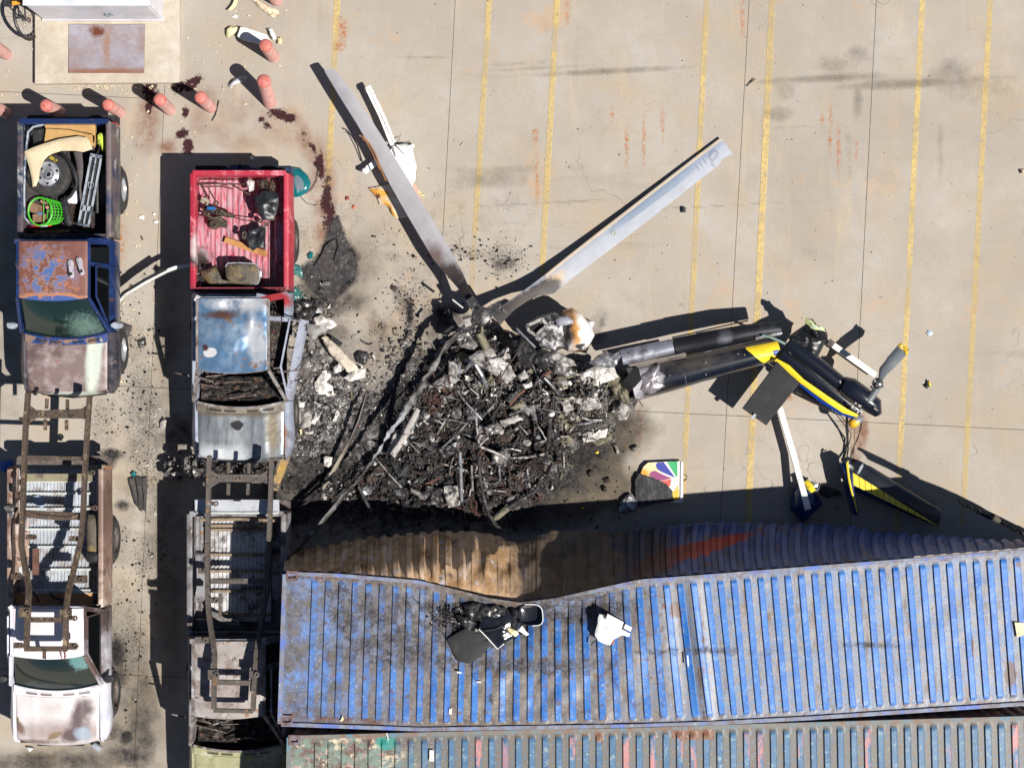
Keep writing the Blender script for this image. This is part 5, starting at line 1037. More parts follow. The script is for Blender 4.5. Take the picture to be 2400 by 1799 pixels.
tubes = [([(1092, 865, .8), (1105, 850, .95), (1115, 855, 1.0), (1130, 880, .95), (1140, 905, .7)], .035, mc_steel), ([(1275, 885, .95), (1295, 905, .9), (1312, 928, .75)], .035, mc_dark), ([(1290, 980, .9), (1285, 1040, .75), (1278, 1080, .5)], .034, mc_dark), ([(1122, 1070, .5), (1125, 1120, .5), (1135, 1170, .45), (1145, 1205, .45), (1165, 1235, .5), (1187, 1246, .55)], .032, mc_dark), ([(1165, 1205, .25), (1210, 1178, .28), (1252, 1152, .3), (1262, 1140, .3)], .036, mc_dark),
         ([(1150, 1225, .2), (1180, 1198, .25), (1190, 1190, .25)], .06, mc_olive), ([(1078, 1060, .45), (1080, 1110, .45), (1082, 1175, .4)], .03, mc_steel), ([(1120, 1045, .6), (1160, 1060, .55), (1185, 1072, .5)], .022, mc_lite), ([(1125, 1043, .6), (1145, 1025, .62)], .018, mc_lite), ([(1170, 1090, .35), (1172, 1130, .32), (1150, 1135, .32), (1130, 1128, .32)], .018, mc_steel), ([(1105, 1090, .4), (1108, 1150, .35)], .02, mc_mid),
         ([(1195, 950, .8), (1215, 925, .85), (1230, 915, .85)], .018, mc_copper), ([(1290, 870, .95), (1270, 885, .9)], .03, mc_copper), ([(1210, 770, .9), (1240, 800, .9), (1255, 815, .9)], .022, mc_steel), ([(1130, 765, 1.0), (1128, 790, .95)], .02, mc_olive), ([(1122, 780, .95), (1140, 815, .85)], .07, mc_olive), ([(840, 1140, .35), (870, 1200, .3)], .03, mc_dark), ([(1030, 1120, .35), (985, 1140, .3)], .014, mc_copper),
         ([(870, 1115, .3), (875, 1108, .32), (885, 1112, .3), (895, 1108, .3)], .018, mc_mid), ([(700, 1190, .1), (760, 1150, .2)], .02, mc_dark), ([(1010, 925, .6), (990, 935, .5)], .02, mc_brown), ([(930, 985, .4), (1010, 925, .55)], .012, mc_brown), ([(1060, 1100, .35), (1180, 1125, .3)], .010, mc_brown), ([(1230, 800, .95), (1160, 905, .8)], .012, mc_brown)]
for _ in range(60):
    x, y = rnd.gauss(1150, 150), rnd.gauss(1010, 100); h_ = float(heap_h(np.array([x]), np.array([y]))[0])
    if h_ < .08: continue
    an = rnd.uniform(0, 3.14); L = rnd.uniform(14, 55); dx, dy = L * math.cos(an), L * math.sin(an); z = h_ * 1.15 + .06
    tubes.append(([(x - dx, y - dy, z + rnd.uniform(-.06, .08)), (x + rnd.uniform(-5, 5), y + rnd.uniform(-5, 5), z + .05), (x + dx, y + dy, z + rnd.uniform(-.06, .08))], rnd.uniform(.008, .02), rnd.choice([mc_dark, mc_mid, mc_brown, mc_lite, mc_steel])))
for pth, r_, m_ in tubes: MB().tube(SP(pth, 0), r_, 10).build('bent_tube', m_, wreck)
# white-tipped engine cowling
mk = M('scorched_white_cowling', C(240, 232, 226, .9), [('b', C(206, 150, 84, .74), 1345, 770, 1.0, .10, .42, R(12), .6, .5, 6), ('b', C(46, 40, 38, .7), 1315, 775, 1.0, .20, .36, R(8), .35, .4, 5), ('b', C(190, 130, 70, .74), 1335, 727, 1.0, .24, .045, R(12), .6, .5, 8), ('b', C(96, 66, 46, .7), 1352, 828, 1.0, .3, .05, R(25), .5, .4, 8)], rough=.3)
cowl_t = thing('engine_cowling', 'scorched white rounded cowling lying at the upper right end of the burnt heap', 'engine cowling', P(1320, 780, 0))
MB().pillow(SP([(1318, 728), (1340, 721), (1362, 735), (1384, 760), (1394, 786), (1382, 808), (1372, 822), (1352, 826), (1330, 824), (1318, 800), (1312, 770), (1310, 745)], .62), h=.34, thick=.02, rings=9, seg=.03, prof=.6).build('shell', mk, cowl_t, angle=60)
MB().pillow(SP([(1232, 760), (1262, 740), (1300, 732), (1318, 740), (1330, 770), (1325, 815), (1300, 826), (1268, 812), (1252, 796), (1240, 782)], .70), h=.20, thick=.02, rings=8, noise=.07, nscale=7, seg=.04, seed=3, jag=.01).build('burnt_liner', M('sooty_liner', C(84, 80, 78, .7), [('n', C(206, 204, 206, .8), 5, .48, .58), ('n', C(26, 24, 26, .7), 6, .54, .62)], rough=.5), cowl_t, angle=40)
mm = MB()
for a, b in (((1235, 764), (1270, 748)), ((1270, 748), (1282, 762)), ((1282, 762), (1256, 786)), ((1256, 786), (1240, 776)), ((1240, 776), (1235, 764))): mm.beam([P(*a, .93), P(*b, .93)], .05, .09)
mm.build('intake_frame', mc_lite, cowl_t)
MB().prism(SP([(1242, 766), (1268, 754), (1276, 763), (1254, 782), (1244, 776)], .88), .01).build('intake_opening', MAT_HOLE, cowl_t)
MB().pillow(SP([(1301, 750), (1310, 742), (1330, 741), (1343, 750), (1344, 758), (1328, 763), (1306, 763)], .95), h=.06, thick=.03, rings=4).build('grey_blister', M('grey_blister_paint', C(168, 168, 178, .76), rough=.4), cowl_t)
MB().pillow(SP([(1354, 741), (1368, 742), (1386, 752), (1394, 756), (1388, 768), (1378, 757)], .6), h=.03, thick=.015, rings=2).build('broken_edge', mc_dark, cowl_t)
MB().pillow(SP([(1350, 806), (1372, 806), (1366, 822), (1352, 816)], .86), h=.01, thick=.012, rings=2).build('torn_flap', mc_dark, cowl_t)
# ---------------------------------------------------------------- rotor head with three blades
m_blade = M('lilac_grey_blade', C(176, 174, 178, .74), [('n', C(162, 160, 164, .74), 1.2, .48, .7), ('b', C(120, 104, 100, .7), 1020, 612, .6, .16, .30, R(30), .5, .4, 7), ('b', C(74, 64, 62, .7), 1055, 650, .6, .26, .26, R(25), .25, .25, 5), ('b', C(44, 40, 40, .7), 1096, 700, .8, .28, .40, R(25), .3, .2, 5), ('d', C(110, 100, 104), 6, .03)], rough=.42)
m_blade2 = M('blue_grey_blade', C(172, 176, 186, .72), [('b', C(134, 150, 170, .72), 1560, 440, .3, 1.25, .085, R(38), .08, .06, 4), ('n', C(164, 170, 188, .75), 1.2, .48, .7), ('b', C(206, 178, 140, .74), 1300, 655, .6, .20, .10, R(35), .5, .4, 7), ('b', C(60, 52, 50, .7), 1266, 688, .8, .42, .20, R(35), .18, .25, 6), ('b', C(88, 80, 76, .7), 1210, 715, .9, .4, .14, R(38), .3, .2, 5), ('b', C(60, 54, 54, .7), 1150, 755, 1, .45, .2, R(38), .3, .2, 5), ('d', C(90, 90, 96), 5, .03)], rough=.55)
mm = MB().tube([P(1438 + 4.6 * math.cos(t), 547 + 4.6 * math.sin(t), .155) for t in [2 * math.pi * i / 20 for i in range(21)]], .005, 5, caps=False)
EDGE_MARK = mm
m_edge = M('sand_leading_edge', C(206, 190, 168, .76), rough=.45)
rotor = thing('rotor_head', 'rotor hub with three long main blades spread in a Y over the burnt heap', 'helicopter rotor', P(1125, 745, 0))
def zl(x, xs, zs): return interp(x, xs, zs)
LA = [(760, 167), (798, 230), (837, 292), (856, 325), (874, 353), (912, 429), (953, 502), (1015, 607), (1047, 646), (1070, 672), (1095, 705), (1112, 735)]
RA = [(782, 160), (810, 195), (850, 252), (874, 287), (892, 315), (938, 391), (994, 482), (1056, 587), (1084, 638), (1098, 672), (1116, 705), (1130, 728)]
za = [.50, .50, .50, .50, .49, .48, .48, .52, .58, .66, .74, .82]
def dens(L, Rr, z, n=5):
    a, b, c = [], [], []
    for i in range(len(L) - 1):
        for k_ in range(n):
            t = k_ / n; a.append((L[i][0] + (L[i + 1][0] - L[i][0]) * t, L[i][1] + (L[i + 1][1] - L[i][1]) * t)); b.append((Rr[i][0] + (Rr[i + 1][0] - Rr[i][0]) * t, Rr[i][1] + (Rr[i + 1][1] - Rr[i][1]) * t)); c.append(z[i] + (z[i + 1] - z[i]) * t)
    return a + [L[-1]], b + [Rr[-1]], c + [z[-1]]
a, b, c = dens(LA, RA, za, 3)
MB().ribbon([P(*p, z) for p, z in zip(b, c)], [P(*p, z) for p, z in zip(a, c)], .030).build('main_blade', m_blade, rotor, angle=50)
MB().tube([P(x, y, z) for x, y, z in ((905, 425, .6), (892, 395, .6), (880, 360, .57), (868, 340, .56), (852, 322, .55), (842, 318, .55))], .012, 5).tube([P(x, y, z) for x, y, z in ((890, 398, .6), (874, 362, .57), (858, 332, .56), (850, 326, .55))], .009, 5).build('split_trailing_edge', M('split_wood_core', C(176, 124, 78, .72), rough=.7), rotor)
LB = [(1689, 323), (1640, 360), (1560, 422), (1470, 492), (1400, 546), (1330, 601), (1276, 645), (1246, 668), (1215, 690), (1184, 712), (1150, 735)]
RB = [(1717, 361), (1668, 400), (1592, 460), (1500, 532), (1420, 593), (1340, 653), (1298, 688), (1262, 694), (1236, 706), (1205, 727), (1172, 762)]
zb = [.06, .07, .09, .12, .15, .20, .27, .34, .45, .58, .72]
a, b, c = dens(LB, RB, zb, 3)
b[1] = (b[1][0] - 6, b[1][1] - 2)
bl = MB().ribbon([P(*p, z) for p, z in zip(a, c)], [P(*p, z - .02) for p, z in zip(b, c)], .022).build('main_blade', m_blade2, rotor, angle=50)
ed = [(x * .86 + u * .14, y * .86 + v * .14) for (x, y), (u, v) in zip(a, b)]
EDGE_MARK.build('ring_mark', M('pale_lime_mark', C(196, 200, 150, .76), rough=.5), bl)
for q in range(3): MB().beam([P(1634 + q * 9, 388 - q * 7, .13), P(1643 + q * 9, 400 - q * 7, .12)], .006, .003).build('tip_mark', M('tip_mark_paint', C(196, 200, 160, .76), rough=.5), bl)
MB().tube([P(1666, 362, .115), P(1676, 352, .115), P(1684, 358, .112), P(1680, 372, .112), P(1670, 378, .112), P(1664, 370, .113), P(1666, 362, .115)], .003, 5).tube([P(1670, 378, .112), P(1672, 388, .11), P(1677, 392, .108)], .003, 5).build('skin_crack', MAT_BLK, bl)
MB().ribbon([P(*p, z + .012) for p, z in zip(a[:19], c)], [P(*p, z + .020) for p, z in zip(ed[:19], c)], .006, nc=3).build('leading_edge_strip', m_edge, bl)
CC = [((1112, 738), (1132, 752), 0.82), ((1080, 768), (1092, 782), .80), ((1045, 800), (1058, 812), .78), ((1018, 840), (1036, 850), .74), ((990, 880), (1012, 890), .70), ((968, 915), (992, 925), .66), ((950, 945), (975, 955), .62), ((932, 975), (948, 985), .60), ((912, 1005), (926, 1015), .60), ((895, 1035), (908, 1042), .60), ((868, 1078), (880, 1086), .62), ((850, 1105), (862, 1112), .64), ((828, 1130), (838, 1138), .70), ((800, 1160), (808, 1167), .76), ((760, 1210), (766, 1216), .86), ((715, 1265), (720, 1269), .95), ((668, 1320), (671, 1323), 1.02)]
a, b, c = dens([q[0] for q in CC], [q[1] for q in CC], [q[2] for q in CC], 4)
mC = M('burnt_blade_spar', C(70, 66, 65, .7), [('n', C(24, 23, 24, .7), 9, .50, .58), ('n', C(40, 37, 37, .7), 5, .48, .6, (1, .4, 1)), ('n', C(150, 150, 156, .74), 4, .58, .66), ('b', C(150, 152, 160, .76), 905, 1020, .84, .12, .5, R(-38), .5, .5, 5), ('n', C(150, 132, 92, .72), 7, .64, .70)], rough=.5, bump=.006, bscale=14)
rj = random.Random(5); a = [(x + (rj.uniform(-2, 5) if x > 800 else -1.5), y + (rj.uniform(-1, 3) if x > 800 else -1)) for x, y in a]; b = [(x - rj.uniform(0, 9) * (1 if x > 800 else -.1), y - rj.uniform(0, 5) * (1 if x > 800 else -.1)) for x, y in b]
m_ = MB().ribbon([P(*p, z + (rj.uniform(-.03, .03) if p[0] > 800 else 0)) for i, (p, z) in enumerate(zip(a, c))], [P(*p, z - .02 + rj.uniform(-.03, .02)) for p, z in zip(b, c)], [rj.uniform(.01, .05) for _ in a]); m_.build('main_blade', mC, rotor, angle=40)
MB().ribbon([P(975, 955, .7), P(955, 990, .6), P(935, 1030, .5), P(912, 1062, .45)], [P(985, 962, .7), P(968, 1000, .6), P(950, 1035, .5), P(925, 1072, .45)], .04).build('peeled_blade_skin', mc_lite, rotor)
mm = MB(); mm.lathe(P(1128, 742, .58), [(.16, 0), (.17, .06), (.13, .10), (.12, .22), (.16, .24), (.15, .30), (.06, .33), (.001, .33)], 24); mm.build('hub', mc_dark, rotor)
for x0, y0, x1, y1, w_ in ((1128, 742, 1100, 700, .16), (1128, 742, 1175, 715, .17), (1128, 742, 1085, 775, .14)):
    mm = MB(); mm.beam([P(x0, y0, .84), P(x1, y1, .82)], w_, .06); mm.build('hub_arm', mc_dark, rotor)
MB().box(P(1096, 757, .90), (.11, .12, .10), rot_z(.3)).build('damper_block', mc_lite, rotor)
for x, y in ((1180, 728), (1172, 722), (1186, 732), (1152, 745), (1108, 726), (1118, 736), (1140, 752)): MB().disc(P(x, y, .84), .022, .05, 10).build('bolt', mc_mid, rotor)
mm = MB()
for a_, b_ in (((1130, 742), (1150, 748)), ((1085, 745), (1120, 738)), ((1090, 765), (1112, 752)), ((1060, 702), (1085, 722)), ((1128, 755), (1130, 790)), ((1062, 765), (1042, 780))): mm.tube([P(*a_, .90), P(*b_, .84)], .022, 6)
mm.build('pitch_link', mc_dark, rotor)
one(MB().tube([P(857, 925, .25), P(836, 985, .28), P(820, 1030, .25)], [.02, .03, .02], 8, flat=.5).ribbon([P(857, 922, .32), P(838, 985, .34), P(818, 1030, .3), P(777, 1100, .2), P(752, 1150, .12)], [P(861, 930, .3), P(846, 985, .32), P(827, 1030, .28), P(788, 1100, .18), P(759, 1148, .1)], .02), 'spar_fragment', M('charred_spar', C(52, 44, 42, .7), [('b', C(150, 140, 124, .7), 770, 1120, .2, .3, .5, R(-30), .4, .3, 5), ('n', C(110, 52, 40, .7), 4, .6, .66)], rough=.5), 'long charred blade strip lying left of the heap, curved to a pale point', 'blade fragment')
# ---------------------------------------------------------------- tail boom
m_boom = M('gloss_black_navy', C(20, 24, 34, .9), [('n', C(34, 38, 50, .8), 1.4, .5, .75), ('b', C(188, 186, 192, .76), 1500, 890, .5, .34, .33, R(10), .12, .22, 6), ('b', C(110, 100, 92, .7), 1535, 845, .8, .3, .14, R(12), .5, .5, 6), ('b', C(84, 78, 74, .7), 1640, 848, .8, .5, .10, R(12), .6, .5, 6), ('b', C(44, 42, 44, .7), 1540, 915, .5, .3, .1, R(10), .5, .4, 6)], rough=.22, coat=.5)
m_yel = M('helicopter_yellow', C(240, 212, 50, .9), [('n', C(228, 196, 40, .86), 3, .5, .7)], rough=.3, coat=.3)
m_roy = M('royal_blue', C(18, 60, 150, .85), rough=.3, coat=.4)
m_nav = M('deep_navy', C(16, 44, 96, .85), [('n', C(30, 60, 110, .8), 3, .5, .7)], rough=.28, coat=.4)
m_blkm = M('satin_black', C(30, 31, 34, .8), [('n', C(50, 50, 54, .8), 3, .5, .7)], rough=.35)
boom = thing('tail_boom', 'black helicopter tail boom with a yellow band, running from the heap to the right', 'tail boom', P(1650, 850, 0))
path = [P(1478, 902, .42), P(1510, 893, .42), P(1560, 881, .44), P(1640, 861, .46), P(1740, 838, .50), P(1826, 818, .52)]
MB().tube(path, [.30, .295, .285, .255, .215, .175], 40).build('boom_tube', m_boom, boom)
# drive-shaft cover along the top (two lengths), half round
def halfpipe(pts, w0, name, mat, hgt=.5):
    secs = []
    for (x, y, z, w_) in pts:
        p = P(x, y, z); d = Vector((math.cos(R(13)), math.sin(R(13)), 0)); a_ = Vector((-d.y, d.x, 0))
        secs.append([p + a_ * w_ * math.cos(t) + Vector((0, 0, w_ * hgt * math.sin(t))) for t in [math.pi * i / 10 for i in range(11)]] + [p - a_ * w_ - Vector((0, 0, .05)), p + a_ * w_ - Vector((0, 0, .05))])
    return MB().loft(secs).build(name, mat, boom)
m_cov = M('scorched_cover', C(40, 41, 46, .76), [('b', C(176, 178, 190, .76), 1500, 838, .8, .42, .15, R(13), .12, .12, 5), ('n', C(64, 66, 72, .74), 2, .55, .7), ('b', C(110, 112, 120, .72), 1700, 795, .8, .10, .12, 0, .6, .5, 8)], rough=.3, metal=.4)
halfpipe([(1457, 838, .72, .13), (1520, 824, .72, .13), (1578, 811, .72, .125)], 0, 'shaft_cover', M('silver_cover', C(170, 172, 184, .76), [('n', C(120, 116, 118, .7), 3, .5, .66), ('n', C(214, 216, 224, .8), 2.6, .56, .66), ('n', C(96, 80, 72, .7), 6, .62, .68)], rough=.28, metal=.6))
halfpipe([(1580, 812, .74, .14), (1636, 800, .75, .135), (1637, 799, .75, .14), (1750, 778, .76, .13), (1829, 768, .76, .10)], 0, 'shaft_cover', m_cov)
MB().ribbon([P(1466, 852, .60), P(1520, 842, .62), P(1607, 826, .64)], [P(1492, 868, .56), P(1540, 856, .58), P(1609, 838, .60)], .02).build('lower_cover_skirt', M('olive_grey_skirt', C(126, 118, 112, .72), [('n', C(90, 84, 80, .7), 4, .5, .64)], rough=.4, metal=.4), boom)
mm = MB()
for i in range(46):
    t = i / 45; x = 1650 + 178 * t; y = 826 - 40 * t; mm.box(P(x, y, .72), (.028, .014, .02), rot_z(R(13)))
mm.build('rivet_row', mc_dark, boom, kind='stuff')
for px_ in (1600, 1680):
    t_ = (px_ - 1478) / 348; cx_, cy_ = px_, 902 - 84 * t_; rr_ = .285 - .09 * t_; pts = []
    for q in range(9):
        an = R(20 + q * 17.5); pts.append(P(cx_, cy_, .46) + Vector((-math.sin(R(13)) * rr_ * 1.01 * math.cos(an), math.cos(R(13)) * rr_ * 1.01 * math.cos(an), rr_ * 1.01 * math.sin(an))))
    MB().tube(pts, .004, 5).build('skin_seam', mc_mid, boom)
mm = MB()
for x, y in ((1500, 815), (1540, 835), (1560, 802), (1600, 825), (1570, 880), (1655, 850), (1730, 830), (1745, 832), (1655, 878)): mm.disc(P(x, y, .76), .010, .01, 8)
mm.build('rivets', mc_lite, boom, kind='stuff')
MB().tube([P(1786, 786, .86), P(1805, 790, .86), P(1828, 800, .84), P(1840, 806, .8)], .022, 8).build('green_hose', M('pale_green_hose', C(130, 152, 140, .74), rough=.5), boom)
MB().tube([P(1770, 792, .80), P(1800, 785, .8), P(1832, 780, .78)], .035, 8).build('drive_shaft', mc_steel, boom)
# the yellow wedge wraps the tube: cut from the same curve a few mm proud
def wrap(mat, name, rng, lo, hi, off=.004):
    axis = [Vector(p) for p in path]; rs = [.30, .295, .285, .255, .215, .175]; mm_ = MB(); xs_b = [1478, 1510, 1560, 1640, 1740, 1826]
    def f(u, v):
        x = rng[0] + (rng[1] - rng[0]) * u; i = max(0, min(4, int(np.searchsorted(xs_b, x) - 1))); t = (x - xs_b[i]) / (xs_b[i + 1] - xs_b[i]); c_ = axis[i].lerp(axis[i + 1], t); r_ = rs[i] + (rs[i + 1] - rs[i]) * t + off
        d = (axis[i + 1] - axis[i]).normalized(); a_ = d.cross(Vector((0, 0, 1))).normalized(); b_ = a_.cross(d).normalized(); l, h_ = lo(u), hi(u); an = l + (h_ - l) * v
        return c_ + a_ * r_ * math.cos(an) + b_ * r_ * math.sin(an)
    mm_.grid(f, 14, 14, .003); return mm_.build(name, mat, boom)
wrap(m_yel, 'yellow_wedge', (1750, 1825), lambda u: R(125 - 118 * min(1, u / .55)), lambda u: R(138))
wrap(m_roy, 'blue_patch', (1808, 1822), lambda u: R(62), lambda u: R(88), .008)
# broken root end of the boom
MB().pillow(SP([(1455, 838), (1470, 826), (1452, 822), (1440, 828), (1418, 822), (1395, 838), (1380, 850), (1400, 858), (1440, 862)], .72), h=.06, thick=.02, rings=5, noise=.06, nscale=8, jag=.012, seg=.04, seed=4).build('torn_skin', mc_steel, boom, angle=30)
MB().pillow(SP([(1495, 882), (1545, 852), (1553, 880), (1545, 890), (1560, 905), (1525, 925), (1495, 915), (1488, 900)], .66), h=.08, thick=.02, rings=8, noise=.02, nscale=9, seg=.03, seed=6, jag=.006).build('bare_metal_skin', M('bare_scorched_skin', C(170, 164, 170, .75), [('n', C(110, 96, 92, .7), 4, .52, .66)], rough=.35, metal=.5), boom, angle=40)
MB().tube([P(1470, 880, .5), P(1492, 900, .5)], .24, 24, caps=True).build('boom_mouth', MAT_HOLE, boom)
# ---------------------------------------------------------------- fin section with stabiliser, gearbox and tail rotor
fin = thing('tail_fin_section', 'broken-off black tail end with yellow stripe, slatted stabiliser and one tail rotor blade', 'helicopter tail', P(1950, 890, 0))
MB().tube([P(1846, 806, .72), P(1870, 824, .72), P(1920, 862, .72), P(1972, 902, .70)], [.14, .155, .15, .14], 28).build('upper_spar', m_boom, fin)
MB().tube([P(1832, 826, .66), P(1860, 846, .66), P(1930, 898, .64), P(1980, 938, .62), (P(2018, 966, .60))], [.15, .17, .16, .13, .07], 28, flat=.8).build('lower_spar', m_boom, fin)
MB().tube([P(1974, 900, .78), P(1990, 908, .78), P(2020, 930, .78), P(2048, 952, .76), P(2058, 972, .74)], [.14, .185, .185, .16, .07], 28).build('gearbox_fairing', m_boom, fin)
MB().ribbon([P(1820, 840, .78), P(1850, 856, .80), P(1885, 890, .80), P(1940, 928, .78), P(1985, 958, .74), P(2012, 972, .70)], [P(1815, 846, .77), P(1842, 868, .78), P(1876, 898, .78), P(1930, 938, .76), P(1975, 968, .72), P(2008, 978, .68)], .02).build('yellow_stripe', m_yel, fin)
MB().ribbon([P(1876, 899, .74), P(1930, 940, .72), P(1985, 968, .68), P(2008, 980, .66)], [P(1873, 904, .72), P(1925, 945, .70), P(1970, 972, .66), P(2005, 983, .64)], .02).build('blue_stripe', m_roy, fin)
MB().ribbon([P(1874, 906, .55), P(1925, 948, .52), P(1975, 975, .5)], [P(1870, 918, .5), P(1915, 950, .48), P(1960, 972, .46)], .02).build('grey_underside', m_blkm, fin)
mm = MB()
for i in range(60):
    t = i / 59; mm.box(P(1850 + 150 * t, 826 + 122 * t, .815 - .05 * t), (.018, .010, .01), rot_z(R(-38)))
mm.build('rivet_row', mc_mid, fin, kind='stuff')
# horizontal stabiliser lower half: skin with raised ribs, each a part
S0, S1, S2, S3 = P(1822, 848, .80), P(1874, 898, .80), P(1796, 997, .78), P(1740, 957, .78)
MB().prism([S0, S3, S2, S1], .05).build('stabiliser_skin', m_blkm, fin, smooth=False)
for i in range(26):
    t = (i + .5) / 26; a_ = S0.lerp(S3, t); b_ = S1.lerp(S2, t); MB().beam([a_.lerp(b_, .04) + Vector((0, 0, .004)), a_.lerp(b_, .96) + Vector((0, 0, .004))], .016, .02).build('stabiliser_rib', m_blkm, fin, smooth=False)
MB().box(P(1766, 976, .80), (.05, .10, .05), rot_z(R(-45))).build('tip_light', MAT_CHROME, fin)
MB().pillow(SP([(1846, 790), (1888, 761), (1915, 775), (1938, 790), (1930, 812), (1914, 843), (1908, 850), (1860, 808)], .72), h=.10, thick=.04, rings=6, noise=.06, nscale=5, seg=.05, seed=9).build('crushed_stabiliser', m_blkm, fin, angle=30)
MB().pillow(SP([(1888, 760), (1892, 745), (1905, 748), (1915, 762), (1935, 772), (1941, 785), (1940, 795), (1925, 800), (1905, 786)], .92), h=.05, thick=.03, rings=4, noise=.05, nscale=9, seg=.04, seed=12, jag=.01).build('torn_tip', m_blkm, fin, angle=30)
MB().pillow(SP([(1888, 756), (1890, 745), (1902, 750), (1910, 760), (1930, 768), (1936, 778), (1920, 774), (1900, 770)], .98), h=.03, thick=.012, rings=3, noise=.03, nscale=12, seg=.03, seed=14, jag=.01).build('primer_green_edge', M('primer_green', C(196, 206, 140, .8), [('n', C(180, 206, 206, .8), 7, .5, .58), ('n', C(110, 120, 60, .7), 9, .58, .66)], rough=.5), fin, angle=30)
MB().tube([P(2034, 940, .88), P(2052, 916, .95), P(2060, 902, 1.0)], [.075, .06, .05], 16).build('output_shaft', M('shaft_steel', C(150, 156, 156, .72), rough=.35, metal=.5), fin)
MB().pillow(SP([(2046, 922), (2056, 915), (2054, 932), (2046, 942), (2036, 936)], .86), h=.05, thick=.06, rings=3).build('gearbox', M('grey_casting', C(112, 112, 114, .7), rough=.6), fin)
mm = MB(); mm.lathe(P(2056, 898, .98), [(.001, 0), (.09, .0), (.09, .05), (.05, .07), (.05, .13), (.001, .14)], 16)
for a_, b_ in (((2050, 905), (2066, 888)), ((2044, 897), (2060, 892)), ((2056, 910), (2070, 905)), ((2050, 890), (2056, 905)), ((2048, 912), (2040, 905))): mm.tube([P(*a_, 1.08), P(*b_, 1.06)], .02, 6)
mm.build('tail_rotor_hub', mc_dark, fin)
tb = MB().ribbon([P(2059, 888, 1.06), P(2061, 863, 1.0), P(2077, 843, .96), P(2079, 838, .95), P(2104, 810, .88)], [P(2068, 892, 1.05), P(2080, 876, 1.0), P(2090, 868, .96), P(2100, 858, .95), P(2126, 830, .88)], .03).build('tail_rotor_blade', M('slate_blade', C(86, 92, 100, .74), [('n', C(106, 112, 120, .74), 2, .5, .7)], rough=.4), fin, angle=50)
MB().pillow(SP([(2104, 810), (2112, 802), (2118, 808), (2130, 816), (2128, 828), (2124, 832)], .90), h=.02, thick=.02, rings=3, noise=.02, nscale=14, seg=.03, jag=.008, seed=2).build('yellow_blade_tip', M('yellow_tip', C(214, 176, 40, .8), [('n', C(90, 70, 40, .7), 9, .54, .62)], rough=.5), tb, angle=30)
st = MB().pillow(SP([(2000, 972), (2010, 970), (2024, 976), (2022, 988), (2012, 996), (2004, 1003), (1992, 1000), (1988, 990)], .62), h=.07, thick=.04, rings=4).build('blade_stub', M('grey_stub', C(130, 132, 138, .72), [('b', C(232, 180, 40, .84), 1998, 996, .62, .16, .09, R(-25), .05, .03, 5)], rough=.4), fin)
mm = MB()
for x, y, r_ in ((2015, 950, .03), (2018, 962, .025), (2010, 966, .02), (2052, 955, .02), (1998, 953, .028), (2005, 945, .02)): mm.disc(P(x, y, .86), r_, .03, 12)
mm.tube([P(1995, 955, .84), P(2010, 965, .86), P(2022, 962, .84)], .014, 6).tube([P(2048, 955, .95), P(2056, 962, .9)], .016, 6).tube([P(1970, 898, .86), P(1968, 892, .86)], .016, 6)
mm.build('torn_fittings', mc_lite, fin, kind='stuff')
MB().ribbon([P(2054, 954, .7), P(2062, 952, .7), P(2064, 962, .68)], [P(2058, 970, .68), P(2064, 964, .68), P(2065, 963, .68)], .01).build('torn_fairing', m_blkm, fin)
for i, (pth, r_) in enumerate((([(1985, 968, .6), (1983, 1000, .3), (1986, 1030, .05), (1982, 1060, .05), (1974, 1083, .1)], .016), ([(1987, 975, .6), (1985, 1010, .2), (1988, 1050, .05), (1984, 1080, .08)], .013), ([(2022, 985, .6), (2016, 1010, .25), (2000, 1050, .1), (1990, 1078, .2)], .007), ([(2018, 990, .6), (2012, 1025, .15), (2002, 1045, .1), (1994, 1078, .2)], .007))):
    MB().tube(SP(pth, 0), r_, 7).build('control_cable', MAT_BLK, fin)
# ---------------------------------------------------------------- lower fin pieces
f1 = thing('ventral_fin', 'broken black fin with a wide ribbed yellow band and blue edge, above the container', 'helicopter fin', P(2090, 1150, 0))
Fa = [(1996, 1086), (2013, 1083), (2040, 1092), (2206, 1193), (2202, 1228), (2200, 1236), (2001, 1150)]
MB().pillow(SP(Fa, .22), h=.10, thick=.10, rings=5, seg=.12, prof=.7).build('fin_skin', M('fin_black', C(28, 32, 40, .85), [('n', C(50, 54, 60, .8), 2.4, .55, .7), ('b', C(190, 196, 200, .8), 2018, 1100, .3, .10, .02, R(60), .3, .5, 12), ('b', C(18, 48, 108, .85), 2040, 1158, .3, .50, .10, R(-24), .08, .02, 3)], rough=.3, coat=.3), f1, angle=50)
ya, yb_, yc_ = (1999, 1106), (2201, 1233), (2001, 1141)
n_ = 14
for i in range(n_):                                              # corrugated yellow band, ridge by ridge
    t0, t1 = i / n_, (i + .9) / n_
    def e1(t): return P(1999 + (2201 - 1999) * t, 1108 + (1233 - 1108) * t, .36 - .03 * t)
    def e2(t): return P(2001 + (2201 - 2001) * t, 1139 + (1236 - 1139) * t - 2, .36 - .03 * t)
    MB().prism([e1(t0), e2(t0), e2(t1), e1(t1)], .03).build('yellow_ridge', m_yel, f1, smooth=False)
f2 = thing('fin_leading_edge', 'narrow blue fin strip with yellow edge standing left of the ribbed yellow fin', 'helicopter fin', P(1990, 1140, 0))
MB().pillow(SP([(1969, 1086), (1994, 1079), (1998, 1110), (2000, 1140), (2014, 1200), (2008, 1209), (2000, 1205), (1986, 1150), (1980, 1115)], .42), h=.10, thick=.22, rings=5, seg=.06).build('blue_skin', m_nav, f2)
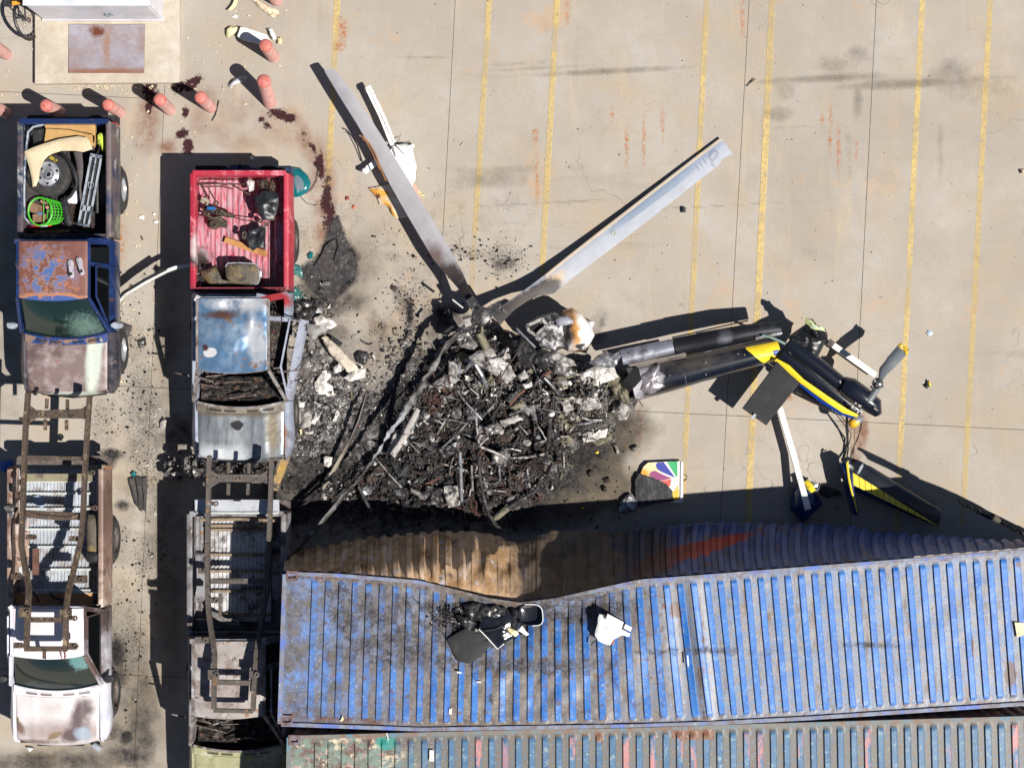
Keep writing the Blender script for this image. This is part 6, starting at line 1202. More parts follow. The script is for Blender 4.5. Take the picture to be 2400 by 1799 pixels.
MB().ribbon([P(1988, 1080, .53), P(1992, 1120, .53), P(1998, 1150, .53), P(2011, 1200, .5)], [P(1983, 1086, .53), P(1988, 1125, .53), P(1994, 1152, .53), P(2009, 1202, .5)], .01).build('yellow_edge', m_yel, f2)
mm = MB()
for x, y in ((1990, 1085), (1994, 1095), (1993, 1104), (1991, 1090)): shard(mm, P(x, y, .5), .09, rnd, 's')
mm.build('torn_ribs', mc_lite, f2, smooth=False, kind='stuff')
m_pole = M('white_pole_paint', C(232, 232, 230, .88), [('n', C(190, 190, 190, .8), 4, .55, .7)], rough=.4)
one(MB().beam([P(1827, 955, .20), P(1862, 1075, .22), P(1894, 1194, .42)], .10, .07), 'white_strut', m_pole, 'long white strut from under the black stabiliser down to the blue crumpled cap', 'strut')
sk = thing('tail_strut', 'short white bar with a grey clamp at one end, beside the tail rotor', 'strut', P(2000, 840, 0))
MB().beam([P(1948, 806, .16), P(2052, 880, .16)], .10, .07).build('bar', m_pole, sk)
MB().box(P(1947, 805, .17), (.10, .11, .10), rot_z(R(-37))).build('end_clamp', MAT_RIMB, sk); MB().disc(P(1955, 818, .12), .02, .05, 8).build('pin', mc_dark, sk)
cp = thing('crumpled_cap', 'crumpled dark blue cap with a yellow torn side under the white strut', 'fuselage piece', P(1890, 1170, 0))
MB().pillow(SP([(1864, 1142), (1885, 1130), (1908, 1140), (1920, 1165), (1930, 1182), (1912, 1197), (1897, 1212), (1882, 1228), (1868, 1212), (1852, 1192), (1855, 1160)], .10), h=.26, thick=.05, rings=8, noise=.035, nscale=5, seg=.05).build('blue_shell', m_nav, cp)
MB().pillow(SP([(1884, 1130), (1895, 1124), (1905, 1135), (1912, 1148), (1900, 1155), (1890, 1145)], .30), h=.05, thick=.02, rings=3, noise=.03, seg=.04, jag=.01).build('yellow_flap', m_yel, cp, angle=30)
mm = MB()
for x, y in ((1908, 1135), (1915, 1145), (1920, 1140), (1912, 1152)): shard(mm, P(x, y, .25), .10, rnd, 's')
mm.build('torn_metal', mc_steel, cp, smooth=False, kind='stuff')
one(MB().pillow(SP([(1921, 1135), (1940, 1140), (1970, 1150), (1975, 1160), (1950, 1163), (1940, 1168), (1922, 1158)], .05), h=.05, thick=.02, rings=5, noise=.05, nscale=7, seg=.05, seed=8), 'rubber_sheet', MAT_BLK, 'creased black rubber sheet between the blue cap and the blue fin strip', 'rubber sheet')
# black lattice beam leaning in from the right
tr = thing('lattice_beam', 'black lattice beam reaching in over the ground from the right edge', 'lattice beam', P(2330, 1220, 0))
A_, B_ = [P(2243, 1166, 1.9), P(2320, 1203, 2.1), P(2400, 1243, 2.35), P(2480, 1285, 2.55)], [P(2248, 1180, 1.75), P(2320, 1214, 1.95), P(2400, 1256, 2.2), P(2480, 1298, 2.4)]
for pth in (A_, B_): MB().beam(pth, .05, .05).build('chord', m_blkm, tr)
ml = MB(); n_ = 16
for i in range(n_):
    a0, a1 = A_[0].lerp(A_[2], i / n_), A_[0].lerp(A_[2], (i + 1) / n_); b0, b1 = B_[0].lerp(B_[2], i / n_), B_[0].lerp(B_[2], (i + 1) / n_)
    MB().beam([a0, b1] if i % 2 else [b0, a1], .025, .025).build('lattice_bar', m_blkm, tr, smooth=False)
for (x, y) in ((2328, 1212), (2383, 1238)): MB().disc(P(x, y, 2.15), .06, .12, 14, axis=(.9, -.45, 0)).build('clamp_collar', mc_olive, tr)
# ---------------------------------------------------------------- load of the blue truck
bz = .72
def SPz(pts, z): return SP(pts, z)
wt = thing('spare_wheel', 'spare wheel with silver rim lying in the bed of the blue truck', 'wheel', P(118, 408, bz))
c_ = P(116, 410, .92); r_ = .365
MB().lathe(c_, [(r_ * .58, -.10), (r_ * .8, -.115), (r_ * .93, -.10), (r_, -.07), (r_, .07), (r_ * .93, .10), (r_ * .8, .115), (r_ * .60, .105), (r_ * .57, .07), (r_ * .57, -.07), (r_ * .58, -.10)], 48).build('tyre', MAT_TYRE, wt)
RIMP = [(r_ * .60, .10), (r_ * .585, .085), (r_ * .53, .05), (r_ * .50, .035), (r_ * .40, .05), (r_ * .30, .062), (r_ * .26, .07), (r_ * .25, .075), (r_ * .22, .03), (r_ * .12, .028)]
MB().lathe(c_, RIMP, 40).build('rim', MAT_RIM, wt)
MB().lathe(c_, [(r_ * .12, .02), (r_ * .12, .085), (r_ * .14, .085), (r_ * .145, .03)], 20).build('hub_bore', MAT_CHROME, wt); MB().disc(c_ + Vector((0, 0, .015)), r_ * .12, .01, 20).build('hub_hole', MAT_HOLE, wt)
for i in range(6):
    a = 2 * math.pi * i / 6 + .4; MB().disc(c_ + Vector((r_ * .41 * math.cos(a), r_ * .41 * math.sin(a), .048)), .024, .006, 14).build('hand_hole', MAT_HOLE, wt); MB().disc(c_ + Vector((r_ * .19 * math.cos(a + .5), r_ * .19 * math.sin(a + .5), .06)), .008, .016, 6).build('wheel_nut', MAT_RIMB, wt)
fc = bpy.data.curves.new('digits', 'FONT'); fc.body = '2817'; fc.size = .075; fc.extrude = .001; fo = bpy.data.objects.new('digits', fc); sc.collection.objects.link(fo)
bpy.context.view_layer.update(); dme = bpy.data.meshes.new_from_object(fo.evaluated_get(bpy.context.evaluated_depsgraph_get())); bpy.data.objects.remove(fo); dme.materials.clear(); dme.materials.append(m_yel)
do_ = bpy.data.objects.new('chalk_digits', dme); sc.collection.objects.link(do_); do_.parent = wt; do_.location = c_ + Vector((.02, .27, .117)) - worldpos(wt); do_.rotation_euler.z = R(-35)
m_tan = M('tan_body_paint', C(222, 204, 170, .82), [('n', C(206, 184, 148, .8), 3, .5, .7), ('d', C(80, 66, 50), 9, .07)], rough=.45)
one(MB().ribbon(SP([(76, 439), (74, 420), (70, 400), (64, 378), (57, 356), (75, 347), (100, 338), (140, 326), (182, 320), (204, 323), (212, 334)], 1.10), SP([(85, 436), (91, 420), (93, 402), (98, 387), (104, 376), (112, 367), (122, 361), (145, 354), (175, 354), (195, 357), (217, 350)], 1.12), .025), 'fender_panel', m_tan, 'loose tan fender panel arching round the spare wheel in the blue truck', 'car fender')
m_card = M('cardboard', C(200, 158, 100, .76), [('n', C(180, 136, 82, .74), 3, .5, .68), ('n', C(214, 178, 124, .78), 5, .58, .7)], rough=.9)
cb = thing('cardboard_box', 'flattened tan cardboard box by the tailgate in the blue truck bed', 'cardboard box', P(165, 310, bz))
MB().prism(SP([(106, 288), (217, 292), (220, 315), (160, 303), (106, 300)], 1.02)[::-1], .012).build('flap', m_card, cb, smooth=False)
MB().prism(SP([(108, 302), (160, 305), (221, 318), (222, 330), (216, 345), (200, 322), (170, 321), (103, 338)], 1.0)[::-1], .012).build('flap', m_card, cb, smooth=False)
MB().prism(SP([(215, 292), (222, 294), (224, 330), (219, 345)], 1.0)[::-1], .10).build('side_flap', m_card, cb, smooth=False)
m_hiv = M('lime_fabric', C(188, 206, 66, .86), [('n', C(214, 222, 110, .88), 6, .5, .66)], rough=.8)
one(MB().pillow(SP([(228, 318), (234, 312), (244, 314), (249, 325), (249, 350), (240, 356), (236, 345), (228, 338)], 1.02), h=.06, thick=.03, rings=5, noise=.05, nscale=9, seg=.04, seed=4), 'safety_vest', m_hiv, 'crumpled lime green safety vest in the corner of the blue truck bed', 'vest')
gr = thing('chrome_grille', 'long chrome radiator grille leaning along the right side of the blue truck bed', 'radiator grille', P(215, 440, bz))
ga, gb_ = Vector((xx(226, 1.0), yy(366, 1.0), 1.0)), Vector((xx(196, 1.0), yy(528, 1.0), 1.0)); gd = (gb_ - ga).normalized(); gn = Vector((-gd.y, gd.x, 0))
for o_, w_ in ((-.085, .035), (.085, .035), (0, .02)): MB().beam([ga + gn * o_, gb_ + gn * o_], w_, .03).build('grille_bar', MAT_CHROME, gr)
MB().beam([ga + gn * -.1, ga + gn * .1], .05, .03).build('end_plate', MAT_CHROME, gr); MB().beam([gb_ + gn * -.1, gb_ + gn * .1], .03, .03).build('end_plate', MAT_CHROME, gr)
MB().beam([ga.lerp(gb_, .76) + gn * -.09, ga.lerp(gb_, .76) + gn * .09], .09, .03).build('end_plate', MAT_CHROME, gr)
MB().prism([ga + gn * .08 + Vector((0, 0, -.03)), ga - gn * .08 + Vector((0, 0, -.03)), gb_ - gn * .08 + Vector((0, 0, -.03)), gb_ + gn * .08 + Vector((0, 0, -.03))][::-1], .02).build('backing', MAT_BLK, gr, smooth=False)
e_ = ga.lerp(gb_, .42); MB().tube([e_ + Vector((.045 * math.cos(t), .055 * math.sin(t), .02)) for t in [2 * math.pi * i / 20 for i in range(21)]], .005, 5, caps=False).build('badge_ring', MAT_CHROME, gr)
one(MB().tube(SP([(66, 310, 1.05), (78, 298, 1.06), (104, 292, 1.06)], 0), .02, 8, flat=1.8).tube(SP([(66, 310, 1.05), (62, 345, 1.05), (58, 400, 1.04), (56, 460, 1.04), (58, 510, 1.0), (70, 524, .98), (78, 528, .98)], 0), .022, 8, flat=1.6), 'chrome_trim', MAT_CHROME, 'bent chrome trim strip along the left side of the blue truck bed', 'trim strip')
m_gry = M('grey_grooved_plastic', C(96, 92, 92, .7), [('n', C(130, 122, 118, .7), 6, .5, .68)], rough=.6)
one(MB().ribbon(SP([(172, 356), (178, 380), (182, 410), (184, 440), (188, 480)], .95), SP([(192, 360), (195, 385), (194, 412), (190, 440), (192, 480)], .98), .02), 'plastic_strip', m_gry, 'grey slotted plastic strip between spare wheel and grille in the blue truck', 'plastic trim')
one(MB().tube(SP([(142, 358, .95), (160, 375, 1.0), (172, 395, 1.02), (180, 425, 1.0), (178, 440, .95), (165, 460, .9), (150, 470, .88)], 0), .030, 10), 'rubber_hose', MAT_BLK, 'thick black hose curving right of the spare wheel in the blue truck', 'hose')
one(MB().tube(SP([(148, 465, .85), (152, 490, .88), (160, 520, .88), (175, 540, .86), (200, 548, .84), (215, 546, .84)], 0), [.05, .07, .06, .04, .03, .02], 10, flat=.4), 'rubber_flap', MAT_BLK, 'black rubber strip curling toward the cab in the blue truck bed', 'rubber strip')
one(MB().pillow(SP([(170, 445), (182, 444), (184, 462), (182, 478), (162, 477), (158, 472)], .84), h=.01, thick=.006, rings=2), 'white_sheet', MAT_CAB, 'small white plastic sheet below the spare wheel in the blue truck', 'plastic sheet')
rb = random.Random(3); mb = MB()
for _ in range(140):
    p = [P(rb.uniform(162, 192), rb.uniform(480, 530), .78)]
    for _ in range(5): p.append(p[-1] + Vector((rb.uniform(-.06, .06), rb.uniform(-.06, .06), rb.uniform(-.015, .025))))
    mb.tube(p, .005, 4)
one(mb, 'tangled_chain', M('rusty_chain', C(84, 68, 60, .7), rough=.7), 'heap of tangled rusty chain in the blue truck bed beside the grille end', 'chain')
for i, (x, y, r0) in enumerate(((206, 520, .11), (202, 528, .085))):
    pass
mb = MB()
for r0 in (.12, .105, .09): mb.tube([P(207, 522, .85) + Vector((r0 * math.cos(t) * .8, r0 * math.sin(t) * 1.5, .01 * r0)) for t in [2 * math.pi * i / 24 for i in range(25)]], .007, 5, caps=False)
one(mb, 'wire_coil', mc_brown, 'coil of rusty wire under the chrome grille in the blue truck', 'wire coil')
# green laundry basket on its side with wood blocks
m_grn = M('bright_green_plastic', C(70, 190, 40, .86), rough=.4)
bk = thing('green_basket', 'bright green plastic basket lying on its side in the blue truck bed', 'basket', P(110, 500, bz))
ax_ = Vector((.93, .05, -.12)).normalized(); c0 = P(96, 497, .98); q = Vector((0, 0, 1)).rotation_difference(ax_)
def ring(t_, r0, rad): return [c0 + ax_ * t_ + q @ Vector((r0 * math.cos(a) * .75, r0 * math.sin(a), 0)) for a in [2 * math.pi * i / 28 for i in range(29)]]
# open mouth ring seen obliquely from above
def rg(dx, r0x, r0y, z): return [Vector((c0.x + dx + r0x * math.cos(a), c0.y + r0y * math.sin(a), z)) for a in [2 * math.pi * i / 28 for i in range(29)]]
MB().tube(rg(0, .20, .235, 1.02), .014, 8, caps=False).build('rim', m_grn, bk)
for i, (dx, f) in enumerate(((.05, .98), (.10, .94), (.15, .89), (.20, .83))): MB().tube([p for p in rg(dx, .20 * f, .235 * f, .99 - .04 * i) if p.x > c0.x + dx * .6], .006, 5).build('hoop', m_grn, bk)
for i in range(13):
    a = -1.45 + 2.9 * i / 12; pts = [Vector((c0.x + dx + .20 * f * math.cos(a), c0.y + .235 * f * math.sin(a), z)) for dx, f, z in ((0, 1, 1.02), (.05, .98, .99), (.10, .94, .95), (.15, .89, .91), (.20, .83, .87))]; MB().tube(pts, .006, 5).build('basket_rib', m_grn, bk)
m_wood = M('old_wood', C(142, 110, 84, .74), [('n', C(110, 84, 62, .7), 5, .45, .62, (1, .2, 1)), ('n', C(170, 140, 110, .74), 8, .55, .68)], rough=.85)
for (x, y, w_, h_, a, lb) in ((84, 489, .26, .16, -.3, 'weathered wood block in the upper part of the green basket'), (96, 512, .25, .13, .03, 'smaller wood block in the lower part of the green basket')): one(MB().box(P(x, y, .88), (w_, h_, .09), rot_z(a)), 'wood_block', m_wood, lb, 'wood block', 'wood blocks in the basket', smooth=False)
one(MB().box(P(96, 501, .93), (.10, .045, .03), rot_z(.1)), 'blue_case', M('steel_blue_plastic', C(104, 130, 168, .76), rough=.4), 'small steel blue case between the wood blocks in the green basket', 'case', smooth=False)
one(MB().pillow(SP([(92, 474), (98, 468), (110, 476), (116, 488), (112, 494), (104, 482)], .97), h=.02, thick=.01, rings=3, noise=.03, nscale=12, seg=.03), 'snack_wrapper', M('printed_wrapper', C(196, 150, 120, .8), [('n', C(60, 50, 52, .7), 16, .5, .54), ('n', C(230, 226, 220, .85), 14, .56, .6), ('n', C(110, 50, 60, .8), 20, .6, .64)], rough=.35), 'crumpled printed wrapper at the top of the green basket', 'wrapper')
bo = thing('red_bottle', 'red bottle with white label lying by the green basket in the blue truck', 'bottle', P(92, 530, bz)); m_rdp = M('red_plastic', C(210, 40, 58, .86), rough=.35)
MB().tube(SP([(70, 533, .85), (76, 532, .85), (79, 532, .85), (96, 531, .85)], 0), [.022, .022, .035, .037], 14).build('neck_half', m_rdp, bo); MB().tube(SP([(96, 531, .85), (112, 528, .85)], 0), .0385, 14).build('label', MAT_CAB, bo); MB().tube(SP([(112, 528, .85), (119, 527, .85), (121, 527, .85)], 0), [.037, .036, .02], 14).build('base', m_rdp, bo); MB().tube(SP([(61, 535, .85), (70, 533, .85)], 0), .016, 10).build('cap', m_rdp, bo)
one(MB().box(P(123, 543, .84), (.62, .055, .05), rot_z(.03)), 'wood_plank', m_wood, 'short pale plank against the cab end of the blue truck bed', 'plank', smooth=False)
one(MB().box(P(92, 322, .90), (.20, .26, .03), rot_z(.1)).tube(SP([(72, 318, .98), (80, 300, 1.0), (98, 298, 1.0)], 0), .015, 6), 'ribbed_pad', MAT_BLK, 'dark ribbed rubber pad in the upper left corner of the blue truck bed', 'rubber pad', smooth=False)
# rust pitted black box sides inside: steel rail
one(MB().tube(SP([(238, 330, 1.0), (232, 352, 1.0), (222, 374, .98)], 0), .012, 6).tube(SP([(228, 420, .85), (228, 500, .85)], 0), .035, 8), 'dark_pipe', MAT_BLK, 'dark pipe against the right wall of the blue truck bed', 'pipe')
# trainers on the roof
m_shoe = M('pale_mesh_shoe', C(186, 180, 192, .76), [('n', C(150, 140, 152, .76), 22, .5, .62)], rough=.8); m_sole = M('white_sole', C(206, 204, 206, .78), rough=.6)
def shoe(cx, cy, ang, lab):
    t = thing('running_shoe', lab, 'shoe', P(cx, cy, 1.715), 'pair of trainers on the truck roof'); o = P(cx, cy, 1.715); Q = rot_z(R(ang))
    def S(u, w_, z): return o + Q @ Vector((w_, u, z))
    prof = [(-.145, .022), (-.13, .036), (-.09, .040), (-.04, .036), (.0, .037), (.05, .048), (.10, .050), (.13, .040), (.150, .018)]
    MB().loft([[S(u, w_ * f, z) for f, z in ((-1, 0), (-1.04, .014), (-1, .028), (1, .028), (1.04, .014), (1, 0))] for u, w_ in prof]).build('sole', m_sole, t)
    up = [(-.140, .022, .062), (-.12, .033, .075), (-.075, .036, .074), (-.03, .034, .082), (.01, .036, .080), (.06, .046, .062), (.105, .045, .048), (.135, .030, .038), (.147, .012, .030)]
    MB().loft([[S(u, w_ * f, .026 + (h_ - .026) * g) for f, g in ((-1, 0), (-.96, .45), (-.6, .88), (0, 1), (.6, .88), (.96, .45), (1, 0))] for u, w_, h_ in up]).build('upper', m_shoe, t)
    MB().lathe(S(-.082, 0, .070), [(.001, .004), (.017, .006), (.020, .014), (.026, .014), (.029, .004), (.026, -.006)], 18).build('collar', MAT_BLK, t)
    for i in range(4): MB().beam([S(-.030 + i * .022, -.018, .084 - i * .004), S(-.024 + i * .022, .018, .084 - i * .004)], .005, .004).build('lace', m_sole, t)
shoe(167, 631, 5, 'left pale grey running shoe on the rusty roof of the blue truck'); shoe(189.5, 625, 14, 'right pale grey running shoe on the rusty roof of the blue truck')
# ---------------------------------------------------------------- load of the red truck
m_scrap = M('rusty_suspension', C(98, 80, 64, .72), [('n', C(50, 40, 34, .7), 9, .42, .56), ('n', C(150, 132, 110, .74), 12, .58, .66)], rough=.7, bump=.006)
sa = thing('suspension_assembly', 'rusty suspension arm assembly lying at the left of the red truck bed', 'suspension part', P(500, 500, bz))
MB().pillow(SP([(474, 486), (490, 478), (512, 488), (545, 500), (550, 508), (535, 510), (512, 506), (490, 500)], .98), h=.05, thick=.04, rings=4, noise=.04, nscale=9, seg=.04).build('control_arm', m_scrap, sa)
MB().pillow(SP([(487, 512), (500, 508), (525, 512), (533, 522), (530, 535), (515, 532), (505, 538), (492, 536), (486, 525)], .98), h=.06, thick=.05, rings=5, noise=.03, nscale=9, seg=.04).build('knuckle', m_scrap, sa)
mb = MB(); 
for (x, y, r0) in ((506, 477, .04), (484, 500, .045), (500, 525, .05), (512, 498, .035), (497, 488, .03)): mb.tube([P(x, y, 1.06) + Vector((r0 * math.cos(t), r0 * math.sin(t) * .8, 0)) for t in [2 * math.pi * i / 16 for i in range(17)]], .013, 6, caps=False)
mb.tube(SP([(478, 490, 1.0), (484, 505, 1.04), (500, 512, 1.02), (520, 508, 1.0)], 0), .022, 7).tube(SP([(488, 478, .98), (480, 452, .98), (470, 434, .96)], 0), .012, 6).tube(SP([(504, 470, .98), (494, 452, .98), (486, 437, .96)], 0), .012, 6); mb.build('bushings', m_scrap, sa)
MB().box(P(481, 472, 1.04), (.13, .10, .07), rot_z(-.5)).build('spring_plate', M('pale_metal', C(176, 166, 146, .74), [('n', C(60, 48, 44, .7), 16, .5, .56)], rough=.5), sa, smooth=False); MB().box(P(495, 489, 1.08), (.13, .05, .04), rot_z(-.05)).build('blue_clamp', M('blue_clamp', C(40, 100, 170, .84), rough=.4), sa, smooth=False)
one(MB().tube(SP([(456, 433, .98), (500, 431, 1.0), (545, 432, 1.0), (573, 432, 1.0)], 0), .012, 6).tube(SP([(470, 438, .95), (520, 437, .96), (546, 443, .96)], 0), .013, 6).tube(SP([(556, 440, 1.0), (580, 454, .98), (598, 463, .96)], 0), .014, 6), 'tie_rods', m_scrap, 'rusty steering tie rods lying across the top of the red truck bed', 'tie rod')
one(MB().tube(SP([(528, 508, .92), (550, 510, .95), (570, 516, .98), (604, 520, .98)], 0), .010, 6), 'brake_line', mc_brown, 'thin rusty brake line across the middle of the red truck bed', 'brake line')
m_flap = M('black_rubber_flap', C(40, 42, 46, .72), [('n', C(62, 66, 72, .72), 3, .5, .7)], rough=.42)
one(MB().pillow(SP([(597, 463), (620, 448), (640, 447), (652, 455), (653, 480), (648, 500), (640, 512), (618, 517), (606, 505), (600, 485)], 1.12), h=.05, thick=.03, rings=8, noise=.10, nscale=3.6, seg=.05), 'mud_flap', m_flap, 'large shiny black rubber sheet in the upper right of the red truck bed', 'rubber sheet')
one(MB().pillow(SP([(580, 541), (600, 536), (612, 528), (622, 532), (622, 585), (605, 580), (592, 588), (584, 580), (578, 560)], 1.0), h=.04, thick=.03, rings=8, noise=.09, nscale=4.5, seg=.05, seed=3), 'mud_flap', m_flap, 'smaller crumpled black rubber sheet lying over the plank in the red truck', 'rubber sheet')
mb = MB()
for x, y in ((611, 518), (632, 514), (640, 512), (624, 526), (574, 548), (573, 556)): mb.lathe(P(x, y, 1.02), [(.012, 0), (.04, 0), (.04, .04), (.012, .04)], 12)
one(mb, 'rubber_bushings', m_scrap, 'rusty ring bushings around the black rubber sheets in the red truck', 'bushing', kind='stuff') if False else one(mb, 'bushing_bar', m_scrap, 'rusty bar with ring bushings between the two black rubber sheets', 'suspension part')
one(MB().pillow(SP([(576, 425), (583, 416), (596, 425), (594, 445), (584, 450), (578, 436)], .98), h=.10, thick=.04, rings=4, noise=.06, nscale=9, seg=.04), 'melted_lump', mc_white, 'white melted lump near the top edge of the red truck bed', 'melted lump')
mb = MB(); [shard(mb, P(608 + rb.uniform(0, 32), 432 + rb.uniform(-4, 14), .98), rb.uniform(.05, .12), rb) for _ in range(50)]
one(mb, 'brake_parts', m_scrap, 'small heap of rusty brake parts in the upper right corner of the red truck bed', 'brake parts', smooth=False)
m_pl2 = M('orange_plank_wood', C(196, 142, 86, .76), [('n', C(170, 116, 66, .72), 6, .46, .62, (1, .3, 1))], rough=.8)
one(MB().beam(SP([(527, 562, .78), (626, 597, .80)], 0), .10, .035), 'wood_plank', m_pl2, 'orange-brown plank lying slantwise in the red truck bed', 'plank', smooth=False)
tk = thing('burnt_tank', 'flat charred tank with rounded corners at the cab end of the red truck bed', 'tank', P(570, 640, bz)); m_tank = M('charred_tank', C(100, 92, 82, .72), [('n', C(130, 112, 74, .72), 4, .48, .60), ('n', C(58, 54, 50, .7), 5, .50, .66), ('n', C(150, 148, 146, .74), 5, .62, .7)], rough=.7, bump=.006)
MB().pillow(SP([(528, 625), (534, 617), (560, 616), (598, 618), (606, 628), (608, 655), (604, 665), (590, 668), (540, 664), (530, 650)], 1.06), h=.05, thick=.16, rings=7, noise=.012, nscale=7, prof=.35).build('tank_shell', m_tank, tk)
rimp = SP([(528, 625), (534, 617), (560, 616), (598, 618), (606, 628), (608, 655), (604, 665), (590, 668)], 1.07); MB().tube(rimp, .010, 6).build('seam', MAT_CHROME, tk); MB().disc(P(592, 628, 1.11), .035, .01, 16).build('filler_cap', m_tank, tk)
one(MB().pillow(SP([(470, 636), (490, 628), (506, 620), (512, 640), (522, 655), (538, 662), (580, 668), (530, 672), (490, 668), (472, 650)], .92), h=.10, thick=.03, rings=6, noise=.05, nscale=7, seg=.04, seed=5), 'charred_cover', m_tank, 'charred crumpled cover left of the burnt tank in the red truck', 'cover')
mb = MB(); [shard(mb, P(rb.uniform(455, 480), rb.uniform(625, 665), .86), rb.uniform(.05, .14), rb) for _ in range(60)]
one(mb, 'charred_scraps', mc_dark, 'pile of charred scraps in the lower left corner of the red truck bed', 'scrap pile', smooth=False)
one(MB().tube(SP([(611, 636, 1.0), (611, 650, 1.0)], 0), .02, 10), 'white_tube', MAT_CAB, 'small white tube right of the burnt tank in the red truck', 'tube')
# bumper with details of the red truck seen beyond the tailgate
for (x, y, w_, nm, m_) in ((487, 392, .42, 'bumper_recess', MAT_HOLE), (640, 394, .42, 'bumper_recess', MAT_HOLE), (563, 391, .34, 'bumper_plate', m_bmp)): MB().box(P(x, y + 1, .664), (w_, .06, .012)).build(nm, m_, red_t, smooth=False)
MB().disc(P(563, 390, .68), .03, .03, 12).build('tow_hole', MAT_HOLE, red_t)
# ---------------------------------------------------------------- ladder frames on the lower trucks
m_frame = M('rusty_ladder_frame', C(88, 74, 62, .72), [('n', C(48, 38, 34, .7), 14, .54, .60), ('n', C(84, 66, 54, .7), 4, .44, .58), ('n', C(156, 134, 106, .74), 6, .56, .68), ('n', C(60, 46, 42, .7), 12, .62, .68)], rough=.75, bump=.006)
m_frame2 = M('burnt_ladder_frame', C(94, 86, 80, .72), [('n', C(54, 46, 42, .7), 14, .54, .60), ('n', C(92, 82, 76, .7), 4, .45, .6), ('n', C(150, 112, 74, .72), 4, .60, .68), ('n', C(160, 160, 160, .74), 5, .60, .7)], rough=.65, bump=.006)
def frame(label, loc, mat, rl, rr_, cross, stubs, hangers, front):
    t = thing('ladder_frame', label, 'vehicle frame', loc, 'bare truck frames lying over the lower trucks')
    for r_ in (rl, rr_):
        MB().beam(SP(r_, 0), .068, .13).build('side_rail', mat, t)
    for (a_, b_, w_, h_) in cross: MB().beam([P(*a_), P(*b_)], w_, h_).build('cross_member', mat, t)
    for (a_, b_) in stubs: MB().beam([P(*a_), P(*b_)], .055, .03).build('bracket_bar', mat, t)
    for (x, y, z, w_, d) in hangers: 
        MB().box(P(x, y, z), (w_, d, .09)).lathe(P(x + (8 if w_ > 0 else -8), y, z + .05), [(.02, 0), (.045, 0), (.045, .03), (.02, .03)], 12).build('hanger', mat, t)
    for g in front: g(t, mat)
    return t
def gusset(pts, z): return lambda t, mat: MB().prism(SP(pts, z)[::-1], .03).build('gusset_plate', mat, t, smooth=False)
def bolt_holes(pts, z): return lambda t, mat: [MB().disc(P(x, y, z), .012, .006, 8).build('bolt_hole', MAT_HOLE, t) for x, y in pts]
frame('rusty brown truck frame lying over the white pickup bed and roof', P(120, 1250, 1.0), m_frame,
      [(66, 920, 1.55), (60, 1005, 1.5), (56, 1111, 1.45), (53, 1202, 1.45), (50, 1277, 1.5), (61, 1340, 1.65), (68, 1377, 1.8), (65, 1445, 2.05), (62, 1519, 2.05)],
      [(210, 927, 1.55), (205, 1006, 1.5), (199, 1111, 1.45), (195, 1202, 1.45), (190, 1262, 1.5), (169, 1352, 1.65), (160, 1388, 1.85), (155, 1431, 2.05), (154, 1520, 2.05)],
      [((66, 970, 1.5), (206, 972, 1.5), .13, .06), ((58, 1071, 1.45), (198, 1075, 1.45), .06, .06), ((54, 1204, 1.4), (194, 1210, 1.4), .12, .06), ((62, 1452, 2.05), (154, 1452, 2.05), .08, .06), ((58, 1520, 2.05), (158, 1520, 2.05), .075, .08)],
      [((110, 934, 1.5), (109, 958, 1.5)), ((158, 936, 1.5), (158, 960, 1.5)), ((106, 982, 1.5), (106, 1008, 1.5)), ((156, 984, 1.5), (156, 1008, 1.5)), ((104, 1522, 2.1), (104, 1542, 2.0)), ((62, 1448, 2.1), (61, 1400, 1.9))],
      [(48, 1130, 1.45, .08, .10), (44, 1160, 1.45, .10, .12), (37, 1350, 1.6, .14, .10), (182, 1357, 1.6, .30, .12), (72, 1258, 1.45, .13, .08), (172, 1262, 1.45, .13, .08), (210, 1108, 1.4, .06, .06), (216, 1190, 1.42, .05, .06), (50, 982, 1.5, .06, .06), (58, 1434, 2.05, .18, .16), (154, 1437, 2.05, .18, .14), (168, 1448, 2.05, .08, .06), (42, 1512, 2.05, .12, .08), (170, 1514, 2.05, .12, .10)],
      [gusset([(70, 950), (85, 962), (190, 958), (203, 950), (204, 985), (190, 978), (85, 980), (68, 992)], 1.55), gusset([(60, 1196), (90, 1206), (160, 1212), (188, 1202), (190, 1216), (150, 1220), (90, 1216), (60, 1210)], 1.46), bolt_holes([(96, 971), (141, 972), (162, 973), (172, 973), (107, 1518), (70, 1518)], 1.585 if False else 1.56), bolt_holes([(44, 1512), (76, 1452), (106, 1453), (122, 1453)], 2.10)])
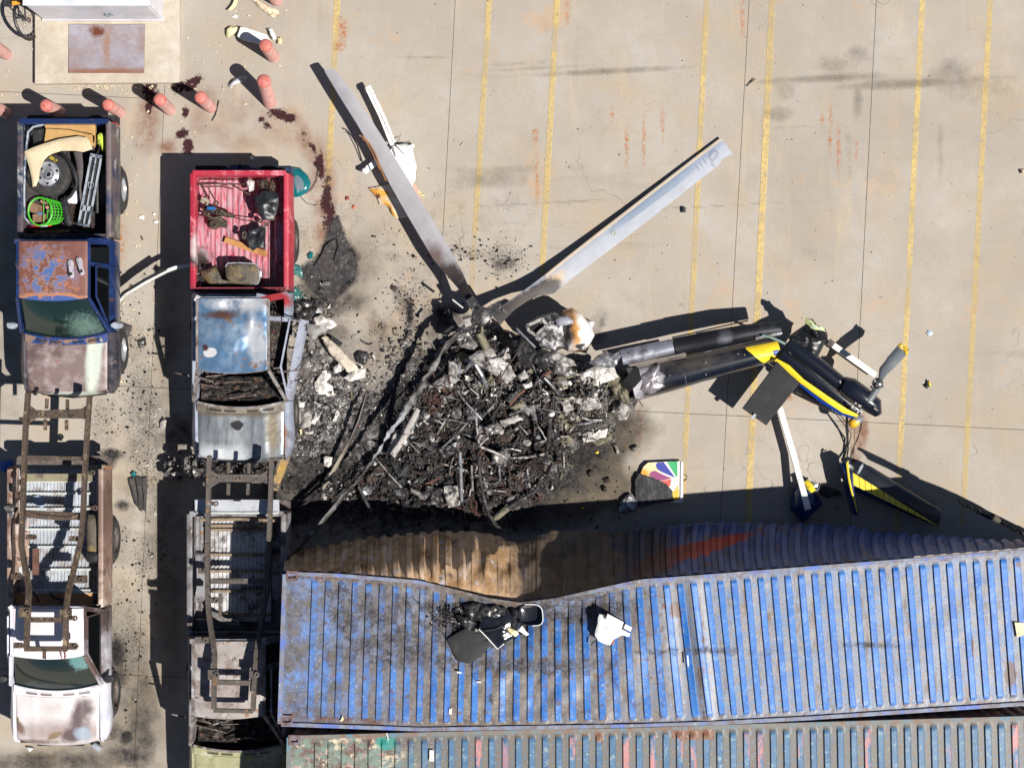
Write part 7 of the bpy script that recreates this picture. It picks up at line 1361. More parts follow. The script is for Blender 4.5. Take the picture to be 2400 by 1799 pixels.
frame('grey-brown burnt truck frame lying over the yellowish burnt pickup', P(560, 1370, 1.0), m_frame2,
      [(491, 1068, 1.55), (489, 1160, 1.5), (487, 1250, 1.5), (486, 1316, 1.5), (487, 1406, 1.5), (492, 1456, 1.6), (503, 1529, 1.85), (502, 1590, 2.0), (501, 1660, 2.0)],
      [(637, 1073, 1.55), (634, 1185, 1.5), (630, 1284, 1.5), (626, 1386, 1.5), (611, 1468, 1.65), (601, 1529, 1.85), (597, 1590, 2.0), (593, 1664, 2.0)],
      [((491, 1120, 1.5), (634, 1122, 1.5), .12, .06), ((488, 1361, 1.45), (628, 1361, 1.45), .08, .06), ((503, 1598, 2.0), (596, 1600, 2.0), .08, .06), ((501, 1664, 2.0), (593, 1666, 2.0), .06, .07)],
      [((536, 1083, 1.5), (536, 1110, 1.5)), ((584, 1085, 1.5), (583, 1112, 1.5)), ((536, 1132, 1.5), (535, 1160, 1.5)), ((582, 1133, 1.5), (581, 1160, 1.5)), ((516, 1390, 1.3), (516, 1445, 1.3))],
      [(482, 1134, 1.5, .08, .06), (498, 1180, 1.5, .08, .06), (480, 1278, 1.5, .07, .08), (480, 1311, 1.5, .06, .08), (474, 1337, 1.5, .12, .09), (641, 1276, 1.5, .07, .08), (641, 1310, 1.5, .06, .08), (641, 1342, 1.5, .08, .08), (500, 1406, 1.5, .14, .09), (474, 1499, 1.85, .22, .10), (500, 1580, 2.0, .16, .16), (594, 1580, 2.0, .12, .12), (644, 1140, 1.5, .06, .05)],
      [gusset([(493, 1100), (510, 1112), (610, 1112), (632, 1100), (632, 1136), (610, 1128), (515, 1130), (492, 1144)], 1.55), gusset([(493, 1356), (575, 1360), (577, 1368), (493, 1368)], 1.5), bolt_holes([(509, 1120), (554, 1122), (562, 1121), (601, 1122), (510, 1665), (580, 1665)], 1.56)])
# ribs of the upturned bed lying in the white truck: cross bars over the corrugated floor
ub = thing('upturned_truck_bed', 'upturned corrugated grey bed with pale cross bars inside the white pickup bed', 'truck bed', P(125, 1270, .74))
def cor(u, v):
    x0, x1 = xx(64, .80), xx(210, .80); x = x0 + (x1 - x0) * u; f = (u * 18) % 1; return Vector((x, yy(1108, .8) + (yy(1385, .8) - yy(1108, .8)) * v, .82 + (.02 if f < .5 else 0)))
MB().grid(cor, 144, 2, .01).build('corrugated_panel', m_wfl, ub, smooth=False)
m_bar = M('pale_cross_bar', C(200, 206, 204, .8), [('n', C(150, 140, 128, .74), 4, .52, .64)], rough=.5)
for y in (1128, 1156, 1192, 1240, 1281, 1334, 1383): MB().box(P(136, y, .87), (1.10, .035, .05)).build('cross_bar', m_bar, ub, smooth=False)
MB().box(P(138, 1119, .90), (1.16, .13, .05)).build('end_beam', M('weathered_beam', C(150, 142, 116, .74), [('n', C(110, 98, 82, .7), 5, .5, .62)], rough=.7), ub, smooth=False)
MB().box(P(128, 1402, .88), (1.30, .17, .04)).build('orange_panel', M('peach_panel', C(212, 156, 104, .78), [('n', C(150, 120, 96, .72), 3, .56, .66)], rough=.5), ub, smooth=False)
MB().box(P(141, 1389, .92), (1.30, .02, .03)).build('edge_strip', m_bar, ub, smooth=False)
one(MB().box(P(84, 1316, 1.0), (.10, .44, .05)), 'rust_plate', M('red_rust_plate', C(116, 80, 68, .72), [('n', C(90, 60, 52, .7), 5, .48, .6)], rough=.8), 'narrow rust-red steel plate on the left of the upturned bed', 'steel plate', smooth=False)
ft = thing('fuel_tank', 'long scorched fuel tank along the right side of the white pickup bed', 'fuel tank', P(222, 1265, .8)); MB().pillow(SP([(206, 1206), (236, 1206), (240, 1220), (240, 1290), (234, 1316), (205, 1318), (203, 1290), (203, 1220)], 1.0), h=.10, thick=.22, rings=7, noise=.01, prof=.4).build('tank_shell', m_tank, ft)
MB().pillow(SP([(204, 1294), (232, 1296), (236, 1304), (226, 1318), (204, 1316), (200, 1308)], 1.12), h=.03, thick=.08, rings=3).build('black_end', mc_black, ft)
one(MB().pillow(SP([(74, 1164), (88, 1160), (98, 1168), (104, 1184), (98, 1190), (86, 1184), (76, 1176)], .88), h=.03, thick=.01, rings=3, noise=.03, seg=.04), 'pale_blue_rag', M('pale_blue_cloth', C(172, 188, 206, .8), rough=.9), 'pale blue rag on the corrugated bed beside the left frame rail', 'rag')
one(MB().pillow(SP([(8, 1188), (24, 1183), (44, 1190), (30, 1212), (26, 1216), (14, 1198)], 1.25), h=.02, thick=.01, rings=3, noise=.03, seg=.05), 'bent_bracket', mc_mid, 'bent grey sheet bracket on the left rail of the white pickup', 'bracket')
one(MB().tube(SP([(118, 1390, 1.0), (128, 1400, 1.02), (146, 1404, 1.0), (140, 1420, 1.05)], 0), .03, 7).tube(SP([(72, 1380, 1.2), (86, 1398, 1.1), (92, 1412, 1.1)], 0), .018, 6), 'rusty_linkage', mc_brown, 'rusty linkage behind the cab of the white pickup', 'linkage')
one(MB().tube([P(143, 1528, 1.8), P(144, 1543, 1.7), P(150, 1545, 1.7), P(154, 1538, 1.75), P(152, 1526, 1.8)], .010, 6), 'bent_hook', M('red_oxide', C(150, 100, 90, .76), rough=.6), 'thin reddish bent hook over the white truck windscreen', 'hook')
# burnt truck bed of the lower middle truck: cross bars, tailgate lying flat
tg = thing('loose_tailgate', 'pale loose tailgate panel lying at the rear of the yellowish burnt pickup', 'tailgate', P(556, 1180, 1.1))
MB().box(P(556, 1186, 1.24), (1.40, .22, .05), Matrix.Rotation(.1, 3, 'X')).build('panel', M('pale_burnt_panel', C(186, 190, 198, .78), [('n', C(130, 124, 124, .72), 3, .5, .64), ('n', C(220, 222, 228, .84), 3, .58, .68)], rough=.4), tg, smooth=False); MB().box(P(556, 1172, 1.27), (.12, .035, .02)).build('handle_recess', MAT_HOLE, tg, smooth=False); MB().box(P(556, 1202, 1.27), (1.38, .03, .04)).build('edge_fold', m_bar, tg, smooth=False)
uy = thing('upturned_bed_floor', 'upturned burnt bed floor with brownish cross bars in the lower middle pickup', 'truck bed', P(560, 1330, .74))
def cor2(u, v):
    x0, x1 = xx(486, .80), xx(636, .80); x = x0 + (x1 - x0) * u; f = (u * 16) % 1; return Vector((x, yy(1215, .8) + (yy(1455, .8) - yy(1215, .8)) * v, .82 + (.02 if f < .5 else 0)))
MB().grid(cor2, 128, 2, .01).build('corrugated_panel', M('grey_burnt_corrugated', C(206, 206, 208, .84), [('n', C(110, 104, 100, .7), 3, .46, .6), ('n', C(214, 214, 218, .8), 4, .56, .66)], rough=.55), uy, smooth=False)
m_bb = M('brown_cross_bar', C(152, 134, 112, .74), [('n', C(104, 88, 76, .7), 4, .5, .62)], rough=.65)
for y in (1232, 1242, 1300, 1338, 1385, 1440): MB().box(P(560, y, .87), (1.06, .045, .05)).build('cross_bar', m_bb, uy, smooth=False)
MB().tube(SP([(470, 1218, .95), (560, 1216, .95), (650, 1220, .95)], 0), .03, 8).build('rear_tube', m_bb, uy); MB().prism(SP([(455, 1450), (565, 1455), (562, 1468), (600, 1475), (602, 1482), (452, 1482)], 1.0)[::-1], .03).build('front_panel', mc_dark, uy, smooth=False)
mb = MB(); mb.prism(SP([(492, 1432), (508, 1436), (528, 1448), (560, 1452), (560, 1464), (526, 1462), (500, 1446)], 1.05)[::-1], .03); mb.build('bracket_arm', mc_mid, uy, smooth=False)
for x in (533, 545, 552): MB().disc(P(x, 1457, 1.055), .014, .006, 8).build('bolt_hole', MAT_HOLE, uy)
# ---------------------------------------------------------------- bicycle by the cabinet
bi = thing('bicycle', 'black bicycle leaning at the left of the white cabinet, partly cut by the frame', 'bicycle', P(50, 20, 0))
def bwheel(c, ax, r0, nm):
    q = Vector((0, 0, 1)).rotation_difference(Vector(ax).normalized()); c = Vector(c); o = MB().tube([c + q @ Vector((r0 * math.cos(t), r0 * math.sin(t), 0)) for t in [2 * math.pi * i / 40 for i in range(41)]], .028, 8, caps=False).build(nm, MAT_BLK, bi)
    MB().tube([c + q @ Vector((r0 * .9 * math.cos(t), r0 * .9 * math.sin(t), 0)) for t in [2 * math.pi * i / 40 for i in range(41)]], .010, 6, caps=False).build('rim', MAT_RIMB, o)
    for i in range(16):
        t = 2 * math.pi * i / 16; MB().tube([c, c + q @ Vector((r0 * .9 * math.cos(t), r0 * .9 * math.sin(t), 0))], .002, 4).build('spoke', MAT_CHROME, o)
    MB().tube([c - Vector(ax) * .06, c + Vector(ax) * .06], .02, 10).build('hub', MAT_RIMB, o)
w1c, w2c = Vector((xx(60, .33), yy(48, .33), .33)), Vector((xx(50, .33), yy(-95, .33), .33))
bwheel(w1c, (.93, .10, .30), .33, 'wheel'); bwheel(w2c, (.93, .10, .30), .33, 'wheel')
for pth, r_ in (([w1c, w1c + Vector((-.03, .42, .02))], .014), ([w1c, w1c + Vector((-.12, .28, .50))], .012), ([w1c + Vector((-.03, .42, .02)), w1c + Vector((-.12, .28, .50))], .016), ([w1c + Vector((-.03, .42, .02)), w2c + Vector((-.12, -.15, .48))], .02), ([w1c + Vector((-.12, .28, .50)), w2c + Vector((-.12, -.15, .52))], .018), ([w2c, w2c + Vector((-.14, -.16, .58))], .016), ([w2c + Vector((-.40, -.14, .66)), w2c + Vector((.12, -.18, .60))], .012)): MB().tube(pth, r_, 8).build('frame_tube', m_blkm, bi)
MB().loft([[w1c + Vector((-.13 + a, b, .56 + z)) for a, b, z in rg_] for rg_ in ([(-.07, .10, 0), (.07, .10, 0), (.07, .10, .04), (-.07, .10, .04)], [(-.06, .22, 0), (.06, .22, 0), (.05, .22, .06), (-.05, .22, .06)], [(-.02, .38, 0), (.02, .38, 0), (.02, .38, .04), (-.02, .38, .04)])]).build('saddle', MAT_BLK, bi)
MB().lathe(w1c + Vector((.07, .36, .0)), [(.02, 0), (.09, 0), (.09, .01), (.02, .012)], 24, axis=(.93, .1, .3)).build('chainring', MAT_CHROME, bi); MB().lathe(w1c + Vector((.05, 0, .0)), [(.01, 0), (.05, 0), (.045, .02), (.03, .03), (.01, .035)], 20, axis=(.93, .1, .3)).build('cassette', MAT_RIMB, bi)
MB().box(w1c + Vector((-.05, .20, .42)), (.15, .07, .03), rot_z(.2)).build('rear_rack_light', M('amber_reflector', C(226, 160, 60, .8), rough=.3), bi)
# ---------------------------------------------------------------- loose pieces round the bollards
m_cream = M('cream_fibreglass', C(222, 210, 164, .84), [('n', C(198, 184, 136, .8), 5, .5, .68)], rough=.5)
m_foam = M('rust_flecked_foam', C(226, 206, 178, .84), [('n', C(130, 88, 62, .72), 14, .54, .60), ('n', C(190, 150, 110, .76), 7, .54, .64)], rough=.9, bump=.01)
m_wpan = M('white_painted_panel', C(228, 230, 228, .88), [('n', C(206, 208, 206, .84), 2, .5, .7)], rough=.45)
one(MB().ribbon(SP([(549, 0), (544, 12), (534, 24), (533, 25)], .10), SP([(558, 0), (554, 14), (545, 24), (541, 26)], .04), .02), 'curved_strip', m_cream, 'curved cream fibreglass strip at the top edge above the long white panel', 'panel strip')
one(MB().pillow(SP([(586, -4), (600, -3), (625, 12), (654, 28), (652, 36), (640, 42), (622, 30), (600, 12)], .03), h=.03, thick=.03, rings=4, noise=.02, nscale=12, seg=.04, jag=.008), 'foam_strip', m_foam, 'rust-flecked foam strip near the top edge left of the cut-off bollard', 'foam strip')
one(MB().prism(SP([(564, 64), (575, 66), (625, 82), (635, 98), (614, 106), (570, 94), (556, 86)], .16)[::-1], .05), 'white_board', m_wpan, 'long white panel lying against a pink bollard', 'panel', smooth=False)
one(MB().pillow(SP([(530, 70), (540, 62), (558, 63), (562, 66), (556, 76), (545, 82), (535, 90), (530, 84)], .06), h=.05, thick=.01, rings=4, noise=.04, nscale=7, seg=.05, jag=.01), 'torn_cloth', m_cream, 'torn cream piece at the left end of the long white panel', 'torn skin')
one(MB().pillow(SP([(628, 70), (638, 68), (645, 80), (648, 92), (640, 94), (632, 82)], .08), h=.04, thick=.01, rings=3, noise=.05, nscale=9, seg=.04, jag=.01), 'torn_white_scrap', m_wpan, 'crumpled white scrap at the right end of the long white panel', 'scrap')
one(MB().pillow(SP([(650, 90), (658, 87), (662, 95), (658, 106), (650, 104)], .05), h=.04, thick=.01, rings=3, noise=.03, nscale=9, seg=.03), 'yellow_foam_chunk', m_cream, 'small pale yellow foam chunk right of the top bollard', 'foam chunk')
k = NB('clear_plastic'); m_clear = k.fin(C(214, 218, 224, .85), .12, 0, k.noise(20, 4, .6), .01, .8, alpha=.38)
pb = thing('plastic_bag', 'clear crumpled plastic bag beside the leaning bollard', 'plastic bag', P(560, 192, 0))
MB().pillow(SP([(552, 185), (565, 178), (578, 178), (580, 186), (570, 194), (558, 196), (548, 200), (538, 208), (536, 202), (545, 190)], .02), h=.09, thick=.004, rings=5, noise=.06, nscale=8, seg=.05).build('film', m_clear, pb); MB().pillow(SP([(548, 190), (560, 186), (566, 190), (558, 196), (546, 200), (540, 206), (540, 198)], .08), h=.03, thick=.004, rings=3, noise=.03, nscale=10, seg=.04).build('white_fold', M('white_film', C(226, 230, 238, .88), rough=.3), pb)
one(MB().tube(SP([(497, 284, .02), (505, 270, .03), (509, 255, .03), (513, 236, .02)], 0), .008, 6), 'cord', MAT_BLK, 'thin black cord curving on the concrete between red truck and bollards', 'cord')
# ---------------------------------------------------------------- white skid assembly under the left blade
m_wht = M('bright_white_paint', C(236, 236, 232, .88), [('n', C(206, 204, 198, .84), 3, .52, .68), ('n', C(160, 152, 144, .76), 9, .63, .68)], rough=.35)
sp = thing('white_fairing', 'bright white fairing with a long riveted arm lying under the left rotor blade', 'fairing', P(930, 350, 0))
MB().pillow(SP([(904, 350), (922, 338), (950, 336), (966, 344), (972, 370), (977, 392), (974, 402), (974, 420), (966, 437), (955, 440), (930, 410), (912, 380)], .10), h=.14, thick=.05, rings=8, noise=.012, nscale=5, prof=.4).build('fairing_shell', m_wht, sp)
MB().beam(SP([(862, 204, .26), (895, 272, .26), (922, 340, .26)], 0), .11, .05).build('riveted_arm', m_wht, sp); MB().beam(SP([(866, 208, .295), (924, 334, .295)], 0), .02, .02).build('arm_ridge', m_wht, sp)
for i in range(12): MB().disc(P(866 + i * 5, 212 + i * 11, .287), .007, .004, 6).disc(P(873 + i * 4.6, 209 + i * 10.6, .287), .007, .004, 6).build('rivet_pair', mc_mid, sp, kind='stuff')
MB().disc(P(958, 428, .22), .05, .02, 20).build('round_boss', m_wht, sp)
for a_, b_ in (((918, 345), (915, 370)), ((924, 345), (930, 368)), ((930, 340), (950, 362))): MB().beam([P(*a_, .28), P(*b_, .27)], .025, .03).build('stiffener', m_wht, sp)
MB().tube(SP([(926, 338, .3), (945, 336, .33), (962, 331, .35)], 0), [.02, .012, .004], 6).build('black_spike', MAT_BLK, sp); MB().tube(SP([(930, 334, .3), (936, 325, .35), (939, 315, .38)], 0), .004, 5).build('wire', MAT_BLK, sp); MB().tube(SP([(906, 348, .3), (885, 322, .25), (874, 306, .2)], 0), .012, 6).build('bent_rod', MAT_BLK, sp)
MB().pillow(SP([(902, 345), (915, 340), (920, 348), (912, 354), (903, 352)], .3), h=.03, thick=.03, rings=3, noise=.03, seg=.03).build('dark_joint', mc_black, sp); MB().box(P(862, 212, .24), (.10, .06, .05), rot_z(.4)).build('arm_end', mc_mid, sp)
MB().pillow(SP([(945, 344), (960, 340), (972, 343), (966, 352), (964, 365), (955, 362)], .05), h=.02, thick=.02, rings=3).build('cream_flange', m_cream, sp); MB().beam(SP([(948, 347, .1), (972, 342, .12)], 0), .05, .03).build('flange_bar', m_wpan, sp)
one(MB().prism(SP([(850, 396), (884, 370), (894, 378), (858, 408), (848, 402)], .18)[::-1], .06).pillow(SP([(848, 396), (858, 392), (864, 400), (856, 408), (848, 404)], .2), h=.03, thick=.02, rings=3, noise=.02, seg=.03), 'white_bracket', m_wpan, 'short white bracket poking out left of the rotor blade', 'bracket', smooth=False)
m_yp = M('scorched_cream_sheet', C(226, 218, 196, .84), [('b', C(222, 160, 60, .8), 885, 452, .05, .22, .07, R(-10), .4, .4, 7), ('b', C(226, 166, 70, .8), 912, 490, .05, .07, .30, R(30), .4, .4, 7), ('b', C(110, 70, 40, .7), 886, 460, .05, .05, .04, 0, .3, .3, 9), ('n', C(160, 120, 80, .74), 10, .60, .65)], rough=.6)
one(MB().pillow(SP([(865, 442), (885, 438), (901, 434), (925, 430), (945, 460), (962, 490), (957, 510), (940, 513), (932, 512), (918, 502), (914, 490), (900, 478), (890, 480), (884, 464), (874, 452)], .04), h=.05, thick=.012, rings=5, noise=.03, nscale=7, seg=.05, jag=.008), 'scorched_sheet', m_yp, 'torn cream and orange scorched sheet half under the left rotor blade', 'torn sheet')
one(MB().prism(SP([(962, 438), (972, 432), (976, 436), (990, 480), (986, 487), (975, 478)], .06)[::-1], .03), 'salmon_board', M('salmon_foam', C(222, 166, 144, .8), rough=.8), 'salmon pink board poking out right of the left rotor blade', 'board', smooth=False)
one(MB().prism(SP([(974, 440), (984, 450), (992, 455), (990, 460), (980, 462)], .03)[::-1], .02).box(P(991, 458, .03), (.07, .04, .03)), 'cream_angle', m_cream, 'small cream angle piece with a dark clip beside the salmon board', 'angle piece', smooth=False)
# ---------------------------------------------------------------- white post between the two upper trucks
wp = thing('white_bumper', 'thin white bumper bar bent between the blue and the red truck', 'bumper', P(340, 670, 0))
MB().beam(SP([(262, 728, .15), (290, 692, .38), (340, 662, .50), (390, 636, .60), (412, 628, .64), (446, 622, .66)], 0), .055, .07).build('bar', m_wht, wp); MB().beam(SP([(264, 719, .22), (290, 686, .44), (340, 656, .56), (390, 630, .66)], 0), .05, .04).build('dark_edge', MAT_BLK, wp)
# teal windscreen piece with cord
m_teal = M('teal_plastic', C(22, 110, 116, .8), [('n', C(16, 84, 94, .8), 5, .5, .66), ('b', C(120, 136, 146, .7), 700, 430, .1, .075, .13, R(20), .12, .3, 6)], rough=.12, coat=.6)
tp = thing('teal_visor', 'teal glassy visor piece right of the red truck bed', 'visor', P(703, 428, 0)); MB().pillow(SP([(678, 400), (688, 392), (705, 395), (722, 412), (729, 430), (722, 448), (706, 460), (692, 463), (680, 455), (676, 430)], .05), h=.07, thick=.02, rings=7, prof=.4).build('lens', m_teal, tp)
MB().tube(SP([(740, 384, .03), (746, 400, .03), (742, 425, .04), (730, 445, .04), (715, 455, .05)], 0), .007, 6).build('cable', MAT_BLK, tp); MB().tube(SP([(706, 463, .02), (718, 476, .02), (735, 482, .02), (744, 480, .02)], 0), .005, 5).build('thin_wire', mc_dark, tp)
one(MB().pillow(SP([(720, 598), (728, 590), (734, 592), (732, 605), (724, 608)], .03), h=.03, thick=.02, rings=2), 'teal_fragment', m_teal, 'small teal fragment at the edge of the black burnt patch', 'fragment')
m_tglass = M('teal_broken_glass', C(84, 138, 134, .76), [('n', C(50, 96, 96, .7), 9, .46, .6), ('n', C(160, 180, 170, .78), 9, .58, .66)], rough=.2)
one(MB().pillow(SP([(681, 624), (690, 618), (702, 622), (710, 640), (708, 652), (695, 645), (683, 638)], .03), h=.03, thick=.01, rings=4, noise=.03, seg=.04, jag=.01), 'crazed_glass', m_tglass, 'crazed sheet of greenish safety glass beside the red truck bed', 'glass')
mb = MB()
for _ in range(260):
    x, y = rb.gauss(685, 12), rb.gauss(690, 8); shard(mb, P(x, y, .02), rb.uniform(.015, .035), rb, 'c')
mb.build('glass_crumbs', m_tglass, None, smooth=False, kind='stuff', label='scattered greenish glass crumbs beside the red truck cab', category='glass crumbs')
one(MB().tube(SP([(790, 560, .03), (775, 566, .04), (762, 578, .05), (758, 590, .04), (748, 608, .03), (736, 626, .03)], 0), .011, 7).tube(SP([(790, 560, .03), (793, 580, .04), (786, 600, .03), (784, 612, .03)], 0), .011, 7), 'rubber_seal', MAT_BLK, 'black rubber seal lying across the burnt patch right of the red truck', 'rubber seal')
one(MB().pillow(SP([(790, 505), (797, 515), (802, 545), (820, 590), (838, 606), (836, 640), (800, 668), (782, 704), (770, 708), (740, 670), (712, 640), (720, 622), (745, 610), (760, 580), (775, 545), (778, 515)], .003), h=.004, thick=.01, rings=14, noise=.006, nscale=16, seg=.03, jag=.035), 'melted_mat', M('melted_char', C(40, 38, 41, .7), [('n', C(80, 76, 76, .7), 7, .44, .62), ('n', C(62, 54, 54, .7), 2.4, .52, .66), ('n', C(130, 128, 126, .72), 16, .58, .66)], rough=.75, bump=.01), 'crusty black melted patch right of the red truck bed', 'melted mat')
MBX = MB().box(P(765, 665, .06), (.13, .06, .03), rot_z(-.1)); one(MBX, 'phone_case', mc_mid, 'small grey rectangular case on the black melted patch', 'case', smooth=False)
# ---------------------------------------------------------------- ashy sheets between red truck and heap
pcs = [([(676, 718), (700, 705), (735, 700), (760, 712), (755, 745), (740, 770), (720, 762), (690, 745)], .06, mc_dark, .12, 'charred crumpled sheet at the corner of the red truck cab', 'charred_sheet'),
       ([(704, 766), (725, 758), (748, 760), (770, 770), (760, 782), (733, 796), (718, 780)], .16, M('ribbed_grey_panel', C(150, 148, 146, .74), [('n', C(90, 86, 84, .7), 5, .48, .64), ('n', C(210, 208, 204, .8), 5, .6, .7)], rough=.6), .02, 'pale grey bent panel right of the red truck door', 'bent_sheet'),
       ([(735, 745), (752, 738), (776, 748), (790, 762), (775, 772), (755, 772), (742, 762)], .18, mc_white, .08, 'white ash-covered crumpled sheet above the bent grey panel', 'ashy_sheet'),
       ([(754, 792), (764, 788), (800, 820), (832, 852), (840, 866), (818, 874), (790, 846), (772, 826)], .20, M('cream_scorched_panel', C(208, 196, 178, .8), [('n', C(120, 108, 98, .7), 4, .56, .66), ('n', C(228, 222, 212, .86), 3, .5, .66)], rough=.55), .03, 'long cream panel pointing from the red truck door toward the heap', 'scorched_board'),
       ([(780, 860), (795, 850), (803, 858), (800, 870), (786, 876)], .14, mc_white, .03, 'small bright white scrap under the long cream panel', 'white_scrap'),
       ([(812, 880), (835, 866), (856, 862), (858, 870), (852, 886), (838, 890), (818, 894), (806, 884)], .18, mc_white, .05, 'crumpled bright white sheet at the lower end of the cream panel', 'white_sheet'),
       ([(832, 832), (845, 822), (862, 826), (866, 840), (855, 856), (838, 850)], .06, mc_dark, .04, 'dark grey crumpled lump right of the cream panel', 'grey_lump'),
       ([(692, 855), (708, 836), (735, 832), (750, 850), (745, 870), (720, 872), (700, 866)], .04, mc_mid, .06, 'grey crumpled sheet beside the lower part of the red truck door', 'grey_sheet'),
       ([(738, 895), (755, 870), (775, 868), (776, 882), (765, 895), (780, 905), (784, 925), (770, 930), (748, 925), (738, 910)], .05, mc_white, .06, 'ragged patch of white ash left of the cream panel', 'white_ash_sheet'),
       ([(688, 943), (700, 938), (714, 942), (712, 956), (695, 954)], .05, mc_white, .03, 'small pale block close to the red truck front wheel', 'pale_block'),
       ([(680, 962), (700, 958), (725, 960), (732, 980), (728, 1000), (712, 1004), (690, 985)], .04, mc_lite, .08, 'pale grey crumpled sheet near the red truck front wheel', 'pale_sheet'),
       ([(700, 1005), (708, 1004), (710, 1016), (704, 1020)], .05, m_cream, .02, 'tiny cream lump below the pale crumpled sheet', 'foam_lump'),
       ([(822, 908), (838, 902), (848, 925), (850, 945), (840, 950), (828, 935)], .05, mc_mid, .07, 'crumpled grey strip at the top of the charred blade strip', 'grey_strip'),
       ([(822, 906), (820, 935), (832, 950), (845, 945), (838, 930), (845, 915)], .02, mc_olive, .05, 'olive grey crumpled foil left of the charred blade strip', 'foil'),
       ([(757, 1072), (762, 1068), (780, 1072), (780, 1090), (770, 1096), (758, 1090)], .10, mc_white, .05, 'small white metal piece beside the pale tip of the charred strip', 'white_metal'),
       ([(868, 832), (875, 826), (882, 836), (876, 842)], .03, mc_white, .03, 'small white ash flake right of the dark lump', 'ash_flake'),
       ([(936, 800), (955, 795), (960, 804), (955, 810), (938, 808)], .05, mc_mid, .03, 'small grey box-like scrap above the burnt blade', 'grey_box'),
       ([(1436, 1042), (1446, 1040), (1453, 1062), (1445, 1064)], .04, mc_mid, .01, 'small grey plate just right of the heap', 'grey_scrap'),
       ([(1478, 1050), (1494, 1042), (1498, 1048), (1484, 1058)], .05, mc_mid, .01, 'small silvery bracket lying right of the small grey plate', 'silvery_scrap'),
       ([(1412, 1142), (1420, 1140), (1424, 1150), (1416, 1154)], .06, mc_black, .01, 'small black cylinder cap below the burnt heap', 'black_canister'),
       ([(1415, 1122), (1428, 1118), (1430, 1130), (1418, 1132)], .03, mc_brown, .03, 'small brown crumpled scrap above the black cap', 'brown_scrap'),
       ([(1376, 1105), (1386, 1100), (1392, 1112), (1382, 1118)], .03, mc_brown, .03, 'dusty brown flake at the right foot of the heap', 'brown_flake'),
       ([(1452, 1180), (1472, 1158), (1482, 1158), (1494, 1175), (1490, 1195), (1470, 1205), (1450, 1200)], .10, mc_steel, .06, 'crumpled silvery sheet left of the coloured panel', 'silvery_sheet'),
       ([(2174, 900), (2176, 890), (2182, 905), (2180, 908)], .05, m_yel, .02, 'small yellow chip on the concrete right of the tail rotor', 'yellow_chip'),
       ([(2166, 905), (2176, 896), (2180, 903), (2172, 910)], .03, mc_black, .02, 'small black chip touching the yellow chip', 'black_chip'),
       ([(322, 800), (340, 790), (344, 810), (328, 818)], .03, mc_dark, .03, 'dark rubber lump between the truck rows near the blue truck wheel', 'rubber_lump'),
       ([(374, 990), (384, 980), (394, 985), (388, 1004), (374, 1004)], .03, mc_lite, .05, 'shiny grey crumpled piece left of the red truck hood', 'grey_crumple'),
       ([(0, 1082), (18, 1078), (30, 1082), (28, 1095), (12, 1106), (0, 1100)], .04, M('blue_cloth', C(64, 104, 190, .84), rough=.85), .04, 'blue cloth on the ground by the white pickup rear corner', 'blue_cloth'),
       ([(306, 1110), (314, 1104), (322, 1108), (316, 1118), (308, 1116)], .03, m_teal, .02, 'small teal chip at the top of the folded dark mat', 'teal_chip'),
       ([(60, 1190 + 560), (66, 1748), (80, 1752), (70, 1762)], .03, mc_white, .02, 'small white flake below the white pickup front bumper', 'white_flake'),
       ([(2390, 398), (2402, 396), (2404, 406), (2392, 406)], .03, m_foam, .02, 'small brown and white scrap at the right edge of the photo', 'edge_scrap'),
       ([(268, 632), (282, 634), (286, 640), (276, 648), (266, 646)], .35, mc_brown, .02, 'brown rusty tab sticking out beside the blue truck door', 'rusty_tab')]
for pl, z, m_, nz, lb, nm in pcs: one(MB().pillow(SP(pl, z), h=.04, thick=.012, rings=5, noise=nz * .8, nscale=9, jag=.012, seg=.04, seed=len(nm)), nm, m_, lb, nm.replace('_', ' '), angle=28)
# small rectangular mat beside the blue truck wheel and folded mat further down
m_mat = M('folded_dark_mat', C(70, 66, 66, .7), [('n', C(104, 98, 94, .7), 6, .5, .66)], rough=.85, bump=.008)
one(MB().pillow(SP([(268, 756), (286, 756), (310, 765), (302, 785), (288, 815), (272, 800), (266, 778)], .05), h=.04, thick=.02, rings=6, noise=.03, nscale=7, seg=.04), 'rubber_mat', m_mat, 'crinkled dark rubber mat behind the front wheel of the blue truck', 'rubber mat')
fm = thing('folded_mat', 'folded dark mat in three strips beside the shadow of the burnt trucks', 'rubber mat', P(325, 1155, 0))
for pl in ([(300, 1122), (314, 1118), (322, 1160), (322, 1188), (316, 1182)], [(316, 1116), (330, 1118), (334, 1150), (336, 1196), (324, 1190), (322, 1150)], [(331, 1120), (345, 1118), (344, 1160), (342, 1197), (336, 1196), (334, 1150)]): MB().pillow(SP(pl, .05), h=.03, thick=.02, rings=4, noise=.02, seg=.05).build('mat_strip', m_mat, fm)
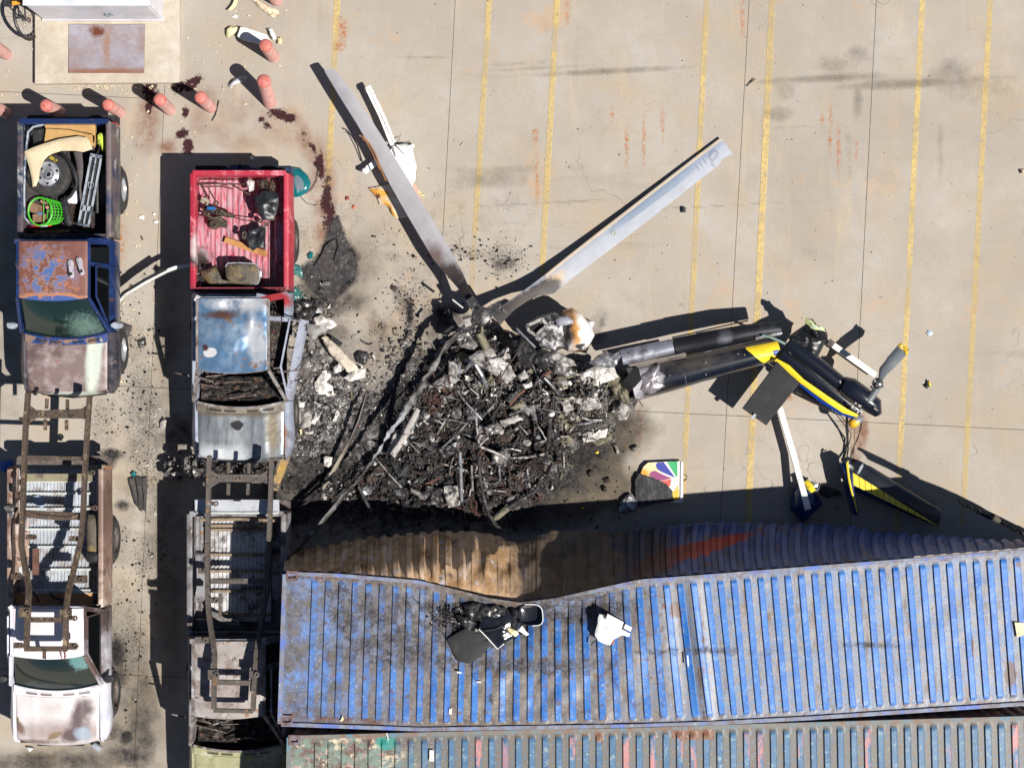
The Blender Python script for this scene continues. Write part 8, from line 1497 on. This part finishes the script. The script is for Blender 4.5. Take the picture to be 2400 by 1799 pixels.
# yellow rusted bumper piece, engine scraps before the red truck
m_yb = M('rusty_yellow_strip', C(176, 146, 82, .76), [('n', C(132, 120, 108, .72), 3, .48, .6), ('n', C(206, 158, 60, .8), 2.4, .56, .66), ('n', C(110, 82, 64, .7), 9, .58, .64)], rough=.65)
one(MB().beam(SP([(679, 1044, .30), (664, 1090, .32), (650, 1125, .30), (636, 1165, .28)], 0), .13, .04), 'rusty_strip', m_yb, 'rusty yellow metal strip leaning at the red truck front corner', 'metal strip')
for (cx, cy, wd, ht, n, lb) in ((430, 1095, 40, 26, 90, 'heap of burnt engine scraps left of the ladder frame below the red truck'), (540, 1090, 70, 20, 130, 'row of burnt engine scraps under the hood end of the red truck'), (600, 1100, 30, 24, 60, 'burnt radiator scraps inside the right rail before the red truck')):
    mb = MB()
    for _ in range(n): shard(mb, P(cx + rb.uniform(-wd, wd), cy + rb.uniform(-ht, ht), rb.uniform(.1, .45)), rb.uniform(.06, .18), rb)
    one(mb, 'engine_scraps', mc_mid if n == 90 else mc_dark, lb, 'scrap heap', 'burnt engine scraps in front of the red truck', smooth=False)
one(MB().tube(SP([(1602, 486, .03), (1602, 498, .03)], 0), .038, 12), 'black_canister', MAT_BLK, 'small black canister on the concrete under the right rotor blade', 'canister')
one(MB().tube(SP([(776, 792, .12), (800, 808, .12)], 0), .04, 10), 'corrugated_hose', MAT_BLK, 'short piece of black corrugated hose right of the bent grey panel', 'hose')
one(MB().tube([P(1604, 1119, .02) + Vector((.045 * math.cos(t), .05 * math.sin(t), 0)) for t in [2 * math.pi * i / 20 for i in range(20)]], .006, 5), 'wire_ring', mc_dark, 'thin dark wire ring right of the coloured panel', 'ring')
one(MB().tube(SP([(218, 1745, .14), (236, 1756, .14)], 0), [.05, .06], 16), 'round_lamp', MAT_CHROME, 'loose round lamp by the front corner of the white pickup', 'lamp')
# ---------------------------------------------------------------- panel with coloured feather emblem
m_pw = M('white_panel_skin', C(240, 234, 224, .92), [('b', C(232, 206, 160, .85), 1520, 1100, .1, .2, .16, 0, .4, .4, 6), ('b', C(232, 160, 50, .82), 1508, 1110, .1, .09, .07, 0, .4, .4, 8)], rough=.4)
np_ = thing('emblem_panel', 'white panel with coloured feather emblem, its lower left half charred', 'panel', P(1550, 1130, 0)); zp = .10
MB().prism(SP([(1519, 1084), (1588, 1081), (1597, 1081), (1599, 1130), (1596, 1178), (1545, 1176), (1498, 1186), (1490, 1170), (1490, 1124), (1500, 1114), (1508, 1094)], zp)[::-1], .03).build('panel_skin', m_pw, np_, smooth=False)
def feather(pts, col, nm): MB().prism(SP(pts, zp + .004)[::-1], .003).build(nm, M(nm, col, [('d', (.01, .01, .01, 1), 30, .10)], rough=.4), np_, smooth=False)
feather([(1540, 1084), (1556, 1083), (1583, 1120), (1550, 1106), (1541, 1100), (1537, 1092)], C(56, 66, 160, .8), 'blue_feather')
feather([(1563, 1083), (1588, 1081), (1588, 1116), (1586, 1119)], C(60, 176, 110, .8), 'green_feather')
feather([(1521, 1113), (1526, 1106), (1535, 1103), (1545, 1108), (1575, 1121), (1553, 1126), (1540, 1128)], C(150, 70, 120, .8), 'purple_feather')
feather([(1541, 1129), (1574, 1123), (1571, 1138), (1566, 1144), (1558, 1140)], C(224, 90, 84, .86), 'red_feather')
feather([(1588, 1136), (1591, 1150), (1592, 1172), (1574, 1175), (1574, 1155), (1583, 1148)], C(222, 190, 70, .84), 'yellow_feather')
MB().pillow(SP([(1498, 1110), (1512, 1113), (1528, 1118), (1548, 1128), (1564, 1136), (1574, 1148), (1580, 1175), (1545, 1178), (1520, 1184), (1498, 1188), (1488, 1172), (1488, 1124)], zp + .008), h=.025, thick=.006, rings=5, noise=.012, nscale=14, jag=.012, seg=.03).build('charred_face', M('charred_plywood', C(46, 46, 50, .7), [('n', C(84, 82, 86, .7), 9, .5, .64, (2.4, .5, 1)), ('n', C(120, 118, 118, .72), 12, .64, .70)], rough=.75, bump=.006), np_)
MB().box(P(1598, 1130, .11), (.045, .70, .03), rot_z(-.01)).build('edge_trim', MAT_CAB, np_, smooth=False)
# ---------------------------------------------------------------- burnt things on the blue container roof
zr = ZC - .02
bd = thing('charred_debris', 'pile of charred debris with melted shell on the dented container roof', 'charred debris', P(1150, 1460, ZC - .3))
mb = MB(); mats3 = [mc_black, mc_dark, mc_mid, mc_lite, mc_brown]
for _ in range(1500):
    x, y = rb.gauss(1125, 45), rb.gauss(1446, 20)
    if y < 1412 or x > 1250: continue
    mb.cur = rb.choice([0, 0, 0, 1, 1, 2, 3 if x < 1150 else 0, 4]); a_ = max(0, 1 - abs(x - 1215) / 330); shard(mb, P(x, y, ZC - .02 - .28 * a_ * a_ * (3 - 2 * a_) * max(0, 1 - max(0, (y - 1430) / 190)) + rb.uniform(0, .05)), rb.uniform(.02, .08), rb, rb.choice('pssstw'))
mb.build('char_fragments', mats3, bd, smooth=False, kind='stuff')
m_gb2 = M('glossy_black_shell', C(30, 32, 38, .8), [('n', C(48, 50, 58, .8), 2.6, .5, .7)], rough=.18, coat=.5)
MB().pillow(SP([(1121, 1474), (1130, 1450), (1145, 1440), (1188, 1428), (1214, 1450), (1212, 1488), (1167, 1520), (1150, 1502)], zr - .02), h=.07, thick=.03, rings=7, noise=.04, nscale=4.5, seg=.05).build('melted_shell', m_gb2, bd, angle=50)
MB().tube(SP([(1122, 1474, zr + .0), (1140, 1492, zr), (1166, 1521, zr), (1181, 1508, zr)], 0), .010, 6).build('white_edge', m_wht, bd); MB().tube(SP([(1135, 1478, zr + .06), (1160, 1475, zr + .08), (1175, 1468, zr + .08), (1190, 1472, zr + .06)], 0), .012, 6).build('black_crack_lip', MAT_BLK, bd)
MB().pillow(SP([(1186, 1470), (1196, 1472), (1212, 1478), (1216, 1486), (1208, 1492), (1196, 1484)], zr + .06), h=.02, thick=.01, rings=3, noise=.03, nscale=12, seg=.03).build('foam_crumb', m_cream, bd); MB().pillow(SP([(1214, 1478), (1224, 1466), (1232, 1478), (1240, 1486), (1234, 1490), (1222, 1482)], zr + .03), h=.01, thick=.006, rings=2).build('white_shard', m_wht, bd)
for i, pl in enumerate(([(1085, 1420), (1110, 1412), (1140, 1418), (1150, 1440), (1130, 1455), (1100, 1450)], [(1130, 1425), (1165, 1418), (1190, 1428), (1180, 1445), (1150, 1450)], [(1170, 1440), (1205, 1436), (1216, 1460), (1200, 1475), (1180, 1465)], [(1070, 1440), (1095, 1445), (1118, 1462), (1100, 1475), (1078, 1462)], [(1195, 1425), (1216, 1430), (1218, 1450), (1204, 1448)])): MB().pillow(SP(pl, zr - .02), h=.04, thick=.04, rings=6, noise=.09, nscale=7, jag=.02, seg=.03, seed=i + 60).build('char_lump', mc_black if i % 2 == 0 else mc_dark, bd, angle=25)
for x, y, s_ in ((1146, 1437, 7), (1160, 1426, 6), (1177, 1432, 4), (1105, 1440, 5)): MB().pillow(SP([(x - s_, y), (x - s_ * .3, y - s_), (x + s_, y - s_ * .5), (x + s_ * .6, y + s_), (x - s_ * .5, y + s_ * .7)], zr + .01), h=.01, thick=.01, rings=3, noise=.05, nscale=16, jag=.01, seg=.02, seed=x).build('pale_flake', mc_white, bd, angle=25)
one(MB().pillow(SP([(1048, 1498), (1070, 1484), (1096, 1470), (1125, 1488), (1150, 1512), (1125, 1540), (1099, 1555), (1073, 1550), (1060, 1525)], zr + .005), h=.025, thick=.01, rings=6, noise=.012, nscale=4, seg=.05), 'black_mat', M('matte_black_mat', C(42, 42, 42, .7), [('n', C(60, 58, 56, .7), 4, .5, .7), ('d', C(210, 180, 150), 16, .07)], rough=.75), 'matte black mat lying on the container roof ribs', 'mat')
rs = thing('round_cornered_shell', 'black bowl-like shell with rounded corners and pale rim in the container dent', 'shell', P(1244, 1441, ZC - .3)); rsp = []
for i in range(28):
    t = 2 * math.pi * i / 28; c2, s2 = math.cos(t), math.sin(t); rsp.append((1244 + 28 * abs(c2) ** .6 * (1 if c2 > 0 else -1) + 3 * s2, 1441 + 25 * abs(s2) ** .6 * (1 if s2 > 0 else -1)))
secs = []
for f, z in ((1, .10), (.97, .13), (.90, .12), (.84, .03), (.6, .01), (.01, .01)): secs.append([P(1244 + (x - 1244) * f, 1441 + (y - 1441) * f, ZC - .14 + z) for x, y in rsp])
MB().loft(secs, caps=False).loft([[P(x, y, ZC - .04) for x, y in rsp], [P(x, y, ZC - .20) for x, y in rsp]], caps=False).build('bowl', m_gb2, rs)
MB().tube([P(x, y, ZC - .005) for x, y in rsp[-8:] + rsp[:8]], .008, 6).build('pale_rim', m_wht, rs)
wf = thing('white_foam', 'torn bright white foam block on the blue container roof', 'foam block', P(1430, 1475, ZC))
MB().pillow(SP([(1404, 1440), (1418, 1442), (1432, 1458), (1448, 1468), (1466, 1478), (1476, 1484), (1474, 1492), (1460, 1486), (1448, 1494), (1436, 1500), (1430, 1512), (1411, 1508), (1402, 1500), (1394, 1488), (1398, 1470)], zr + .06), h=.05, thick=.07, rings=6, noise=.03, nscale=6, jag=.012, seg=.05).build('torn_slab', m_wht, wf, angle=40)
MB().prism(SP([(1424, 1438), (1462, 1458), (1456, 1474), (1420, 1452)], zr + .14)[::-1], .08).build('upright_slab', m_wht, wf, smooth=False); MB().prism(SP([(1466, 1462), (1481, 1470), (1478, 1480), (1462, 1472)], zr + .13)[::-1], .07).build('small_slab', m_wht, wf, smooth=False)
MB().pillow(SP([(1434, 1508), (1440, 1496), (1440, 1506), (1436, 1512)], zr + .05), h=.01, thick=.02, rings=2).build('orange_scrap', M('orange_scrap', C(190, 110, 60, .8), rough=.6), wf)
one(MB().tube(SP([(1386, 1512, zr + .03), (1390, 1504, zr + .05), (1400, 1500, zr + .05)], 0), .010, 6), 'black_hook', MAT_BLK, 'short black curved strip left of the white foam block', 'strip')
for (pl, nm, lb, m_) in (([(803, 1677), (806, 1686), (800, 1691), (797, 1690)], 'cream_chip', 'small cream triangular chip on the left part of the blue roof', m_cream), ([(1053, 1661), (1060, 1660), (1058, 1675), (1052, 1672)], 'white_chip', 'small white chip near the lower edge of the blue roof', m_wht), ([(1007, 1757), (1017, 1758), (1017, 1784), (1006, 1783)], 'white_card', 'white rectangular card on the teal container roof', m_wht), ([(1610, 1536), (1613, 1535), (1615, 1560), (1612, 1562)], 'white_sliver', 'thin white sliver in a groove left of the roof buckle', m_wht), ([(2378, 1458), (2400, 1460), (2420, 1480), (2384, 1494)], 'cream_triangle', 'cream triangular piece at the right edge of the blue roof', m_cream), ([(1072, 1573), (1082, 1574), (1081, 1578), (1071, 1577)], 'pale_sliver', 'tiny pale sliver below the black mat on the roof', m_wht), ([(1118, 1596), (1128, 1597), (1127, 1600), (1117, 1599)], 'pale_splinter', 'tiny pale splinter further below the black mat on the roof', m_wht), ([(905, 1718), (907, 1717), (911, 1732), (909, 1734)], 'white_strip', 'thin white strip on the teal patch of the lower container', m_wht)):
    one(MB().prism(SP(pl, ZC + .02)[::-1], .012), nm, m_, lb, nm.replace('_', ' '), smooth=False)
# ---------------------------------------------------------------- litter
def scatter(name, mat, n, dens, size, seed, label=None, kinds='pc', top=None):
    r = random.Random(seed); mb = MB(); k_ = 0
    while k_ < n:
        cx, cy, sx, sy = r.choice(dens); x, y = r.gauss(cx, sx), r.gauss(cy, sy)
        if not (-30 < x < 2430 and -30 < y < 1830): continue
        shard(mb, P(x, y, .008), r.choice(size) * r.uniform(.6, 1.2), r, r.choice(kinds)); k_ += 1
    o = mb.build(name, mat, None, smooth=False, kind='stuff'); o['label'] = label; o['category'] = 'litter'; return o
m_chip = M('cream_chips', C(226, 210, 178, .84), [('n', C(200, 176, 140, .8), 9, .5, .66)], rough=.8)
scatter('foam_crumbs', m_chip, 420, [(300, 180, 160, 60), (300, 205, 130, 6), (300, 205, 130, 5), (200, 205, 60, 5), (290, 450, 30, 160), (60, 130, 60, 80), (560, 60, 60, 50), (450, 150, 120, 80), (300, 700, 30, 120), (290, 980, 40, 120)], [.015, .02, .03, .04], 1, 'cream foam crumbs scattered around the bollards and the truck rows')
scatter('white_flakes', mc_white, 300, [(760, 900, 60, 60), (720, 1000, 40, 50), (330, 980, 30, 160), (300, 1200, 40, 200), (1000, 1100, 200, 80), (1500, 600, 500, 400), (900, 1050, 120, 80), (760, 940, 60, 60)], [.008, .012, .02, .035], 2, 'white ash flakes strewn over the scorched ground')
scatter('char_crumbs', mc_black, 1800, [(340, 1000, 30, 160), (260, 960, 40, 60), (330, 780, 40, 70), (300, 1500, 40, 120), (960, 740, 14, 50), (945, 690, 26, 26), (1190, 610, 30, 26), (1080, 590, 50, 12), (1000, 620, 60, 60), (720, 780, 40, 60), (850, 950, 80, 80), (1250, 1120, 120, 70), (320, 1330, 40, 60), (1350, 1150, 60, 50), (960, 800, 50, 40), (720, 1080, 50, 60)], [.008, .012, .018, .028, .045], 3, 'black char crumbs scattered around the fire and between the trucks')
scatter('grey_scrap_bits', [mc_dark, mc_mid, mc_lite, mc_brown][1], 900, [(720, 740, 40, 30), (760, 920, 60, 60), (720, 1020, 40, 60), (850, 960, 60, 50), (700, 930, 20, 40), (900, 1130, 80, 40), (740, 860, 40, 30), (930, 860, 50, 40)], [.02, .03, .05, .08], 4, 'grey scrap bits between the red truck and the burnt heap', 'pcs')
scatter('dark_scrap_bits', mc_dark, 1300, [(720, 740, 40, 30), (760, 940, 60, 60), (720, 1020, 40, 60), (870, 980, 60, 70), (700, 930, 20, 40), (830, 1150, 80, 30), (1000, 1240, 140, 12), (930, 840, 40, 40), (800, 1060, 60, 60)], [.02, .03, .05, .09], 5, 'dark scrap bits between the red truck and the burnt heap', 'pcst')
scatter('sand_grains', M('dark_grit', C(70, 62, 56, .7), rough=.9), 500, [(1600, 500, 600, 420), (2000, 600, 300, 400), (1300, 300, 400, 200)], [.006, .01, .016], 6, 'dark grit specks sprinkled over the open concrete')
for i, (x, y, s_, m_, lb) in enumerate(((366, 520, .05, m_wht, 'white splinter on the concrete left of the red truck bed, upper one'), (333, 510, .07, m_wht, 'long white splinter right of the blue truck rear wheel'), (362, 502, .04, m_wht, 'white chip right of the long white splinter'), (590, 372, .06, m_wht, 'white chip just above the red truck tailgate'), (552, 40, .06, m_wht, 'pale glassy flake below the curved cream strip'), (1757, 192, .10, mc_black, 'black twig on the joint between two yellow lines near the top'), (2178, 780, .07, M('bluish_flake', C(180, 200, 214, .85), rough=.3), 'bluish flake far right of the tail rotor blade'), (1365, 1190, .04, m_yel, 'small yellow chip on the damp dark ground below the heap'), (1400, 1060, .04, m_yel, 'small yellow chip right of the white torn panels of the heap'), (963, 505, .05, M('sky_blue_chip', C(120, 180, 214, .85), rough=.4), 'sky blue chip left of the rotor blade root'), (924, 676, .08, mc_brown, 'dark red-brown scrap on clean concrete above the black dribble'), (814, 465, .05, M('red_chip', C(150, 60, 60, .8), rough=.5), 'small dark red chip right of the yellow line end'), (830, 485, .05, M('orange_chip', C(220, 130, 100, .84), rough=.5), 'small orange chip below the dark red chip'), (352, 656, .04, m_rdp, 'small red chip between blue and red truck'))):
    mb = MB(); r = random.Random(i)
    if 'twig' in lb: mb.tube(SP([(1750, 203, .02), (1757, 196, .03), (1768, 184, .03)], 0), .008, 5).tube(SP([(1757, 196, .03), (1772, 186, .03)], 0), .005, 5)
    else: c = P(x, y, 0); mb.pillow([c + Vector((s_ * math.cos(t) * r.uniform(.5, 1.1), s_ * math.sin(t) * r.uniform(.4, 1), .02)) for t in [2 * math.pi * k_ / 6 for k_ in range(6)]], h=.02, thick=.01, rings=2, noise=.01, seg=.03, seed=i)
    one(mb, 'twig' if 'twig' in lb else 'chip', m_, lb, 'twig' if 'twig' in lb else 'chip')
# more torn ashy sheets lying between the red truck and the heap
r = random.Random(77); m_as = [mc_mid, mc_dark, mc_lite, mc_white, mc_black]
protos = []
for i in range(5):
    n = 7; pl = [Vector((.11 * math.cos(6.283 * q / n) * r.uniform(.5, 1.3), .08 * math.sin(6.283 * q / n) * r.uniform(.5, 1.3), .02)) for q in range(n)]
    o = MB().pillow(pl, h=.03, thick=.008, rings=5, noise=.06, nscale=10, jag=.012, seg=.03, seed=i + 30).build('ashy_scrap', m_as[i], None, loc=(0, 0, 0), angle=25); o['label'] = 'crumpled ashy scrap on the scorched ground between the red truck and the heap'; o['category'] = 'scrap'; o['group'] = 'ashy scraps beside the red truck'; protos.append(o)
spots = [(r.gauss(x, sx), r.gauss(y, sy)) for x, y, sx, sy in [(760, 900, 55, 60)] * 26 + [(710, 740, 25, 20)] * 8 + [(720, 1010, 30, 45)] * 14 + [(860, 980, 40, 50)] * 10 + [(900, 1130, 60, 20)] * 8 + [(820, 1130, 40, 20)] * 6]
for i, (x, y) in enumerate(spots):
    if x < 682: continue
    o = protos[i % 5] if i < 5 else protos[r.choice([0, 0, 1, 1, 2, 3, 4])].copy()
    if i >= 5: sc.collection.objects.link(o)
    tone = {'grey_ash': 'grey', 'dark_grey_scrap': 'dark grey', 'pale_ash': 'pale grey', 'white_ash': 'white', 'black_char': 'black'}.get(o.data.materials[0].name, 'grey')
    zone = 'beside the red truck door' if y < 880 and x < 790 else 'by the red truck front wheel' if x < 740 else 'left of the long charred blade strip' if x < 820 else 'between the two burnt blade strips' if y < 1070 else 'at the lower left foot of the burnt heap'
    o['label'] = tone + ' crumpled ashy scrap lying ' + zone
    s_ = r.uniform(.35, 1.25); o.location = P(x, y, 0); o.rotation_euler = (r.uniform(-.2, .2), r.uniform(-.2, .2), r.uniform(0, 6.28)); o.scale = (s_, s_ * r.uniform(.6, 1), s_)
